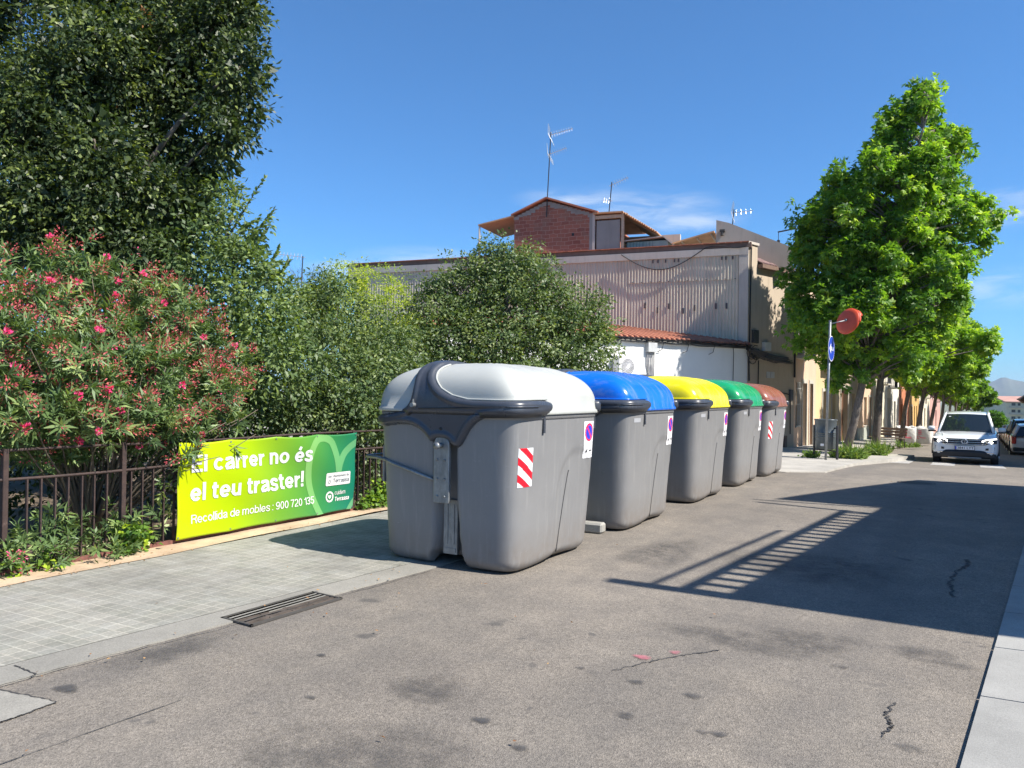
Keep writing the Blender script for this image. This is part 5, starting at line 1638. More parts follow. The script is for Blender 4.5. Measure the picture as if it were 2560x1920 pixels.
for j in range(NYm):
    yv = 5600 + 3000 * j / (NYm - 1)
    for x in xs_m:
        hh = np.interp(x, [p[0] for p in prof], [p[1] for p in prof])
        t = (yv - 5600) / 1500
        k_ = sstep(np.array(min(t, 1.0))) if t < 1 else 1 - .5 * (t - 1)
        n_ = mnoise.fractal(Vector((x / 260, yv / 260, 0)), 1.0, 2.1, 6)
        base_h = -36
        vs.append((x, yv + 40 * n_, base_h + (hh + 36) * float(k_) + n_ * 16 * min(1, t * 2) * (0.25 if 0.8 < t < 1.1 else 1)))
nx = len(xs_m)
for j in range(NYm - 1):
    for i in range(nx - 1):
        q = j * nx + i; fs.append((q, q + 1, q + nx + 1, q + nx))
tag(meshobj('mountain', vs, fs, M_MT, smooth=True), kind='structure')
# ---------------------------------------------------------------- street furniture
M_ORG = plain('orange_red_plastic', (.62, .075, .025), .45, var=.08)
M_BLUE = plain('sign_blue', (.012, .05, .42), .35, var=.05)
PX, PY = -3.27, 22.6
g0 = gz(PY) + .08
sg_ = thing('sign_post', 'galvanised post with a round blue arrow sign and an orange backed round mirror', 'road sign', (PX, PY, g0))
lean = .075
def lp(z): return (lean * z / 3.4, -.01 * z, z)
MB().tube([lp(-.1), lp(3.80)], .033, 12).build('post', M_STEEL, sg_, True)
MB().cyl(lp(3.80), lp(3.84), .037, 12).build('post_cap', M_STEEL, sg_)
def round_face(name, c, nrm, r, layers, parent, up=Vector((0, 0, 1))):
    """stack of discs: layers = [(r0,r1,offset,mat)]"""
    n = Vector(nrm).normalized(); u = up.cross(n).normalized(); v = n.cross(u)
    return n, u, v
# blue arrow sign, facing across the street
bc_ = Vector(lp(3.06)) + Vector((.045, -.02, 0)); n = Vector((math.cos(R(-5)), math.sin(R(-5)), 0)); u = Vector((-n.y, n.x, 0)); v = Vector((0, 0, 1))
m_ = MB(); rad = .35
m_.tube([bc_ + n * .0, bc_ + n * .012], rad, 40); m_.build('disc_back', M_STEEL, sg_)
def flat(name, pts2, off, mat, parent=sg_):
    m_ = MB(); m_.poly([tuple(bc_ + u * a + v * b_ + n * off) for a, b_ in pts2]); return m_.build(name, mat, parent)
circ = lambda r, k=40: [(r * math.cos(2 * math.pi * i / k), r * math.sin(2 * math.pi * i / k)) for i in range(k)]
dd = flat('sign_face', circ(rad - .002), .0135, M_SWH)
flat('blue_field', circ(rad - .022), .0155, M_BLUE, dd)
flat('arrow', [(-.24, 0.0), (-.06, .15), (-.06, .055), (.20, .055), (.20, -.055), (-.06, -.055), (-.06, -.15)], .0175, M_SWH, dd)
# mirror seen from behind
mc = Vector(lp(3.76)) + Vector((.42, .22, .06)); mn = Vector((-math.sin(R(30 - 48)), -math.cos(R(30 - 48)), .05)).normalized()
mn = Vector((-.68, -.72, -.02)).normalized()      # back of the mirror points towards the camera, turned left
mn = Vector((math.cos(R(-123)), math.sin(R(-123)), .28)).normalized()
mu = Vector((-mn.y, mn.x, 0)).normalized(); mv = mn.cross(mu); mv = mv if mv.z > 0 else -mv
rows = []
for (r_, o_) in ((.345, -.05), (.37, -.03), (.37, .0), (.345, .03), (.25, .05), (.12, .06), (.10, .06), (.05, .065), (.001, .066)):
    rows.append([tuple(mc + mu * r_ * math.cos(a) + mv * r_ * math.sin(a) + mn * o_) for a in np.linspace(0, 2 * math.pi, 48, endpoint=False)])
grid_obj('mirror_back', np.array(rows), M_ORG, sg_, True, cap=True)
rows = []
for d_ in (0, -.14):
    rows.append([tuple(mc + mu * .374 * math.cos(a) + mv * .374 * math.sin(a) + mn * (d_ * (1 if .15 < a / math.pi < .85 else .4))) for a in np.linspace(-.1, math.pi + .1, 40)])
o_ = grid_obj('mirror_hood', np.array(rows), M_ORG, sg_); md = o_.modifiers.new('t', 'SOLIDIFY'); md.thickness = .006
rows = [[tuple(mc + mu * r_ * math.cos(a) + mv * r_ * math.sin(a) + mn * o2) for a in np.linspace(0, 2 * math.pi, 40, endpoint=False)] for (r_, o2) in ((.29, -.05), (.2, -.075), (.1, -.088), (.001, -.092))]
mm_ = NT('mirror_glass'); mm_.base((.8, .8, .8)).rough(.02).set(Metallic=1.0)
grid_obj('mirror_glass', np.array(rows), mm_.m, sg_, True)
MB().tube([lp(3.74), mc + mn * .07], .016, 8).cyl(mc + mn * .05, mc + mn * .10, .04, 10).build('mirror_bracket', M_STEEL, sg_, True)

# litter bin between two posts
LBX = thing('litter_bin', 'grey ribbed metal litter bin hung between two black posts beside the sign post', 'litter bin', (-3.38, 23.3, gz(23.1) + .085), R(-32))
M_BINM = plain('litter_bin_grey', (.085, .10, .105), .4, .3, var=.15)
for s in (-.36, .36):
    m_ = MB(); m_.box(s - .025, s + .025, -.025, .025, -.05, .86, bev=.006); m_.build('post', M_IRONB, LBX)
m_ = MB(); m_.box(-.335, .335, -.015, .015, .20, .235); m_.tube([(-.33, 0, .80), (-.27, 0, .80)], .02, 6); m_.tube([(.27, 0, .80), (.33, 0, .80)], .02, 6); m_.build('cross_bar', M_IRONB, LBX)
rows = []
for z_, r_ in ((.25, .24), (.26, .255), (.52, .265), (.56, .265), (.57, .275), (.58, .265), (.61, .266), (.62, .276), (.63, .266), (.66, .267), (.67, .277), (.68, .267), (.98, .275), (1.0, .285), (1.02, .285), (1.02, .265), (.92, .262), (.3, .25)):
    rows.append([(r_ * math.cos(a), r_ * .92 * math.sin(a), z_) for a in np.linspace(0, 2 * math.pi, 40, endpoint=False)])
grid_obj('drum', np.array(rows), M_BINM, LBX, True)
m_ = MB()
m_.box(-.2, .2, -.2, .2, .985, 1.0); m_.build('liner', M_GREYBOX, LBX)
m_ = MB(); m_.quad((.06, -.2555, .34), (.15, -.236, .34), (.15, -.236, .40), (.06, -.2555, .40)); m_.build('bin_label', M_SWH, LBX)

LBX.scale = (1.1, 1.1, 1.1)
# bench
bn = thing('bench', 'slatted wooden bench with iron legs behind the second tree trunk', 'bench', (-3.05, 38.3, gz(38.3) + .12), R(-25))
M_SLAT = plain('weathered_slats', (.16, .12, .09), .8, scale=8)
for i in range(3): MB().box(-.8, .8, -.05 + i * .13, .06 + i * .13, .42, .455).build('seat', M_SLAT, bn)
for i in range(3): MB().box(-.8, .8, .33 + i * .03, .36 + i * .03, .52 + i * .13, .62 + i * .13).build('backrest', M_SLAT, bn)
for s in (-.7, .7):
    MB().tube([(s, -.05, 0), (s, .0, .42), (s, .33, .42), (s, .46, .9)], .02, 6).tube([(s, .30, .42), (s, .36, 0)], .02, 6).build('leg', M_IRONB, bn)
# rubble sack
M_SACK = NT('woven_sack'); o_ = M_SACK.co(); M_SACK.base(M_SACK.ramp(M_SACK.noise(o_, 4, 5), [(.3, (.50, .49, .47)), (.7, (.66, .65, .62))])).rough(.8).bump(M_SACK.noise(o_, 9, 5, .7), .8, .05); M_SACK = M_SACK.m
for (x, y, rz_, lab) in ((-2.75, 47.2, .15, 'open white builders rubble sack with a red mark between two trunks'), (-2.0, 48.9, -.1, 'shaded white rubble sack beside the front left of the approaching car')):
    t = thing('rubble_sack', lab, 'sack', (x, y, gz(y) + .12), rz_, 'builders sacks on the pavement')
    rows = []
    for z_, k_ in ((0, .42), (.05, .46), (.4, .50), (.8, .49), (.92, .46), (.86, .40), (.5, .38)):
        th = np.linspace(0, 2 * math.pi, 48, endpoint=False); xx, yy_ = sect(th, k_, k_, 6)
        w_ = .02 * np.sin(th * 7 + z_ * 5) + .015 * np.sin(th * 11 + z_ * 9)
        rows.append(np.stack([xx * (1 + w_), yy_ * (1 + w_), z_ + (.05 * np.sin(th * 5 + x) if z_ > .8 else 0) + 0 * th], -1))
    grid_obj('bag', np.array(rows), M_SACK, t, True)
    m_ = MB()
    rc = random.Random(int(y))
    for _ in range(9):
        c_ = Vector((rc.uniform(-.25, .25), rc.uniform(-.25, .25), rc.uniform(.7, .85))); m_.box(-.1, .1, -.07, .07, -.07, .07, Matrix.Translation(c_) @ Matrix.Rotation(rc.uniform(0, 3), 4, 'XYZ'[rc.randrange(3)]), .02)
    m_.build('rubble', M_SWH, t)
    m_ = MB(); m_.tube([(-.1, -.505, .28), (-.18, -.505, .30), (-.18, -.505, .42), (-.08, -.505, .42), (-.02, -.505, .34), (.22, -.505, .33)], .018, 5)
    for i in range(3): m_.box(-.15 + i * 0, .02, -.508, -.503, .52 + i * .09, .56 + i * .09)
    m_.build('print', [M_SRD], t)

# ---------------------------------------------------------------- cars
def paint(name, c, rough=.18):
    m = NT(name); m.base(c).rough(rough); m.b.inputs['Coat Weight'].default_value = .6; m.b.inputs['Coat Roughness'].default_value = .06
    return m.m
M_CGLASS = NT('car_glass'); M_CGLASS.base((.012, .018, .024)).rough(.04); M_CGLASS = M_CGLASS.m
M_TYRE = plain('tyre_rubber', (.018, .018, .019), .85); M_RIM = plain('alloy', (.45, .46, .47), .3, .8); M_BLK = plain('black_trim', (.016, .016, .018), .5); M_GLOSSB = plain('gloss_black', (.01, .01, .012), .12)
M_CHROME = plain('chrome', (.72, .74, .76), .12, 1.0, var=.02)
def emis(name, c, s):
    m = NT(name); m.base(c).rough(.3); m.b.inputs['Emission Color'].default_value = (*c, 1); m.b.inputs['Emission Strength'].default_value = s; return m.m
M_LED = emis('lit_daytime_lamp', (1, .97, .90), 3.2); M_LEDY = emis('lit_projector_lamp', (1, .82, .45), 2.2)
M_TAIL = plain('tail_lamp', (.45, .03, .015), .2); M_AMB = plain('amber_lamp', (.62, .18, .02), .3)

def car_shell(parent, mat, Wd=1.84, L_=4.5, H=1.64, hood=1.02, belt=1.03, ws0=1.12, ws1=1.92, rf1=3.75, rw=4.35, clear=.24, nose=.62, tall_rear=True):
    """front at y=0 facing -y, centre x=0"""
    w = Wd / 2
    st = [(0.00, .76, .34, .60, .74), (.03, .84, .27, .66, .79), (.12, .93, .24, .74, .84), (.30, .985, .24, .84, hood - .09), (.6, 1.0, .24, .9, hood - .04), (ws0, 1.0, .24, .95, hood + .01),
          (1.6, 1.0, .24, .98, belt), (3.0, 1.0, .24, .98, belt), (L_ - .55, .985, .24, .98, belt + .01), (L_ - .18, .95, .26, .95, belt), (L_ - .04, .90, .32, .88, belt - .06), (L_, .85, .38, .80, belt - .14)]
    rows = []
    for (y, kw, zb, zs, zt) in st:
        hw = w * kw
        zs = min(zs, zt - .05)
        half = [(0.0, zb), (hw * .80, zb), (hw * .96, zb + .05), (hw * 1.0, zb + .20), (hw * 1.0, (zb + zs) / 2 + .08), (hw * .985, zs - .06), (hw * .955, zs), (hw * .90, zt - (zt - zs) * .35), (hw * .72, zt - .012), (hw * .40, zt + .006), (0, zt + .012)]
        full = half + [(-a, b_) for a, b_ in half[-2:0:-1]]
        rows.append([(a, y, b_) for a, b_ in full])
    o = grid_obj('body', np.array(rows), mat, parent, True)
    sb_ = o.modifiers.new('sub', 'SUBSURF'); sb_.levels = 2; sb_.render_levels = 2
    # greenhouse: roof and pillars
    zr = H; a = w * .86; b_ = w * .66
    gp = {}
    def rowp(y, hw, z): return [(-hw, y, z), (-hw * .5, y, z + .0), (0, y, z), (hw * .5, y, z), (hw, y, z)]
    r = [rowp(ws1 - .02, b_, zr - .075), rowp(ws1 + .25, b_ * 1.02, zr - .02), rowp((ws1 + rf1) / 2, b_ * 1.04, zr), rowp(rf1, b_ * 1.0, zr - .035), rowp(rf1 + .25, b_ * .97, zr - .09)]
    for rr_ in r:
        for k_ in (1, 2, 3): rr_[k_] = (rr_[k_][0], rr_[k_][1], rr_[k_][2] + (.035 if k_ == 2 else .028))
    ro = grid_obj('roof', np.array(r), mat, parent); s_ = ro.modifiers.new('t', 'SOLIDIFY'); s_.thickness = .05; s_.offset = -1; s2 = ro.modifiers.new('s', 'SUBSURF'); s2.levels = 2; s2.render_levels = 2
    pz = belt - .03
    m_ = MB()
    for sg in (-1, 1):
        m_.tube([(sg * a * .985, ws0 + .02, pz), (sg * b_ * 1.0, ws1, zr - .07)], [.045, .035], 8)          # A
        m_.tube([(sg * a, 2.45, pz), (sg * b_ * 1.03, 2.5, zr - .06)], .035, 6)
        m_.tube([(sg * a * .99, 3.45, pz), (sg * b_ * 1.01, 3.42, zr - .06)], .04, 6)
        m_.tube([(sg * a * .97, rw, pz), (sg * b_ * .95, rf1 + .22, zr - .10)], .07, 6)
        m_.tube([(sg * b_ * 1.0, ws1, zr - .06), (sg * b_ * 1.05, 2.6, zr - .035), (sg * b_, rf1 + .1, zr - .07)], .035, 6)
    m_.build('pillars', mat, parent, True)
    e = .012
    m_ = MB()
    wr = []
    for t in np.linspace(0, 1, 6):
        wr.append([(x_ * (a * .985 + (b_ - a * .985) * t), ws0 + .0 + (ws1 - ws0) * t - .05 * (1 - x_ * x_) * (1 - t * .6), pz - .01 + (zr - .07 - pz) * t + .02 * (1 - x_ * x_) * t) for x_ in np.linspace(-1, 1, 9)])
    grid_obj('windscreen', np.array(wr), M_CGLASS, parent)
    for sg in (-1, 1):
        m_ = MB(); m_.poly([(sg * a * .99, ws0 + .08, pz), (sg * b_ * 1.02, ws1 + .06, zr - .07), (sg * b_ * 1.04, 2.6, zr - .055), (sg * b_ * 1.0, rf1 + .18, zr - .10), (sg * a * .975, rw - .05, pz)]); m_.build('side_window', M_CGLASS, parent)
    m_ = MB(); m_.quad((-a * .94, rw + .02, pz), (a * .94, rw + .02, pz), (b_ * .93, rf1 + .26, zr - .11), (-b_ * .93, rf1 + .26, zr - .11)); m_.build('rear_window', M_CGLASS, parent)
    for sg in (-1, 1):
        for yy_ in (.86, L_ - .88):
            wh = MB(); R_ = .345
            n = 32
            prof_ = [(-.11, R_ * .6), (-.11, R_ * .93), (-.085, R_), (.085, R_), (.11, R_ * .93), (.11, R_ * .62)]
            rws = []
            for (x_, r_) in prof_:
                rws.append([(sg * (w - .125) + x_, yy_ + r_ * math.cos(a_), R_ + r_ * math.sin(a_)) for a_ in np.linspace(0, 2 * math.pi, n, endpoint=False)])
            wo = grid_obj('wheel', np.array(rws), M_TYRE, parent, True, cap=True)
            rm = MB(); rm.cyl((sg * (w - .03), yy_, R_), (sg * (w - .012), yy_, R_), R_ * .62, 24)
            for k_ in range(5):
                a_ = 2 * math.pi * k_ / 5
                rm.tube([(sg * (w - .01), yy_ + .04 * math.cos(a_), R_ + .04 * math.sin(a_)), (sg * (w - .008), yy_ + R_ * .58 * math.cos(a_), R_ + R_ * .58 * math.sin(a_))], .02, 5)
            rm.build('rim', M_RIM, wo)
            ar = MB(); ar.tube([(sg * (w - .01), yy_ + .40 * math.cos(a_), R_ + .03 + .40 * math.sin(a_)) for a_ in np.linspace(-.15, math.pi + .15, 18)], .028, 6); ar.build('wheel_arch', M_BLK, parent, True)
    m_ = MB(); m_.box(-w + .03, w - .03, .45, L_ - .4, .20, .40); m_.build('underbody', M_BLK, parent)

M_CW = paint('white_car_paint', (.66, .68, .70))
suv = thing('white_suv', 'white SUV with lit headlamps driving towards the camera over the crossing', 'car', (.02, 27.95, gz(29.5) + .01), R(-1.5))
car_shell(suv, M_CW)
# front fascia -----------------------------------------------------------
def fy(x, z=0.6):       # front surface y of the body at x
    t = min(abs(x) / .92, 1)
    return -.018 + .16 * t ** 3.2 + max(0, (z - .66)) * .42
def fpatch(name, pts, off, mat, parent, th=.02):
    """polygon (x,z) on the nose, pushed out by off"""
    # densify in x
    m_ = MB(); n = 10
    # pts given as lower and upper chains (same length)
    lo, hi = pts
    N_ = 22
    X = np.linspace(lo[0][0], lo[-1][0], N_)
    zl = np.interp(X, [p[0] for p in lo], [p[1] for p in lo]); zh = np.interp(X, [p[0] for p in hi], [p[1] for p in hi])
    rows = []
    for t in (0, .33, .66, 1):
        zz = zl + (zh - zl) * t
        rows.append([(x, fy(x, z) - off, z) for x, z in zip(X, zz)])
    o_ = grid_obj(name, np.array(rows), mat, parent)
    s_ = o_.modifiers.new('t', 'SOLIDIFY'); s_.thickness = th; s_.offset = 0
    return o_
gr = fpatch('grille', ([(-.56, .655), (.56, .655)], [(-.56, .835), (.56, .835)]), .012, M_GLOSSB, suv)
for z_ in (.672, .735, .80):
    MB().tube([(x, fy(x, z_) - .030, z_) for x in np.linspace(-.58, .58, 15)], .0085, 6).build('grille_bar', M_CHROME, gr, True)
for sg in (-1, 1):
    ch = [(.50, .665), (.86, .715)]; ct = [(.50, .825), (.86, .86)]
    if sg < 0:
        lo = [(-.86, .715), (-.50, .665)]; hi = [(-.86, .86), (-.50, .825)]
    else: lo, hi = ch, ct
    hl_ = fpatch('headlight', (lo, hi), .020, M_GLOSSB, suv)
    MB().tube([(sg * x, fy(x, z_) - .045, z_) for x, z_ in ((.47, .76), (.52, .80), (.60, .825), (.72, .84), (.85, .855))], .016, 6).build('daytime_lamp', M_LED, hl_, True)
    c_ = Vector((sg * .70, fy(.70, .76) - .03, .762))
    m_ = MB(); m_.cyl(c_, c_ + Vector((0, -.02, 0)), .044, 16); m_.build('projector', M_LEDY, hl_)
    m_ = MB(); m_.tube([c_ + Vector((.052 * math.cos(a_), -.018, .052 * math.sin(a_))) for a_ in np.linspace(-math.pi, 0, 10)], .010, 5); m_.build('light_ring', M_LED, hl_, True)
    c2_ = Vector((sg * .59, fy(.59, .745) - .03, .745)); m_ = MB(); m_.cyl(c2_, c2_ + Vector((0, -.015, 0)), .034, 14); m_.build('second_projector', M_CHROME, hl_)
# emblem: ring with a V over a W
ec = Vector((0, fy(0, .745) - .045, .745))
m_ = MB()
m_.tube([ec + Vector((.080 * math.cos(a_), 0, .080 * math.sin(a_))) for a_ in np.linspace(0, 2 * math.pi, 29)], .010, 6)
def bar2(a, b_): m_.tube([ec + Vector((a[0], -.004, a[1])), ec + Vector((b_[0], -.004, b_[1]))], .008, 5)
bar2((-.036, .070), (0, .006)); bar2((0, .006), (.036, .070))
bar2((-.070, .030), (-.034, -.066)); bar2((-.034, -.066), (0, -.006)); bar2((0, -.006), (.034, -.066)); bar2((.034, -.066), (.070, .030))
m_.build('emblem', M_CHROME, suv, True)
m_ = MB(); m_.cyl(ec + Vector((0, .01, 0)), ec + Vector((0, .002, 0)), .080, 24); m_.build('emblem_back', M_GLOSSB, suv)
# plate
pl_ = MB(); py_ = -.055; pl_.box(-.262, .262, py_, py_ + .012, .50, .612, bev=.004); plo = pl_.build('number_plate', M_SWH, suv)
m_ = MB(); m_.quad((-.258, py_ - .001, .504), (-.215, py_ - .001, .504), (-.215, py_ - .001, .608), (-.258, py_ - .001, .608)); m_.build('plate_band', M_BLUE, plo)
def plate_place(a, b_, off): return (a, py_ - .0025, b_)
text_mesh('plate_lettering', '3841 LYT', -.195, .245, .52, .074, M_DARK, plo, plate_place, bold=.012)
m_ = MB()
m_.box(-.275, .275, py_ + .008, py_ + .03, .488, .622); m_.build('plate_holder', M_BLK, suv)
# lower intake and corner vents
fpatch('lower_intake', ([(-.90, .26), (-.6, .22), (.6, .22), (.90, .26)], [(-.90, .40), (-.62, .455), (-.40, .485), (.40, .485), (.62, .455), (.90, .40)]) if False else ([(-.84, .25), (.84, .25)], [(-.84, .38), (-.60, .43), (-.50, .485), (.50, .485), (.60, .43), (.84, .38)]), .014, M_BLK, suv)
fpatch('skid_plate', ([(-.45, .24), (.45, .24)], [(-.5, .275), (.5, .275)]), .026, M_STEEL, suv)
for sg in (-1, 1):
    a_, b_ = (.50, .84)
    lo = [(.56, .50), (.80, .50)]; hi = [(.56, .56), (.80, .60)]
    if sg < 0: lo = [(-.80, .50), (-.56, .50)]; hi = [(-.80, .60), (-.56, .56)]
    fpatch('corner_vent', (lo, hi), .012, M_BLK, suv)
    lo = [(sg * .78, .40), (sg * .60, .40)]; hi = [(sg * .78, .44), (sg * .60, .44)]
    if sg > 0: lo = lo[::-1]; hi = hi[::-1]
    fpatch('fog_lamp', (lo, hi), .026, M_CHROME, suv)
    # mirrors
    m_ = MB(); m_.box(sg * 1.0 - .11, sg * 1.0 + .11, 1.30, 1.42, 1.02, 1.17, bev=.045); mo = m_.build('wing_mirror', M_CW, suv); smooth_by_angle(mo, 60)
    m_ = MB(); m_.box(sg * .99 - .11, sg * .99 + .11, 1.315, 1.41, .985, 1.035, bev=.02); m_.tube([(sg * .86, 1.38, 1.0), (sg * .95, 1.37, 1.02)], .025, 6); m_.build('mirror_base', M_BLK, mo)
    m_ = MB(); m_.tube([(sg * .60, 2.1, 1.625), (sg * .61, 2.3, 1.66), (sg * .61, 3.5, 1.66), (sg * .59, 3.7, 1.625)], .016, 6); m_.build('roof_rail', M_CHROME if False else M_STEEL, suv, True)
# bonnet creases, wipers, interior
for sg in (-1, 1):
    MB().tube([(sg * .60, .30, .935), (sg * .64, .7, 1.005), (sg * .70, 1.08, 1.035)], .008, 5).build('bonnet_crease', M_CW, suv, True)
    MB().tube([(sg * .35 - .35, 1.07, 1.035), (sg * .35 + .2, 1.11, 1.07)], .009, 5).build('wiper', M_BLK, suv)
m_ = MB(); m_.box(-.05, .03, 1.20, 1.22, 1.08, 1.11); 
m_ = MB(); m_.quad((-.66, 1.075, 1.05), (-.58, 1.07, 1.05), (-.50, 1.40, 1.33), (-.56, 1.41, 1.33)); m_.build('screen_reflection_trim', M_GREYBOX, suv) if False else None
m_ = MB(); m_.quad((-.50, 1.735, 1.50), (-.44, 1.73, 1.503), (-.44, 1.71, 1.482), (-.50, 1.715, 1.48)); m_.build('windscreen_sticker', M_SWH, suv)

# parked cars along the right kerb, seen at a narrow angle from behind
def parked(i, x, y, c, lab, L_=4.3, H=1.5, W_=1.76, rz=0.0):
    t = thing('parked_car', lab, 'car', (x, y, gz(y + 2) + .01), math.pi + rz, 'cars parked along the right kerb')
    car_shell(t, paint('paint_%s' % i, c), Wd=W_, L_=L_, H=H)
    w = W_ / 2
    for sg in (-1, 1):
        m_ = MB(); m_.box(sg * (w - .16) - .09, sg * (w - .16) + .09, L_ - .16, L_ + .015, .66, 1.0, bev=.03); m_.build('tail_light', M_TAIL, t)
        m_ = MB(); m_.box(sg * (w + .06) - .08, sg * (w + .06) + .08, 1.30, 1.38, .98, 1.12, bev=.03); m_.build('wing_mirror', M_BLK, t)
    m_ = MB(); m_.box(-.26, .26, L_ + .0, L_ + .02, .55, .66); m_.build('number_plate', M_SWH, t)
    m_ = MB(); m_.box(-w * .86, w * .86, L_ - .08, L_ + .012, .36, .52, bev=.03); m_.build('bumper', M_BLK, t)
    return t
pc = [(39.5, (.55, .56, .56), 'pale car at the right edge of the photo, cut off by the frame', 1.5, 3.25), (45.2, (.02, .022, .025), 'dark tall car with orange red tail lamp, second parked car from the camera', 1.75, 3.0), (50.6, (.36, .33, .27), 'beige estate car parked ahead of the dark tall one', 1.7, 2.95),
      (56.2, (.10, .11, .12), 'charcoal car parked ahead of the beige estate', 1.45, 3.0), (61.6, (.45, .46, .46), 'silver car in the middle of the parked row', 1.45, 3.05), (67, (.25, .03, .025), 'dark red car far along the parked row', 1.45, 3.1),
      (72.5, (.12, .14, .18), 'blue grey car beyond the dark red one', 1.45, 3.2), (78, (.5, .5, .48), 'small whitish car last in the visible parked row', 1.45, 3.3)]
for i, (y, c, lab, H_, x) in enumerate(pc):
    parked(i, 1.83 + .0233 * y, y + 4.3, c, lab, H=H_, rz=R(-2.3))

# ---------------------------------------------------------------- vegetation
def leaf_mat(name, c1, c2, c3=None, rough=.42, trans=.35, spec=.5, gloss_var=True):
    m = NT(name)
    at = m.n('ShaderNodeAttribute'); at.attribute_name = 'tint'
    stops = [(0.0, c1), (0.6, c2)] + ([(1.0, c3)] if c3 else [])
    col = m.ramp(at.outputs['Fac'], stops)
    m.base(col).rough(rough)
    m.b.inputs['Specular IOR Level'].default_value = spec
    tr = m.n('ShaderNodeBsdfTranslucent')
    tcol = m.mix(1.0, col, (1.5, 1.55, .55), 'MULTIPLY')
    m.L(tcol, tr.inputs['Color'])
    mx = m.n('ShaderNodeMixShader'); mx.inputs[0].default_value = trans
    m.L(m.b.outputs[0], mx.inputs[1]); m.L(tr.outputs[0], mx.inputs[2])
    m.L(mx.outputs[0], m.t.nodes['Material Output'].inputs['Surface'])
    return m.m
M_BARK = NT('bark'); o_ = M_BARK.pos()
M_BARK.base(M_BARK.ramp(M_BARK.noise(M_BARK.mapping(o_, (4, 4, 1.4)), 5, 6, .7), [(.3, (.07, .055, .045)), (.7, (.21, .18, .155))])).rough(.95).bump(M_BARK.noise(M_BARK.mapping(o_, (1, 1, .25)), 30, 5, .7), .7, .02); M_BARK = M_BARK.m
M_TWIG = plain('twig', (.15, .12, .09), .9)

def unit(n, rng):
    v = rng.normal(size=(n, 3)); return v / (np.linalg.norm(v, axis=1, keepdims=True) + 1e-9)

STUFFN = ('half_open_buds', 'flowers', 'buds', 'inner_leaves', 'dead_leaves')
def leaf_object(name, base, d, nrm, ln, wd, tint, mat, parent, shape='leaf', curl=.18):
    """base (n,3), d direction (n,3), nrm (n,3) face normal hint, ln, wd arrays"""
    n = len(base)
    side = np.cross(d, nrm); side /= np.linalg.norm(side, axis=1, keepdims=True) + 1e-9
    nn = np.cross(side, d)
    L = ln[:, None]; Wd = wd[:, None]
    if shape == 'leaf':
        V = np.stack([base, base + d * L * .45 + side * Wd * .5 + nn * L * .06, base + d * L - nn * L * curl, base + d * L * .45 - side * Wd * .5 + nn * L * .06], 1)
        k = 4; loops = np.arange(n * 4); starts = np.arange(n) * 4; tot = np.full(n, 4)
    elif shape == 'star':   # five lobes: 3 rhombs from a common base
        vs = []
        for ang, sc in ((0, 1.0), (.95, .85), (-.95, .85)):
            dd = d * math.cos(ang) + side * math.sin(ang); ss = -d * math.sin(ang) + side * math.cos(ang)
            vs += [base, base + dd * L * sc * .5 + ss * Wd * .28, base + dd * L * sc - nn * L * curl, base + dd * L * sc * .5 - ss * Wd * .28]
        V = np.stack(vs, 1); k = 12; loops = np.arange(n * 12); starts = np.arange(n * 3) * 4; tot = np.full(n * 3, 4)
    V = V.reshape(-1, 3)
    me = bpy.data.meshes.new(name)
    me.vertices.add(len(V)); me.vertices.foreach_set('co', V.astype(np.float32).ravel())
    me.loops.add(len(loops)); me.loops.foreach_set('vertex_index', loops.astype(np.int32))
    me.polygons.add(len(starts)); me.polygons.foreach_set('loop_start', starts.astype(np.int32)); me.polygons.foreach_set('loop_total', tot.astype(np.int32))
    me.materials.append(mat)
    me.update(calc_edges=True)
    a = me.attributes.new('tint', 'FLOAT', 'POINT'); a.data.foreach_set('value', np.repeat(tint, k).astype(np.float32))
    o = bpy.data.objects.new(name, me); link(o, parent)
    if name in STUFFN: o['kind'] = 'stuff'
    return o

def crown_points(blobs, n_clump, clump_r, n_leaf, rng, shell=.55, squash=.8, keep=None, rn=.17):
    """clumps placed through the outer part of the blobs; leaves placed around every clump"""
    B = np.array(blobs, float)
    wts = B[:, 3] ** 2.2; wts /= wts.sum()
    bi = rng.choice(len(B), n_clump, p=wts)
    u = unit(n_clump, rng); r = (shell + (1 - shell) * rng.random(n_clump) ** .6) * (1 + rn * rng.normal(size=n_clump))
    C = B[bi, :3] + u * (B[bi, 3] * r)[:, None]
    if keep is not None:
        k = keep(C); C = C[k]; u = u[k]
    m = len(C)
    cr = clump_r * (.6 + .8 * rng.random(m))
    ci = np.repeat(np.arange(m), n_leaf)
    v = unit(len(ci), rng); v[:, 2] *= squash
    pos = C[ci] + v * (cr[ci] * (.25 + .75 * rng.random(len(ci)) ** .5))[:, None]
    out = u[ci]
    return pos, v, out, ci, m

def foliage(name, blobs, mat, parent, n_clump, clump_r, n_leaf, ln, wd, seed, shape='leaf', shell=.55, droop=.25, tint=(.5, .22, .15), squash=.8, up=.4, keep=None, rn=.17):
    rng = np.random.default_rng(seed)
    pos, v, out, ci, m = crown_points(blobs, n_clump, clump_r, n_leaf, rng, shell, squash, keep, rn)
    n = len(pos)
    d = v * .7 + out * .5 + rng.normal(size=(n, 3)) * .45; d[:, 2] -= droop
    d /= np.linalg.norm(d, axis=1, keepdims=True)
    nrm = out * .5 + v * .3 + rng.normal(size=(n, 3)) * .45; nrm[:, 2] += up
    L = ln * (.65 + .7 * rng.random(n)); Wd = wd * (.7 + .6 * rng.random(n))
    t = np.clip(tint[0] + tint[1] * rng.normal(size=m)[ci] + tint[2] * rng.normal(size=n), 0, 1)
    return leaf_object(name, pos, d, nrm, L, Wd, t, mat, parent, shape)

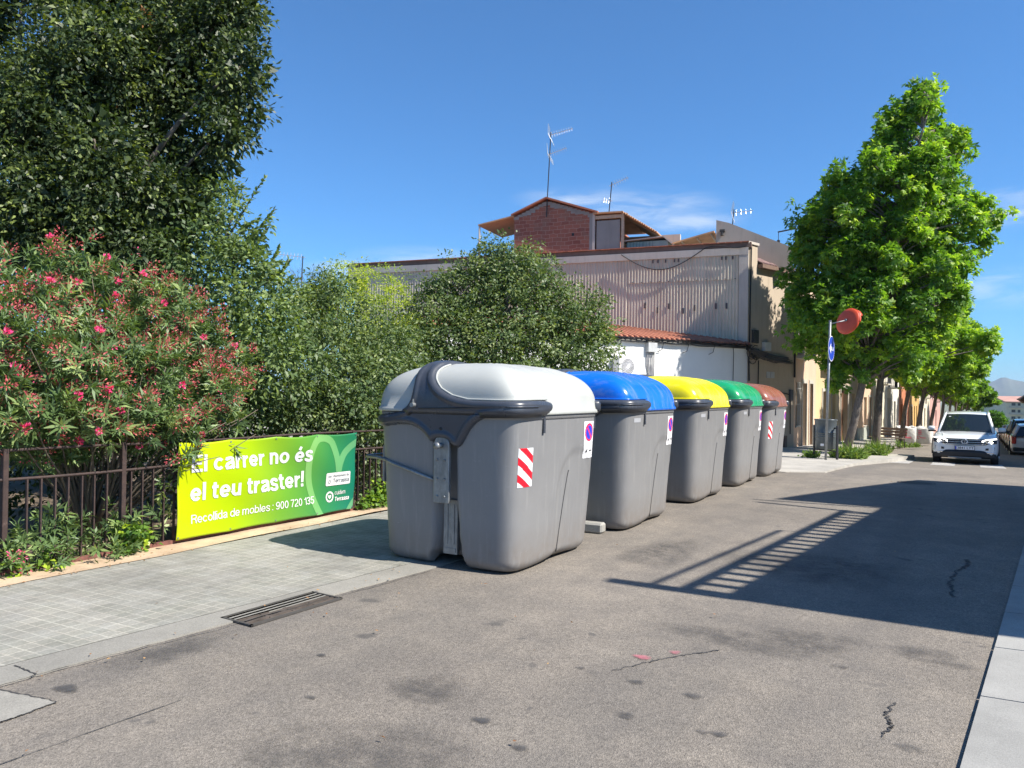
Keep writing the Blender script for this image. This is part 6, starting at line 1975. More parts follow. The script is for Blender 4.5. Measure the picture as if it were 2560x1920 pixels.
def limbs(parent, base, targets, r0, mat=M_BARK, name='limbs', seed=1, n=6):
    rg = random.Random(seed); m_ = MB()
    for t_ in targets:
        b_ = Vector(base); e = Vector(t_); pts = []
        off = Vector((rg.uniform(-.2, .2), rg.uniform(-.2, .2), rg.uniform(0, .25))) * (e - b_).length * .5
        for k_ in range(n + 1):
            t = k_ / n; pts.append(b_.lerp(e, t) + off * math.sin(math.pi * t) + Vector((rg.uniform(-1, 1), rg.uniform(-1, 1), rg.uniform(-1, 1))) * .02)
        m_.tube(pts, [r0 * (1 - .8 * k_ / n) for k_ in range(n + 1)], 6)
    return m_.build(name, mat, parent, True)

ML_BIG = leaf_mat('dark_tree_leaf', (.022, .044, .016), (.062, .092, .028), (.20, .25, .06), .5, .26)
ML_SHR = leaf_mat('laurel_leaf', (.07, .12, .045), (.14, .20, .070), (.26, .34, .09), .5, .30)
ML_GRN = leaf_mat('privet_leaf', (.065, .115, .042), (.13, .185, .068), (.24, .29, .10), .5, .30)
ML_LIME = leaf_mat('lime_leaf', (.22, .32, .04), (.40, .48, .05), (.60, .62, .10), .6, .45)
ML_LIQ = leaf_mat('maple_like_leaf', (.060, .140, .022), (.165, .315, .034), (.42, .56, .055), .5, .48)
ML_OLE = leaf_mat('oleander_leaf', (.07, .12, .045), (.14, .22, .075), (.32, .40, .14), .48, .26)
ML_WEED = leaf_mat('weed_leaf', (.06, .12, .02), (.13, .22, .04), (.30, .36, .10), .5, .35)
ML_DEAD = leaf_mat('dead_leaf', (.22, .10, .04), (.36, .18, .07), (.45, .28, .12), .8, .2)
ML_PINK = leaf_mat('pink_petal', (.70, .03, .16), (.85, .07, .28), (.88, .28, .45), .6, .35)
ML_BUD = leaf_mat('crimson_bud', (.32, .045, .05), (.55, .08, .11), (.65, .18, .14), .7, .2)

# big dark tree on the left
BIG = [(-9.8, 7.5, 7.04, 0.72), (-9.0, 7.45, 6.22, 0.42), (-9.2, 7.55, 5.79, 0.40), (-9.1, 7.15, 5.15, 0.40), (-9.9, 7.48, 4.96, 0.38), (-11.36, 7.75, 7.58, 0.98), (-10.27, 7.26, 6.06, 0.87), (-10.62, 7.06, 5.09, 0.76), (-10.57, 7.67, 4.45, 0.54), (-10.54, 6.28, 6.3, 0.78), (-10.79, 5.79, 5.65, 0.7), (-11.17, 5.57, 5.01, 0.63), (-11.18, 6.15, 4.92, 0.53), (-12.05, 7.38, 4.33, 0.83), (-11.81, 5.79, 4.05, 0.6), (-12.28, 5.49, 5.76, 0.73), (-13.53, 5.9, 7.37, 0.8), (-11.79, 6.92, 8.05, 0.94), (-10.7, 7.6, 8.21, 0.8), (-13.19, 6.67, 8.3, 0.6), (-12.89, 6.89, 3.93, 0.68), (-11.33, 7.81, 3.96, 0.6), (-9.5, 7.7, 7.26, 0.40), (-12.3, 6.9, 6.2, .9), (-12.6, 5.2, 6.6, .6), (-10.58, 5.23, 4.16, 0.51), (-10.01, 5.57, 3.93, 0.51), (-9.73, 6.08, 4.19, 0.49), (-9.47, 6.58, 4.15, 0.47), (-10.42, 5.34, 3.45, 0.42), (-9.8, 5.7, 3.4, 0.39), (-9.51, 6.22, 3.46, 0.37), (-10.69, 5.27, 5.09, 0.42), (-9.8, 5.8, 4.8, 0.42)]
bt_ = thing('big_tree', 'tall dark green leafy tree filling the upper left corner', 'tree', (-11.6, 6.6, 0))
def rel(blobs, o): return [(b[0] - o[0], b[1] - o[1], b[2] - o[2], b[3]) for b in blobs]
o0 = (-11.6, 6.6, 0)
MB().tube([(0, 0, 0), (.05, .1, 1.5), (-.1, .15, 3.2), (.15, .2, 5.0), (.3, .3, 6.8)], [.30, .26, .22, .16, .07], 12).build('trunk', M_BARK, bt_, True)
limbs(bt_, (0, .1, 2.6), [(b[0], b[1], b[2]) for b in rel(BIG, o0)], .075, seed=4)
foliage('crown', rel(BIG, o0), ML_BIG, bt_, 3500, .21, 30, .078, .040, 21, rn=.24, shell=.62, tint=(.42, .28, .15), droop=.2, keep=lambda C: C[:, 2] > 2.6)
foliage('inner_leaves', [(b[0], b[1] + .15, b[2], b[3] * .62) for b in rel(BIG, o0)], ML_BIG, bt_, 900, .25, 16, .15, .10, 25, shell=.1, tint=(.25, .1, .1), keep=lambda C: C[:, 2] > 2.8)
foliage('dead_leaves', [b for b in rel(BIG, o0)][3:14], ML_DEAD, bt_, 16, .12, 24, .07, .035, 22, shell=.85)

# bush in front of the tree and the hedge to its right
Abl = [(-8.65, 7.07, 3.72, 0.38), (-9.03, 6.85, 3.34, 0.57), (-8.37, 7.01, 3.13, 0.43), (-8.39, 6.66, 2.66, 0.54), (-7.92, 6.93, 2.42, 0.48), (-7.55, 6.92, 1.88, 0.47), (-7.96, 6.68, 1.81, 0.53), (-9.97, 6.87, 3.41, 0.46), (-8.17, 7.47, 2.86, 0.29), (-9.01, 7.2, 4.24, 0.26), (-9.6, 6.5, 2.9, .5), (-10.6, 6.4, 3.2, .5), (-11.2, 5.9, 3.1, .5), (-8.1, 6.7, 1.1, .55), (-9.2, 6.6, 1.9, .6)]
oA = (-8.6, 6.9, 0)
ta = thing('laurel_bush', 'mid green broad leaved bush below the right side of the big tree', 'bush', oA)
foliage('foliage', rel(Abl, oA), ML_SHR, ta, 950, .19, 26, .080, .038, 31, shell=.6, tint=(.45, .2, .18))
limbs(ta, (0, 0, 0), [(b[0], b[1], b[2]) for b in rel(Abl, oA)], .03, name='stems', seed=6)
# loose shoots against the sky
rs = random.Random(12); m_ = MB(); lp_, ld_ = [], []
def shoot(a, b_, c, nl=16, ll=.085):
    pts = []
    for k_ in range(9):
        t = k_ / 8; p = Vector(a) * (1 - t) ** 2 + Vector(b_) * 2 * t * (1 - t) + Vector(c) * t * t
        pts.append(p)
    m_.tube([tuple(p) for p in pts], [.012 - .009 * k_ / 8 for k_ in range(9)], 5)
    for k_ in range(nl):
        t = .35 + .65 * k_ / nl; i = min(int(t * 8), 7); p = pts[i].lerp(pts[i + 1], t * 8 - i); dr = (pts[i + 1] - pts[i]).normalized()
        s_ = dr.cross(Vector((0, 0, 1))).normalized()
        for sg in (-1, 1):
            lp_.append(tuple(p - Vector(oA))); ld_.append(tuple((dr * .8 + s_ * sg * rs.uniform(.5, 1) + Vector((0, 0, rs.uniform(-.5, .5)))).normalized()))
for a, b_, c in [((-8.73, 6.91, 3.32), (-8.46, 7.06, 3.95), (-8.17, 7.23, 4.46)), ((-8.56, 7.01, 3.33), (-8.35, 7.13, 3.55), (-8.06, 7.30, 4.02)), ((-8.5, 7.05, 3.25), (-8.3, 7.2, 3.42), (-8.13, 7.26, 3.85)), ((-8.40, 7.11, 3.0), (-8.1, 7.25, 3.15), (-8.0, 7.33, 3.50)), ((-8.7, 7.0, 3.6), (-8.6, 7.1, 4.0), (-8.62, 7.1, 4.35)), ((-8.3, 7.1, 2.9), (-8.0, 7.4, 3.1), (-7.9, 7.41, 3.34)), ((-8.5, 7.0, 3.2), (-8.3, 7.15, 3.4), (-8.2, 7.2, 3.46)), ((-8.56, 7.0, 3.5), (-8.4, 7.0, 3.75), (-8.25, 7.2, 3.88))]:
    shoot(a, b_, c)
mo = m_.build('shoots', M_TWIG, ta, True); mo.matrix_parent_inverse = Matrix.Translation(-Vector(oA))
lp_ = np.array(lp_); ld_ = np.array(ld_); nL = len(lp_)
leaf_object('shoot_leaves', lp_, ld_, RNG.normal(size=(nL, 3)) * .5 + [0, 0, .6], np.full(nL, .095), np.full(nL, .045), np.clip(.65 + .2 * RNG.normal(size=nL), 0, 1), ML_SHR, ta)

Bbl = [(-8.51, 8.33, 2.55, 0.52), (-8.3, 8.79, 2.84, 0.46), (-7.9, 8.11, 1.99, 0.63), (-7.36, 8.2, 1.53, 0.59), (-7.89, 7.66, 1.46, 0.58), (-7.88, 9.28, 2.32, 0.54), (-7.75, 7.28, 1.15, 0.37), (-7.25, 7.8, 1.22, 0.44), (-7.61, 8.86, 1.88, 0.42), (-8.63, 8.83, 3.18, 0.25), (-7.19, 8.3, 1.21, 0.36), (-8.2, 9.9, 2.2, .5), (-8.0, 10.3, 1.5, .6), (-7.3, 9.0, 1.2, .45), (-7.6, 8.3, .7, .5), (-7.5, 9.6, .8, .5)]
oB = (-7.9, 8.4, 0)
tb = thing('privet_hedge', 'dense small leaved hedge behind the banner and railing', 'hedge', oB)
foliage('foliage', rel(Bbl, oB), ML_GRN, tb, 1150, .17, 30, .064, .033, 41, shell=.62, tint=(.48, .2, .18))
limbs(tb, (0, 0, 0), [(b[0], b[1], b[2]) for b in rel(Bbl, oB)], .03, name='stems', seed=8)
Cbl = [(-10.44, 11.24, 3.72, 0.45), (-10.01, 11.49, 3.62, 0.48), (-8.9, 8.9, 2.95, .28), (-9.2, 9.3, 3.0, .35), (-9.0, 9.9, 3.0, .3), (-9.94, 12.12, 3.38, 0.36), (-10.5, 10.63, 3.24, 0.33), (-11.02, 9.74, 3.6, 0.32), (-10.65, 9.96, 3.1, 0.34), (-9.86, 12.16, 3.75, 0.21), (-10.3, 10.8, 2.6, .6), (-10.0, 11.6, 2.5, .6), (-9.6, 12.3, 2.6, .5), (-11, 9.9, 2.5, .6)]
oC = (-10.3, 11.2, 0)
tc_ = thing('lime_green_shrub', 'yellow green feathery shrub peeping above the hedge below the left end of the wall', 'bush', oC)
foliage('foliage', rel(Cbl, oC), ML_LIME, tc_, 900, .13, 24, .05, .022, 51, shell=.5, tint=(.45, .25, .2))
limbs(tc_, (0, 0, 0), [(b[0], b[1], b[2]) for b in rel(Cbl, oC)], .03, name='stems', seed=9)
Dbl = [(-8.19, 13.72, 4.19, 0.5), (-8.68, 13.78, 3.99, 0.59), (-7.77, 13.97, 3.86, 0.53), (-8.93, 13.29, 3.6, 0.68), (-8.0, 13.61, 3.26, 0.86), (-7.35, 14.22, 3.39, 0.58), (-6.85, 14.29, 2.99, 0.57), (-9.55, 13.16, 3.28, 0.54), (-8.89, 12.75, 2.55, 0.84), (-7.9, 13.1, 2.37, 0.92), (-6.95, 13.89, 2.4, 0.7), (-6.51, 14.49, 2.52, 0.36), (-9.53, 12.37, 2.5, 0.65), (-9.33, 11.68, 1.7, 0.49), (-8.67, 11.84, 1.44, 0.62), (-7.66, 12.9, 1.45, 0.81), (-6.71, 14.04, 1.66, 0.56), (-9.47, 13.2, 3.96, 0.29), (-6.52, 14.72, 3.01, 0.21), (-8.25, 13.7, 4.6, .22), (-8.55, 13.6, 4.55, .16), (-7.8, 13.9, 4.45, .16), (-9.2, 13.3, 4.25, .14), (-7.3, 14.2, 4.05, .14), (-9.75, 13.0, 3.75, .2), (-6.5, 14.5, 3.5, .13), (-10.1, 12.6, 3.0, .35), (-10.0, 12.3, 2.2, .4)]
oD = (-8.1, 13.4, 0)
td_ = thing('round_tree', 'broad rounded evergreen tree in the middle behind the containers', 'tree', oD)
MB().tube([(0, 0, 0), (.05, .05, 1.2), (0, .1, 2.6), (.1, 0, 3.6)], [.16, .13, .09, .04], 10).build('trunk', M_BARK, td_, True)
limbs(td_, (0, 0, .9), [(b[0], b[1], b[2]) for b in rel(Dbl, oD)], .05, seed=10)
foliage('crown', rel(Dbl, oD), ML_GRN, td_, 1750, .21, 32, .082, .040, 61, rn=.27, shell=.64, tint=(.50, .2, .18))
# bare shrub
tb2 = thing('bare_shrub', 'leafless twiggy shrub against the sky left of the lime green bush', 'shrub', (-11.2, 10.7, 3.0))
m_ = MB(); rb_ = random.Random(3)
def twig(p, d, L_, r, depth):
    q = p + d * L_
    mid = p.lerp(q, .5) + Vector((rb_.uniform(-1, 1), rb_.uniform(-1, 1), rb_.uniform(-1, 1))) * L_ * .12
    m_.tube([tuple(p), tuple(mid), tuple(q)], [r, r * .8, r * .6], 4)
    if depth:
        for _ in range(3):
            nd = (d + Vector((rb_.uniform(-.8, .8), rb_.uniform(-.8, .8), rb_.uniform(-.1, .5)))).normalized(); twig(q, nd, L_ * rb_.uniform(.55, .8), r * .6, depth - 1)
for k_ in range(7):
    twig(Vector((rb_.uniform(-.1, .35), rb_.uniform(-.3, .3), -.1)), Vector((rb_.uniform(-.5, .6), rb_.uniform(-.3, .3), 1)).normalized(), .42, .010, 3)
m_.tube([(0, 0, -3), (0.05, 0, -.1)], .03, 6)
m_.build('twigs', M_TWIG, tb2)

# oleander
Obl = [(-7.8, 3.92, 2.57, 0.33), (-7.8, 4.4, 2.63, 0.35), (-7.8, 4.95, 2.5, 0.42), (-7.7, 5.38, 2.29, 0.44), (-7.5, 5.65, 1.99, 0.37), (-7.5, 3.94, 2.03, 0.48), (-7.4, 4.51, 1.88, 0.51), (-7.4, 5.13, 1.62, 0.47), (-7.3, 5.57, 1.52, 0.38), (-7.3, 5.94, 1.36, 0.24), (-7.3, 3.73, 1.39, 0.4), (-7.25, 4.25, 1.3, 0.35), (-7.2, 4.79, 1.14, 0.28), (-7.05, 5.22, 1.18, 0.24), (-7.6, 3.44, 1.88, 0.53), (-7.4, 5.95, 1.79, 0.29), (-7.4, 3.4, 1.31, 0.4), (-7.0, 5.83, 1.24, 0.11), (-6.9, 5.05, 1.0, 0.1), (-6.85, 5.29, 1.11, 0.1), (-7.4, 3.99, 1.04, 0.26), (-7.4, 4.63, 0.96, 0.21), (-8.1, 4.4, 1.9, .6), (-8.1, 5.2, 1.8, .5), (-8.2, 3.4, 2.0, .6), (-6.85, 3.3, 1.35, .26), (-6.85, 3.75, 1.3, .24), (-6.85, 4.2, 1.28, .24), (-6.85, 4.6, 1.26, .22), (-6.9, 5.0, 1.32, .24), (-7.0, 5.5, 1.5, .26), (-6.95, 4.0, 1.75, .3), (-6.95, 3.4, 1.8, .3), (-7.0, 4.7, 1.7, .3), (-6.74, 5.02, .93, .10), (-6.72, 5.12, .80, .06), (-6.74, 5.6, 1.0, .05), (-6.78, 4.95, .70, .08)]
oO = (-7.7, 4.6, 0)
to_ = thing('oleander', 'large oleander with pink flowers and crimson buds hanging over the railing', 'flowering shrub', oO)
rng = np.random.default_rng(77)
# sprigs: whorls of long leaves around short stems
def sprig_cloud(blobs, n, ll, lw, nl, seed, mat, parent, name, shell=.45, tint=(.45, .2, .15)):
    rng = np.random.default_rng(seed); B = np.array(blobs); w_ = B[:, 3] ** 2.1; w_ /= w_.sum()
    bi = rng.choice(len(B), n, p=w_); u_ = unit(n, rng); r_ = shell + (1 - shell) * rng.random(n) ** .5
    C = B[bi, :3] + u_ * (B[bi, 3] * r_ * (1 + .1 * rng.normal(size=n)))[:, None]
    ax = u_ * .7 + rng.normal(size=(n, 3)) * .35; ax[:, 2] += .35; ax /= np.linalg.norm(ax, axis=1, keepdims=True)
    ci = np.repeat(np.arange(n), nl); k_ = np.tile(np.arange(nl), n)
    t1 = np.cross(ax, [0.3, .2, 1.0]); t1 /= np.linalg.norm(t1, axis=1, keepdims=True); t2 = np.cross(ax, t1)
    an = k_ * 2.4 + rng.random(n)[ci] * 6
    rad = np.cos(an)[:, None] * t1[ci] + np.sin(an)[:, None] * t2[ci]
    hgt = (k_ / nl)[:, None]
    d = rad * (1.05 - .5 * hgt) + ax[ci] * (.35 + .7 * hgt) + rng.normal(size=(len(ci), 3)) * .12; d[:, 2] -= .12
    d /= np.linalg.norm(d, axis=1, keepdims=True)
    pos = C[ci] + ax[ci] * hgt * .10
    L_ = ll * (.6 + .6 * rng.random(len(ci)))
    leaf_object(name, pos, d, np.cross(d, rad) * .3 + ax[ci] + rng.normal(size=(len(ci), 3)) * .2, L_, lw * (.7 + .5 * rng.random(len(ci))), np.clip(tint[0] + tint[1] * rng.normal(size=n)[ci] + tint[2] * rng.normal(size=len(ci)), 0, 1), mat, parent, curl=.12)
    return C, ax, u_, B[bi]
C_, AX, U_, BB = sprig_cloud(rel(Obl, oO), 2100, .135, .025, 15, 78, ML_OLE, to_, 'foliage')
limbs(to_, (0, 0, 0), [(b[0], b[1], b[2]) for b in rel(Obl, oO)] + [(b[0] + .2, b[1] + .1, b[2] + .1) for b in rel(Obl, oO)], .016, mat=M_TWIG, name='stems', seed=14)
# flower heads on the outer sprigs
outer = np.where((U_[:, 0] > -.15) & (np.linalg.norm(C_ - BB[:, :3], axis=1) > BB[:, 3] * .72) & (AX[:, 2] > -.2))[0]
rng.shuffle(outer)
def heads(idx, mat, name, npet, rad, ln, wd, tint):
    pos, dd = [], []
    for i in idx:
        c = C_[i] + AX[i] * .14
        v = unit(npet, rng); v = v * .8 + AX[i] * .45
        pos.append(c + v * rad * rng.random((npet, 1)) ** .5); dd.append(v / np.linalg.norm(v, axis=1, keepdims=True))
    pos = np.concatenate(pos); dd = np.concatenate(dd); n = len(pos)
    leaf_object(name, pos, dd, rng.normal(size=(n, 3)) + [.3, 0, .3], ln * (.7 + .6 * rng.random(n)), wd * (.7 + .6 * rng.random(n)), np.clip(tint + .25 * rng.normal(size=n), 0, 1), mat, to_)
heads(outer[:75], ML_PINK, 'flowers', 30, .034, .026, .024, .5)
heads(outer[75:520], ML_BUD, 'buds', 30, .085, .028, .012, .5)
heads(outer[640:860], ML_PINK, 'half_open_buds', 10, .06, .022, .011, .3)

# low oleander shoots and ivy pushing through the railing
Lbl = [(-6.86, 3.53, 0.19, 0.16), (-6.86, 3.8, 0.21, 0.17), (-6.8, 3.4, 0.09, 0.10), (-6.8, 4.09, 0.12, 0.19), (-6.8, 4.41, 0.12, 0.17), (-6.82, 4.8, 0.27, 0.12), (-6.84, 4.84, 0.56, 0.09), (-6.75, 4.24, 0.06, 0.13), (-6.72, 3.68, 0.09, 0.12), (-6.74, 3.28, 0.15, 0.11), (-6.95, 3.9, .3, .2), (-6.95, 4.4, .25, .2)]
oL = (-6.8, 4.0, 0)
tl = thing('oleander_shoots', 'low leafy shoots growing through the foot of the railing on the left', 'shrub', oL)
C2_, AX2, U2, B2 = sprig_cloud(rel(Lbl, oL), 140, .10, .024, 12, 88, ML_OLE, tl, 'foliage', shell=.2, tint=(.5, .22, .15))
keepL = C_, AX
C_, AX = C2_, AX2
pos_idx = [i for i in range(len(C2_)) if U2[i][0] > 0][:7]
def heads2(idx):
    pos, dd = [], []
    for i in idx:
        c = C2_[i] + AX2[i] * .14; v = unit(14, rng); pos.append(c + v * .04); dd.append(v)
    pos = np.concatenate(pos); dd = np.concatenate(dd); n = len(pos)
    leaf_object('buds', pos, dd, rng.normal(size=(n, 3)), np.full(n, .024), np.full(n, .012), np.clip(.5 + .25 * rng.normal(size=n), 0, 1), ML_PINK, tl)
heads2(pos_idx)
ivy = leaf_mat('ivy_leaf', (.07, .15, .03), (.16, .28, .04), (.42, .55, .05), .4, .3)
t = thing('ivy_patch', 'patch of broad bright ivy leaves at the railing foot left of the banner', 'ivy', (-6.78, 4.3, 0), 0, 'ivy along the railing')
foliage('foliage', [(0, 0, .06, .12), (-.03, .2, .14, .14), (0, -.6, .05, .12), (.02, -.95, .04, .10), (.02, .12, .22, .12)], ivy, t, 60, .07, 10, .055, .055, 91, shell=.3, tint=(.45, .3, .1), up=.9)
t = thing('ivy_patch', 'mound of bright ivy at the railing foot between banner and first container', 'ivy', (-6.78, 8.1, 0), 0, 'ivy along the railing')
foliage('foliage', [(0, -.2, .08, .16), (0, .15, .12, .18), (-.02, .0, .25, .14), (0, .35, .18, .16), (.0, -.42, .04, .08)], ivy, t, 130, .07, 11, .05, .05, 92, shell=.3, tint=(.4, .28, .15), up=.9)
# dark undergrowth behind the railing
t = thing('undergrowth', 'dark leafy undergrowth in the shade behind the railing', 'undergrowth', (-8.6, 6, 0)); t['kind'] = 'stuff'
foliage('leaves', [(0.3, -2.6, .5, .7), (.3, -1.6, .45, .7), (.3, -.6, .45, .7), (.3, .4, .5, .7), (.3, 1.4, .5, .7), (.3, 2.4, .5, .7), (-.5, -2, 1.0, .8), (-.5, 0, 1.0, .8), (-.5, 2, 1.0, .8), (.2, 3.6, .6, .8), (.2, 5, .6, .8), (.2, 6.5, .8, .9), (-1.8, -1, 1.6, 1.2), (-1.8, 1, 1.6, 1.2), (-2.2, 3, 1.7, 1.2), (-1.5, 5, 1.6, 1.2), (-3.5, -1.5, 2.2, 1.5), (-4, 1.5, 2.2, 1.5), (-4.5, 0, 1.0, 1.5), (-6.5, 1.5, 1.2, 1.8), (-5, 3, 1.2, 1.6), (-3.2, -2.6, 1.0, 1.3), (-2.0, -2.2, .8, .9)], ML_BIG, t, 2300, .2, 14, .085, .045, 95, shell=.3, tint=(.35, .2, .15))

# street trees -------------------------------------------------------------
def street_tree(i, x, y, H, Rm, lean, label, nc, seed, ln=.14, z0=2.2, tint=(.45, .18, .15), trunk_r=.16, rad_fn=None, parts=True):
    g_ = gz(y) + .1
    t = thing('street_tree', label, 'tree', (x, y, g_), 0, 'street trees along the left pavement')
    rg = random.Random(seed); z0 = 3.5 if i else 2.9
    def axis(z): k = z / H; return Vector((lean[0] * (k ** 1.0), lean[1] * k, z))
    pts = [tuple(axis(z) + Vector((.04 * math.sin(z * 1.3 + seed), .04 * math.cos(z * 1.7), 0))) for z in np.linspace(-.1, H * .93, 12)]
    MB().tube(pts, [trunk_r * (1.15 if k_ == 0 else 1) * (1 - .88 * (k_ / 11) ** 1.1) + .01 for k_ in range(12)], 12).build('trunk', M_BARK, t, True)
    blobs = []; targets = []
    z = z0 + .2
    while z < H - .2:
        f = (z - z0) / (H - z0)
        Rr = Rm * (rad_fn(f) if rad_fn else (min(1, .55 + 2.2 * f) * (1 - f) ** .62 + .05))
        nb_ = max(3, int(7 * Rr / Rm + 3))
        for k_ in range(nb_):
            a = rg.uniform(0, 2 * math.pi) ; rr_ = Rr * rg.uniform(.30, 1.08)
            c = axis(z) + Vector((rr_ * math.cos(a), rr_ * math.sin(a), rg.uniform(-.25, .35)))
            blobs.append((c.x, c.y, c.z, min(Rr * .40, rg.uniform(.22, .62))))
            targets.append((z, c))
        z += .52
    if i == 0:
        blobs = []; targets = []
        ca_, sa_ = math.cos(YAW), math.sin(YAW)
        ROWS = [(11.68, 2.01, 2.64), (11.3, 1.7, 2.8), (10.92, 1.28, 2.98), (10.5, 1.0, 3.3), (10.18, 0.77, 3.66), (9.8, .55, 3.7), (9.5, 0.33, 3.82), (8.89, -0.99, 3.6), (8.5, -.95, 3.8), (8.22, -0.91, 3.98), (7.85, -1.2, 4.3), (7.47, -1.64, 4.66), (6.88, -1.63, 4.45), (6.5, -1.7, 4.1), (6.14, -1.77, 3.79), (5.75, -1.85, 3.8), (5.39, -1.95, 3.8), (4.95, -1.9, 3.6), (4.5, -1.82, 3.37), (4.1, -1.7, 3.0), (3.77, -1.52, 2.64), (3.4, -1.2, 2.5), (3.03, -0.91, 2.42), (2.52, -0.46, 1.17)]
        for (zz, a, b_) in ROWS:
            w_ = b_ - a; dep = min(w_ * .42, 2.2); n_ = max(2, int(w_ * dep * 1.5))
            ed_ = min(.36, w_ * .3)
            pl_ = [(a + ed_, rg.uniform(-.3, .3) * dep), (b_ - ed_, rg.uniform(-.3, .3) * dep)]
            for _ in range(n_):
                ph = rg.uniform(0, 6.28); q_ = rg.uniform(.2, 1.0) ** .6
                pl_.append(((a + b_) / 2 + (w_ / 2 - ed_) * q_ * math.cos(ph), dep * q_ * math.sin(ph)))
            for s_, f_ in pl_:
                c = Vector((s_ * ca_ - f_ * sa_, s_ * sa_ + f_ * ca_, zz + rg.uniform(-.15, .15)))
                blobs.append((c.x, c.y, c.z, rg.uniform(.26, .46) if w_ > 1.5 else .26)); targets.append((max(zz, 3.2), c))
        blobs += [] if True else [(-1.1, .2, 2.9, .45), (-1.4, .0, 3.6, .5), (-.9, -.6, 3.3, .4), (-1.9, -.2, 5.0, .5), (2.6, .3, 4.6, .4), (-1.9, .2, 6.4, .45), (-1.5, -.2, 7.6, .35), (-1.4, 0, 8.0, .3)]
    blobs.append((*axis(H - .25), .25)); blobs.append((*axis(H - .7), .35))
    m_ = MB()
    for (zz, c) in targets[:: (1 if i < 3 else 3)]:
        b_ = axis(max(z0 * .8, zz - .9)); e = Vector(c)
        m_.tube([tuple(b_), tuple(b_.lerp(e, .5) + Vector((0, 0, .08))), tuple(e)], [.045, .03, .012], 5)
    m_.build('limbs', M_BARK, t, True)
    foliage('crown', blobs, ML_LIQ, t, nc, .22, 17, ln, ln * .85, seed, rn=(.32 if i == 0 else .2), shape='star', shell=.35, droop=.35, tint=tint, up=.6)
    if i == 0: t.scale = (1.072, 1.072, 1.072)
    return t
ST = [(-3.48, 28.3, 11.4, 2.9, (2.4, -.2), 'tall leaning street tree nearest the camera, its trunk behind the litter bin', 3100, 201, .145, (.46, .22, .16)),
      (-3.0, 32.6, 9.6, 3.0, (.9, 0), 'second street tree with a thick straight trunk in front of the bench', 1500, 202, .15, (.55, .18, .15)),
      (-2.75, 42.5, 9.0, 3.1, (1.4, 0), 'third street tree, thin trunk by the kerb corner left of the white sack', 1500, 203, .16, (.72, .18, .15)),
      (-2.35, 49.8, 8.8, 3.0, (1.1, 0), 'fourth street tree standing between the two white sacks', 1200, 204, .17, (.6, .18, .15)),
      (-1.95, 57.0, 8.4, 2.9, (.9, 0), 'fifth street tree, partly behind the front left of the white car', 1000, 205, .18, (.55, .18, .15)),
      (-1.6, 64.5, 8.2, 2.9, (.8, 0), 'sixth street tree behind the roof of the white car', 800, 206, .2, (.6, .18, .15)),
      (-1.25, 72.0, 7.8, 2.8, (.8, 0), 'seventh street tree above the middle of the white car', 700, 207, .22, (.55, .18, .15)),
      (-.9, 80.0, 7.4, 2.7, (.8, 0), 'eighth street tree seen over the right of the car roof', 600, 208, .24, (.5, .18, .15)),
      (-.5, 89.0, 7.0, 2.6, (.8, 0), 'ninth street tree, small dark crown at the row end', 500, 209, .26, (.45, .18, .15)),
      (-.1, 99.0, 6.8, 2.6, (.8, 0), 'tenth street tree, dark crown beside the distant apartment block', 450, 210, .28, (.35, .18, .15)),
      (.9, 118.0, 6.8, 2.6, (.6, 0), 'last small street tree before the distant apartment block', 400, 211, .32, (.25, .15, .1))]
for i, (x, y, H, Rm, ln_, lab, nc, sd__, lf, tn_) in enumerate(ST):
    street_tree(i, x, y, H, Rm, ln_, lab, nc, sd__, lf, tint=tn_, trunk_r=(.115, .145, .11, .13, .12, .12, .12, .12, .12, .12, .12)[i])
# far green mass at the street end
t = thing('park_tree', 'round green tree in front of the distant apartment block', 'tree', (4.0, 140, gz(140)))
MB().tube([(0, 0, 0), (0, 0, 2)], .12, 8).build('trunk', M_BARK, t)
foliage('crown', [(0, 0, 2.4, 1.1), (-.7, 0, 1.8, .9), (.7, 0, 1.9, .9)], ML_LIQ, t, 300, .35, 14, .3, .2, 230, tint=(.15, .15, .1))

# weeds round the tree pits
def weed_clump(label, x, y, rx, ry, h, n, seed, mat=ML_WEED):
    rng = np.random.default_rng(seed)
    t = thing('weed_clump', label, 'weeds', (x, y, gz(y) + .1), 0, 'weeds in the tree pits')
    t['kind'] = 'stuff'
    r = rng.random(n) ** .5; a = rng.random(n) * 6.283
    kc = 9; ca = rng.random(kc) * 6.283; cr_ = rng.random(kc) ** .5; ch_ = .35 + .9 * rng.random(kc); which = rng.integers(0, kc, n)
    base = np.stack([rx * (cr_[which] * np.cos(ca[which]) * .9 + .28 * r * np.cos(a)), ry * (cr_[which] * np.sin(ca[which]) * .9 + .28 * r * np.sin(a)), np.zeros(n)], -1)
    d = np.stack([.35 * np.cos(a) + .35 * rng.normal(size=n), .35 * np.sin(a) + .35 * rng.normal(size=n), np.ones(n)], -1); d /= np.linalg.norm(d, axis=1, keepdims=True)
    L_ = h * (.4 + .8 * rng.random(n)) * (1.2 - .6 * r) * ch_[which]
    leaf_object('blades', base, d, rng.normal(size=(n, 3)), L_, np.full(n, .035), np.clip(.6 + .25 * rng.normal(size=n), 0, 1), mat, t, curl=.3)
    m = n; b2 = base[rng.integers(0, n, m)] + np.stack([rng.normal(size=m) * .08, rng.normal(size=m) * .08, h * .6 * rng.random(m)], -1)
    d2 = unit(m, rng); d2[:, 2] = np.abs(d2[:, 2]) * .6
    leaf_object('leaves', b2, d2, rng.normal(size=(m, 3)) + [0, 0, 1], .10 * (.5 + rng.random(m)), .05 * (.5 + rng.random(m)), np.clip(.5 + .3 * rng.normal(size=m), 0, 1), mat, t)
    return t
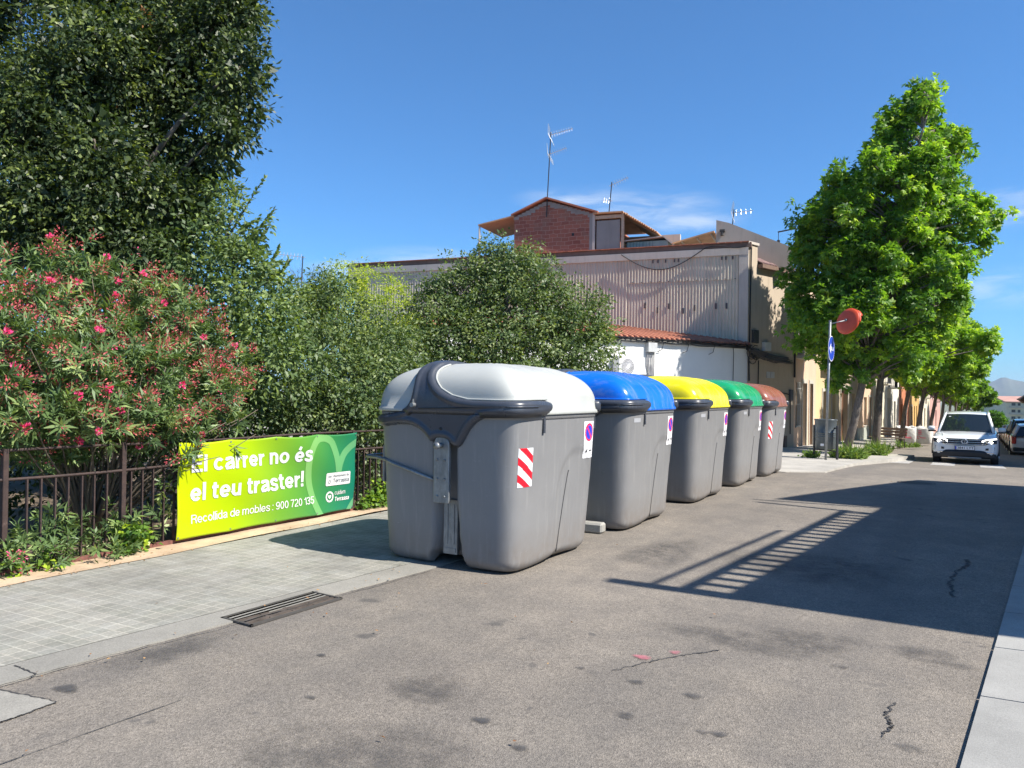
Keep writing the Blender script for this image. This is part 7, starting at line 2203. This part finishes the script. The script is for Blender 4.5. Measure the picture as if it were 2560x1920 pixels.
weed_clump('tall green weeds at the foot of the nearest leaning tree', -2.85, 24.9, .6, .9, .50, 800, 301)
weed_clump('sparse weeds behind the posts of the litter bin', -3.75, 23.9, .35, .6, .25, 220, 302)
weed_clump('grassy weeds at the foot of the second street tree', -2.6, 29.6, .55, 1.0, .50, 800, 303)
weed_clump('small dry weeds at the foot of the third street tree', -2.3, 41.2, .6, 1.0, .35, 350, 304)

# dry leaves and grit along the verge and gutter
rng = np.random.default_rng(500); n = 420
ty = rng.uniform(-1, 17, n); side_ = rng.random(n)
tx = np.where(side_ < .55, -6.6 + .25 * rng.random(n), np.where(side_ < .8, -4.2 + .5 * rng.normal(size=n) * .3, -3.2 + 1.6 * rng.normal(size=n)))
tz = np.array([gz(y) for y in ty]) + .026
ok = ~((np.abs(tx + 4.03) < .8) & (ty > 5.5)); tx, ty, tz = tx[ok], ty[ok], tz[ok]; n = len(tx)
dd = np.stack([rng.normal(size=n), rng.normal(size=n), .15 * rng.normal(size=n)], -1); dd /= np.linalg.norm(dd, axis=1, keepdims=True)
ll = leaf_object('leaf_litter', np.stack([tx, ty, tz], -1), dd, np.stack([.3 * rng.normal(size=n), .3 * rng.normal(size=n), np.ones(n)], -1), .028 * (.4 + rng.random(n)), .014 * (.5 + rng.random(n)), rng.random(n), ML_DEAD, None, curl=.1)
tag(ll, 'scattered dry leaves and grit on the pavement and road edge', 'leaf litter', kind='stuff')

# ---------------------------------------------------------------- air
hm_ = bpy.data.materials.new('pale_air'); hm_.use_nodes = True
ht = hm_.node_tree; ht.nodes.clear()
ho = ht.nodes.new('ShaderNodeOutputMaterial'); hv = ht.nodes.new('ShaderNodeVolumePrincipled')
hv.inputs['Color'].default_value = (.62, .78, 1.0, 1); hv.inputs['Density'].default_value = 0.00009; hv.inputs['Anisotropy'].default_value = 0.0
ht.links.new(hv.outputs[0], ho.inputs['Volume'])
hb = MB(); hb.box(-9400, 9400, -3400, 9400, -60, 190)
tag(hb.build('haze', hm_), kind='stuff')
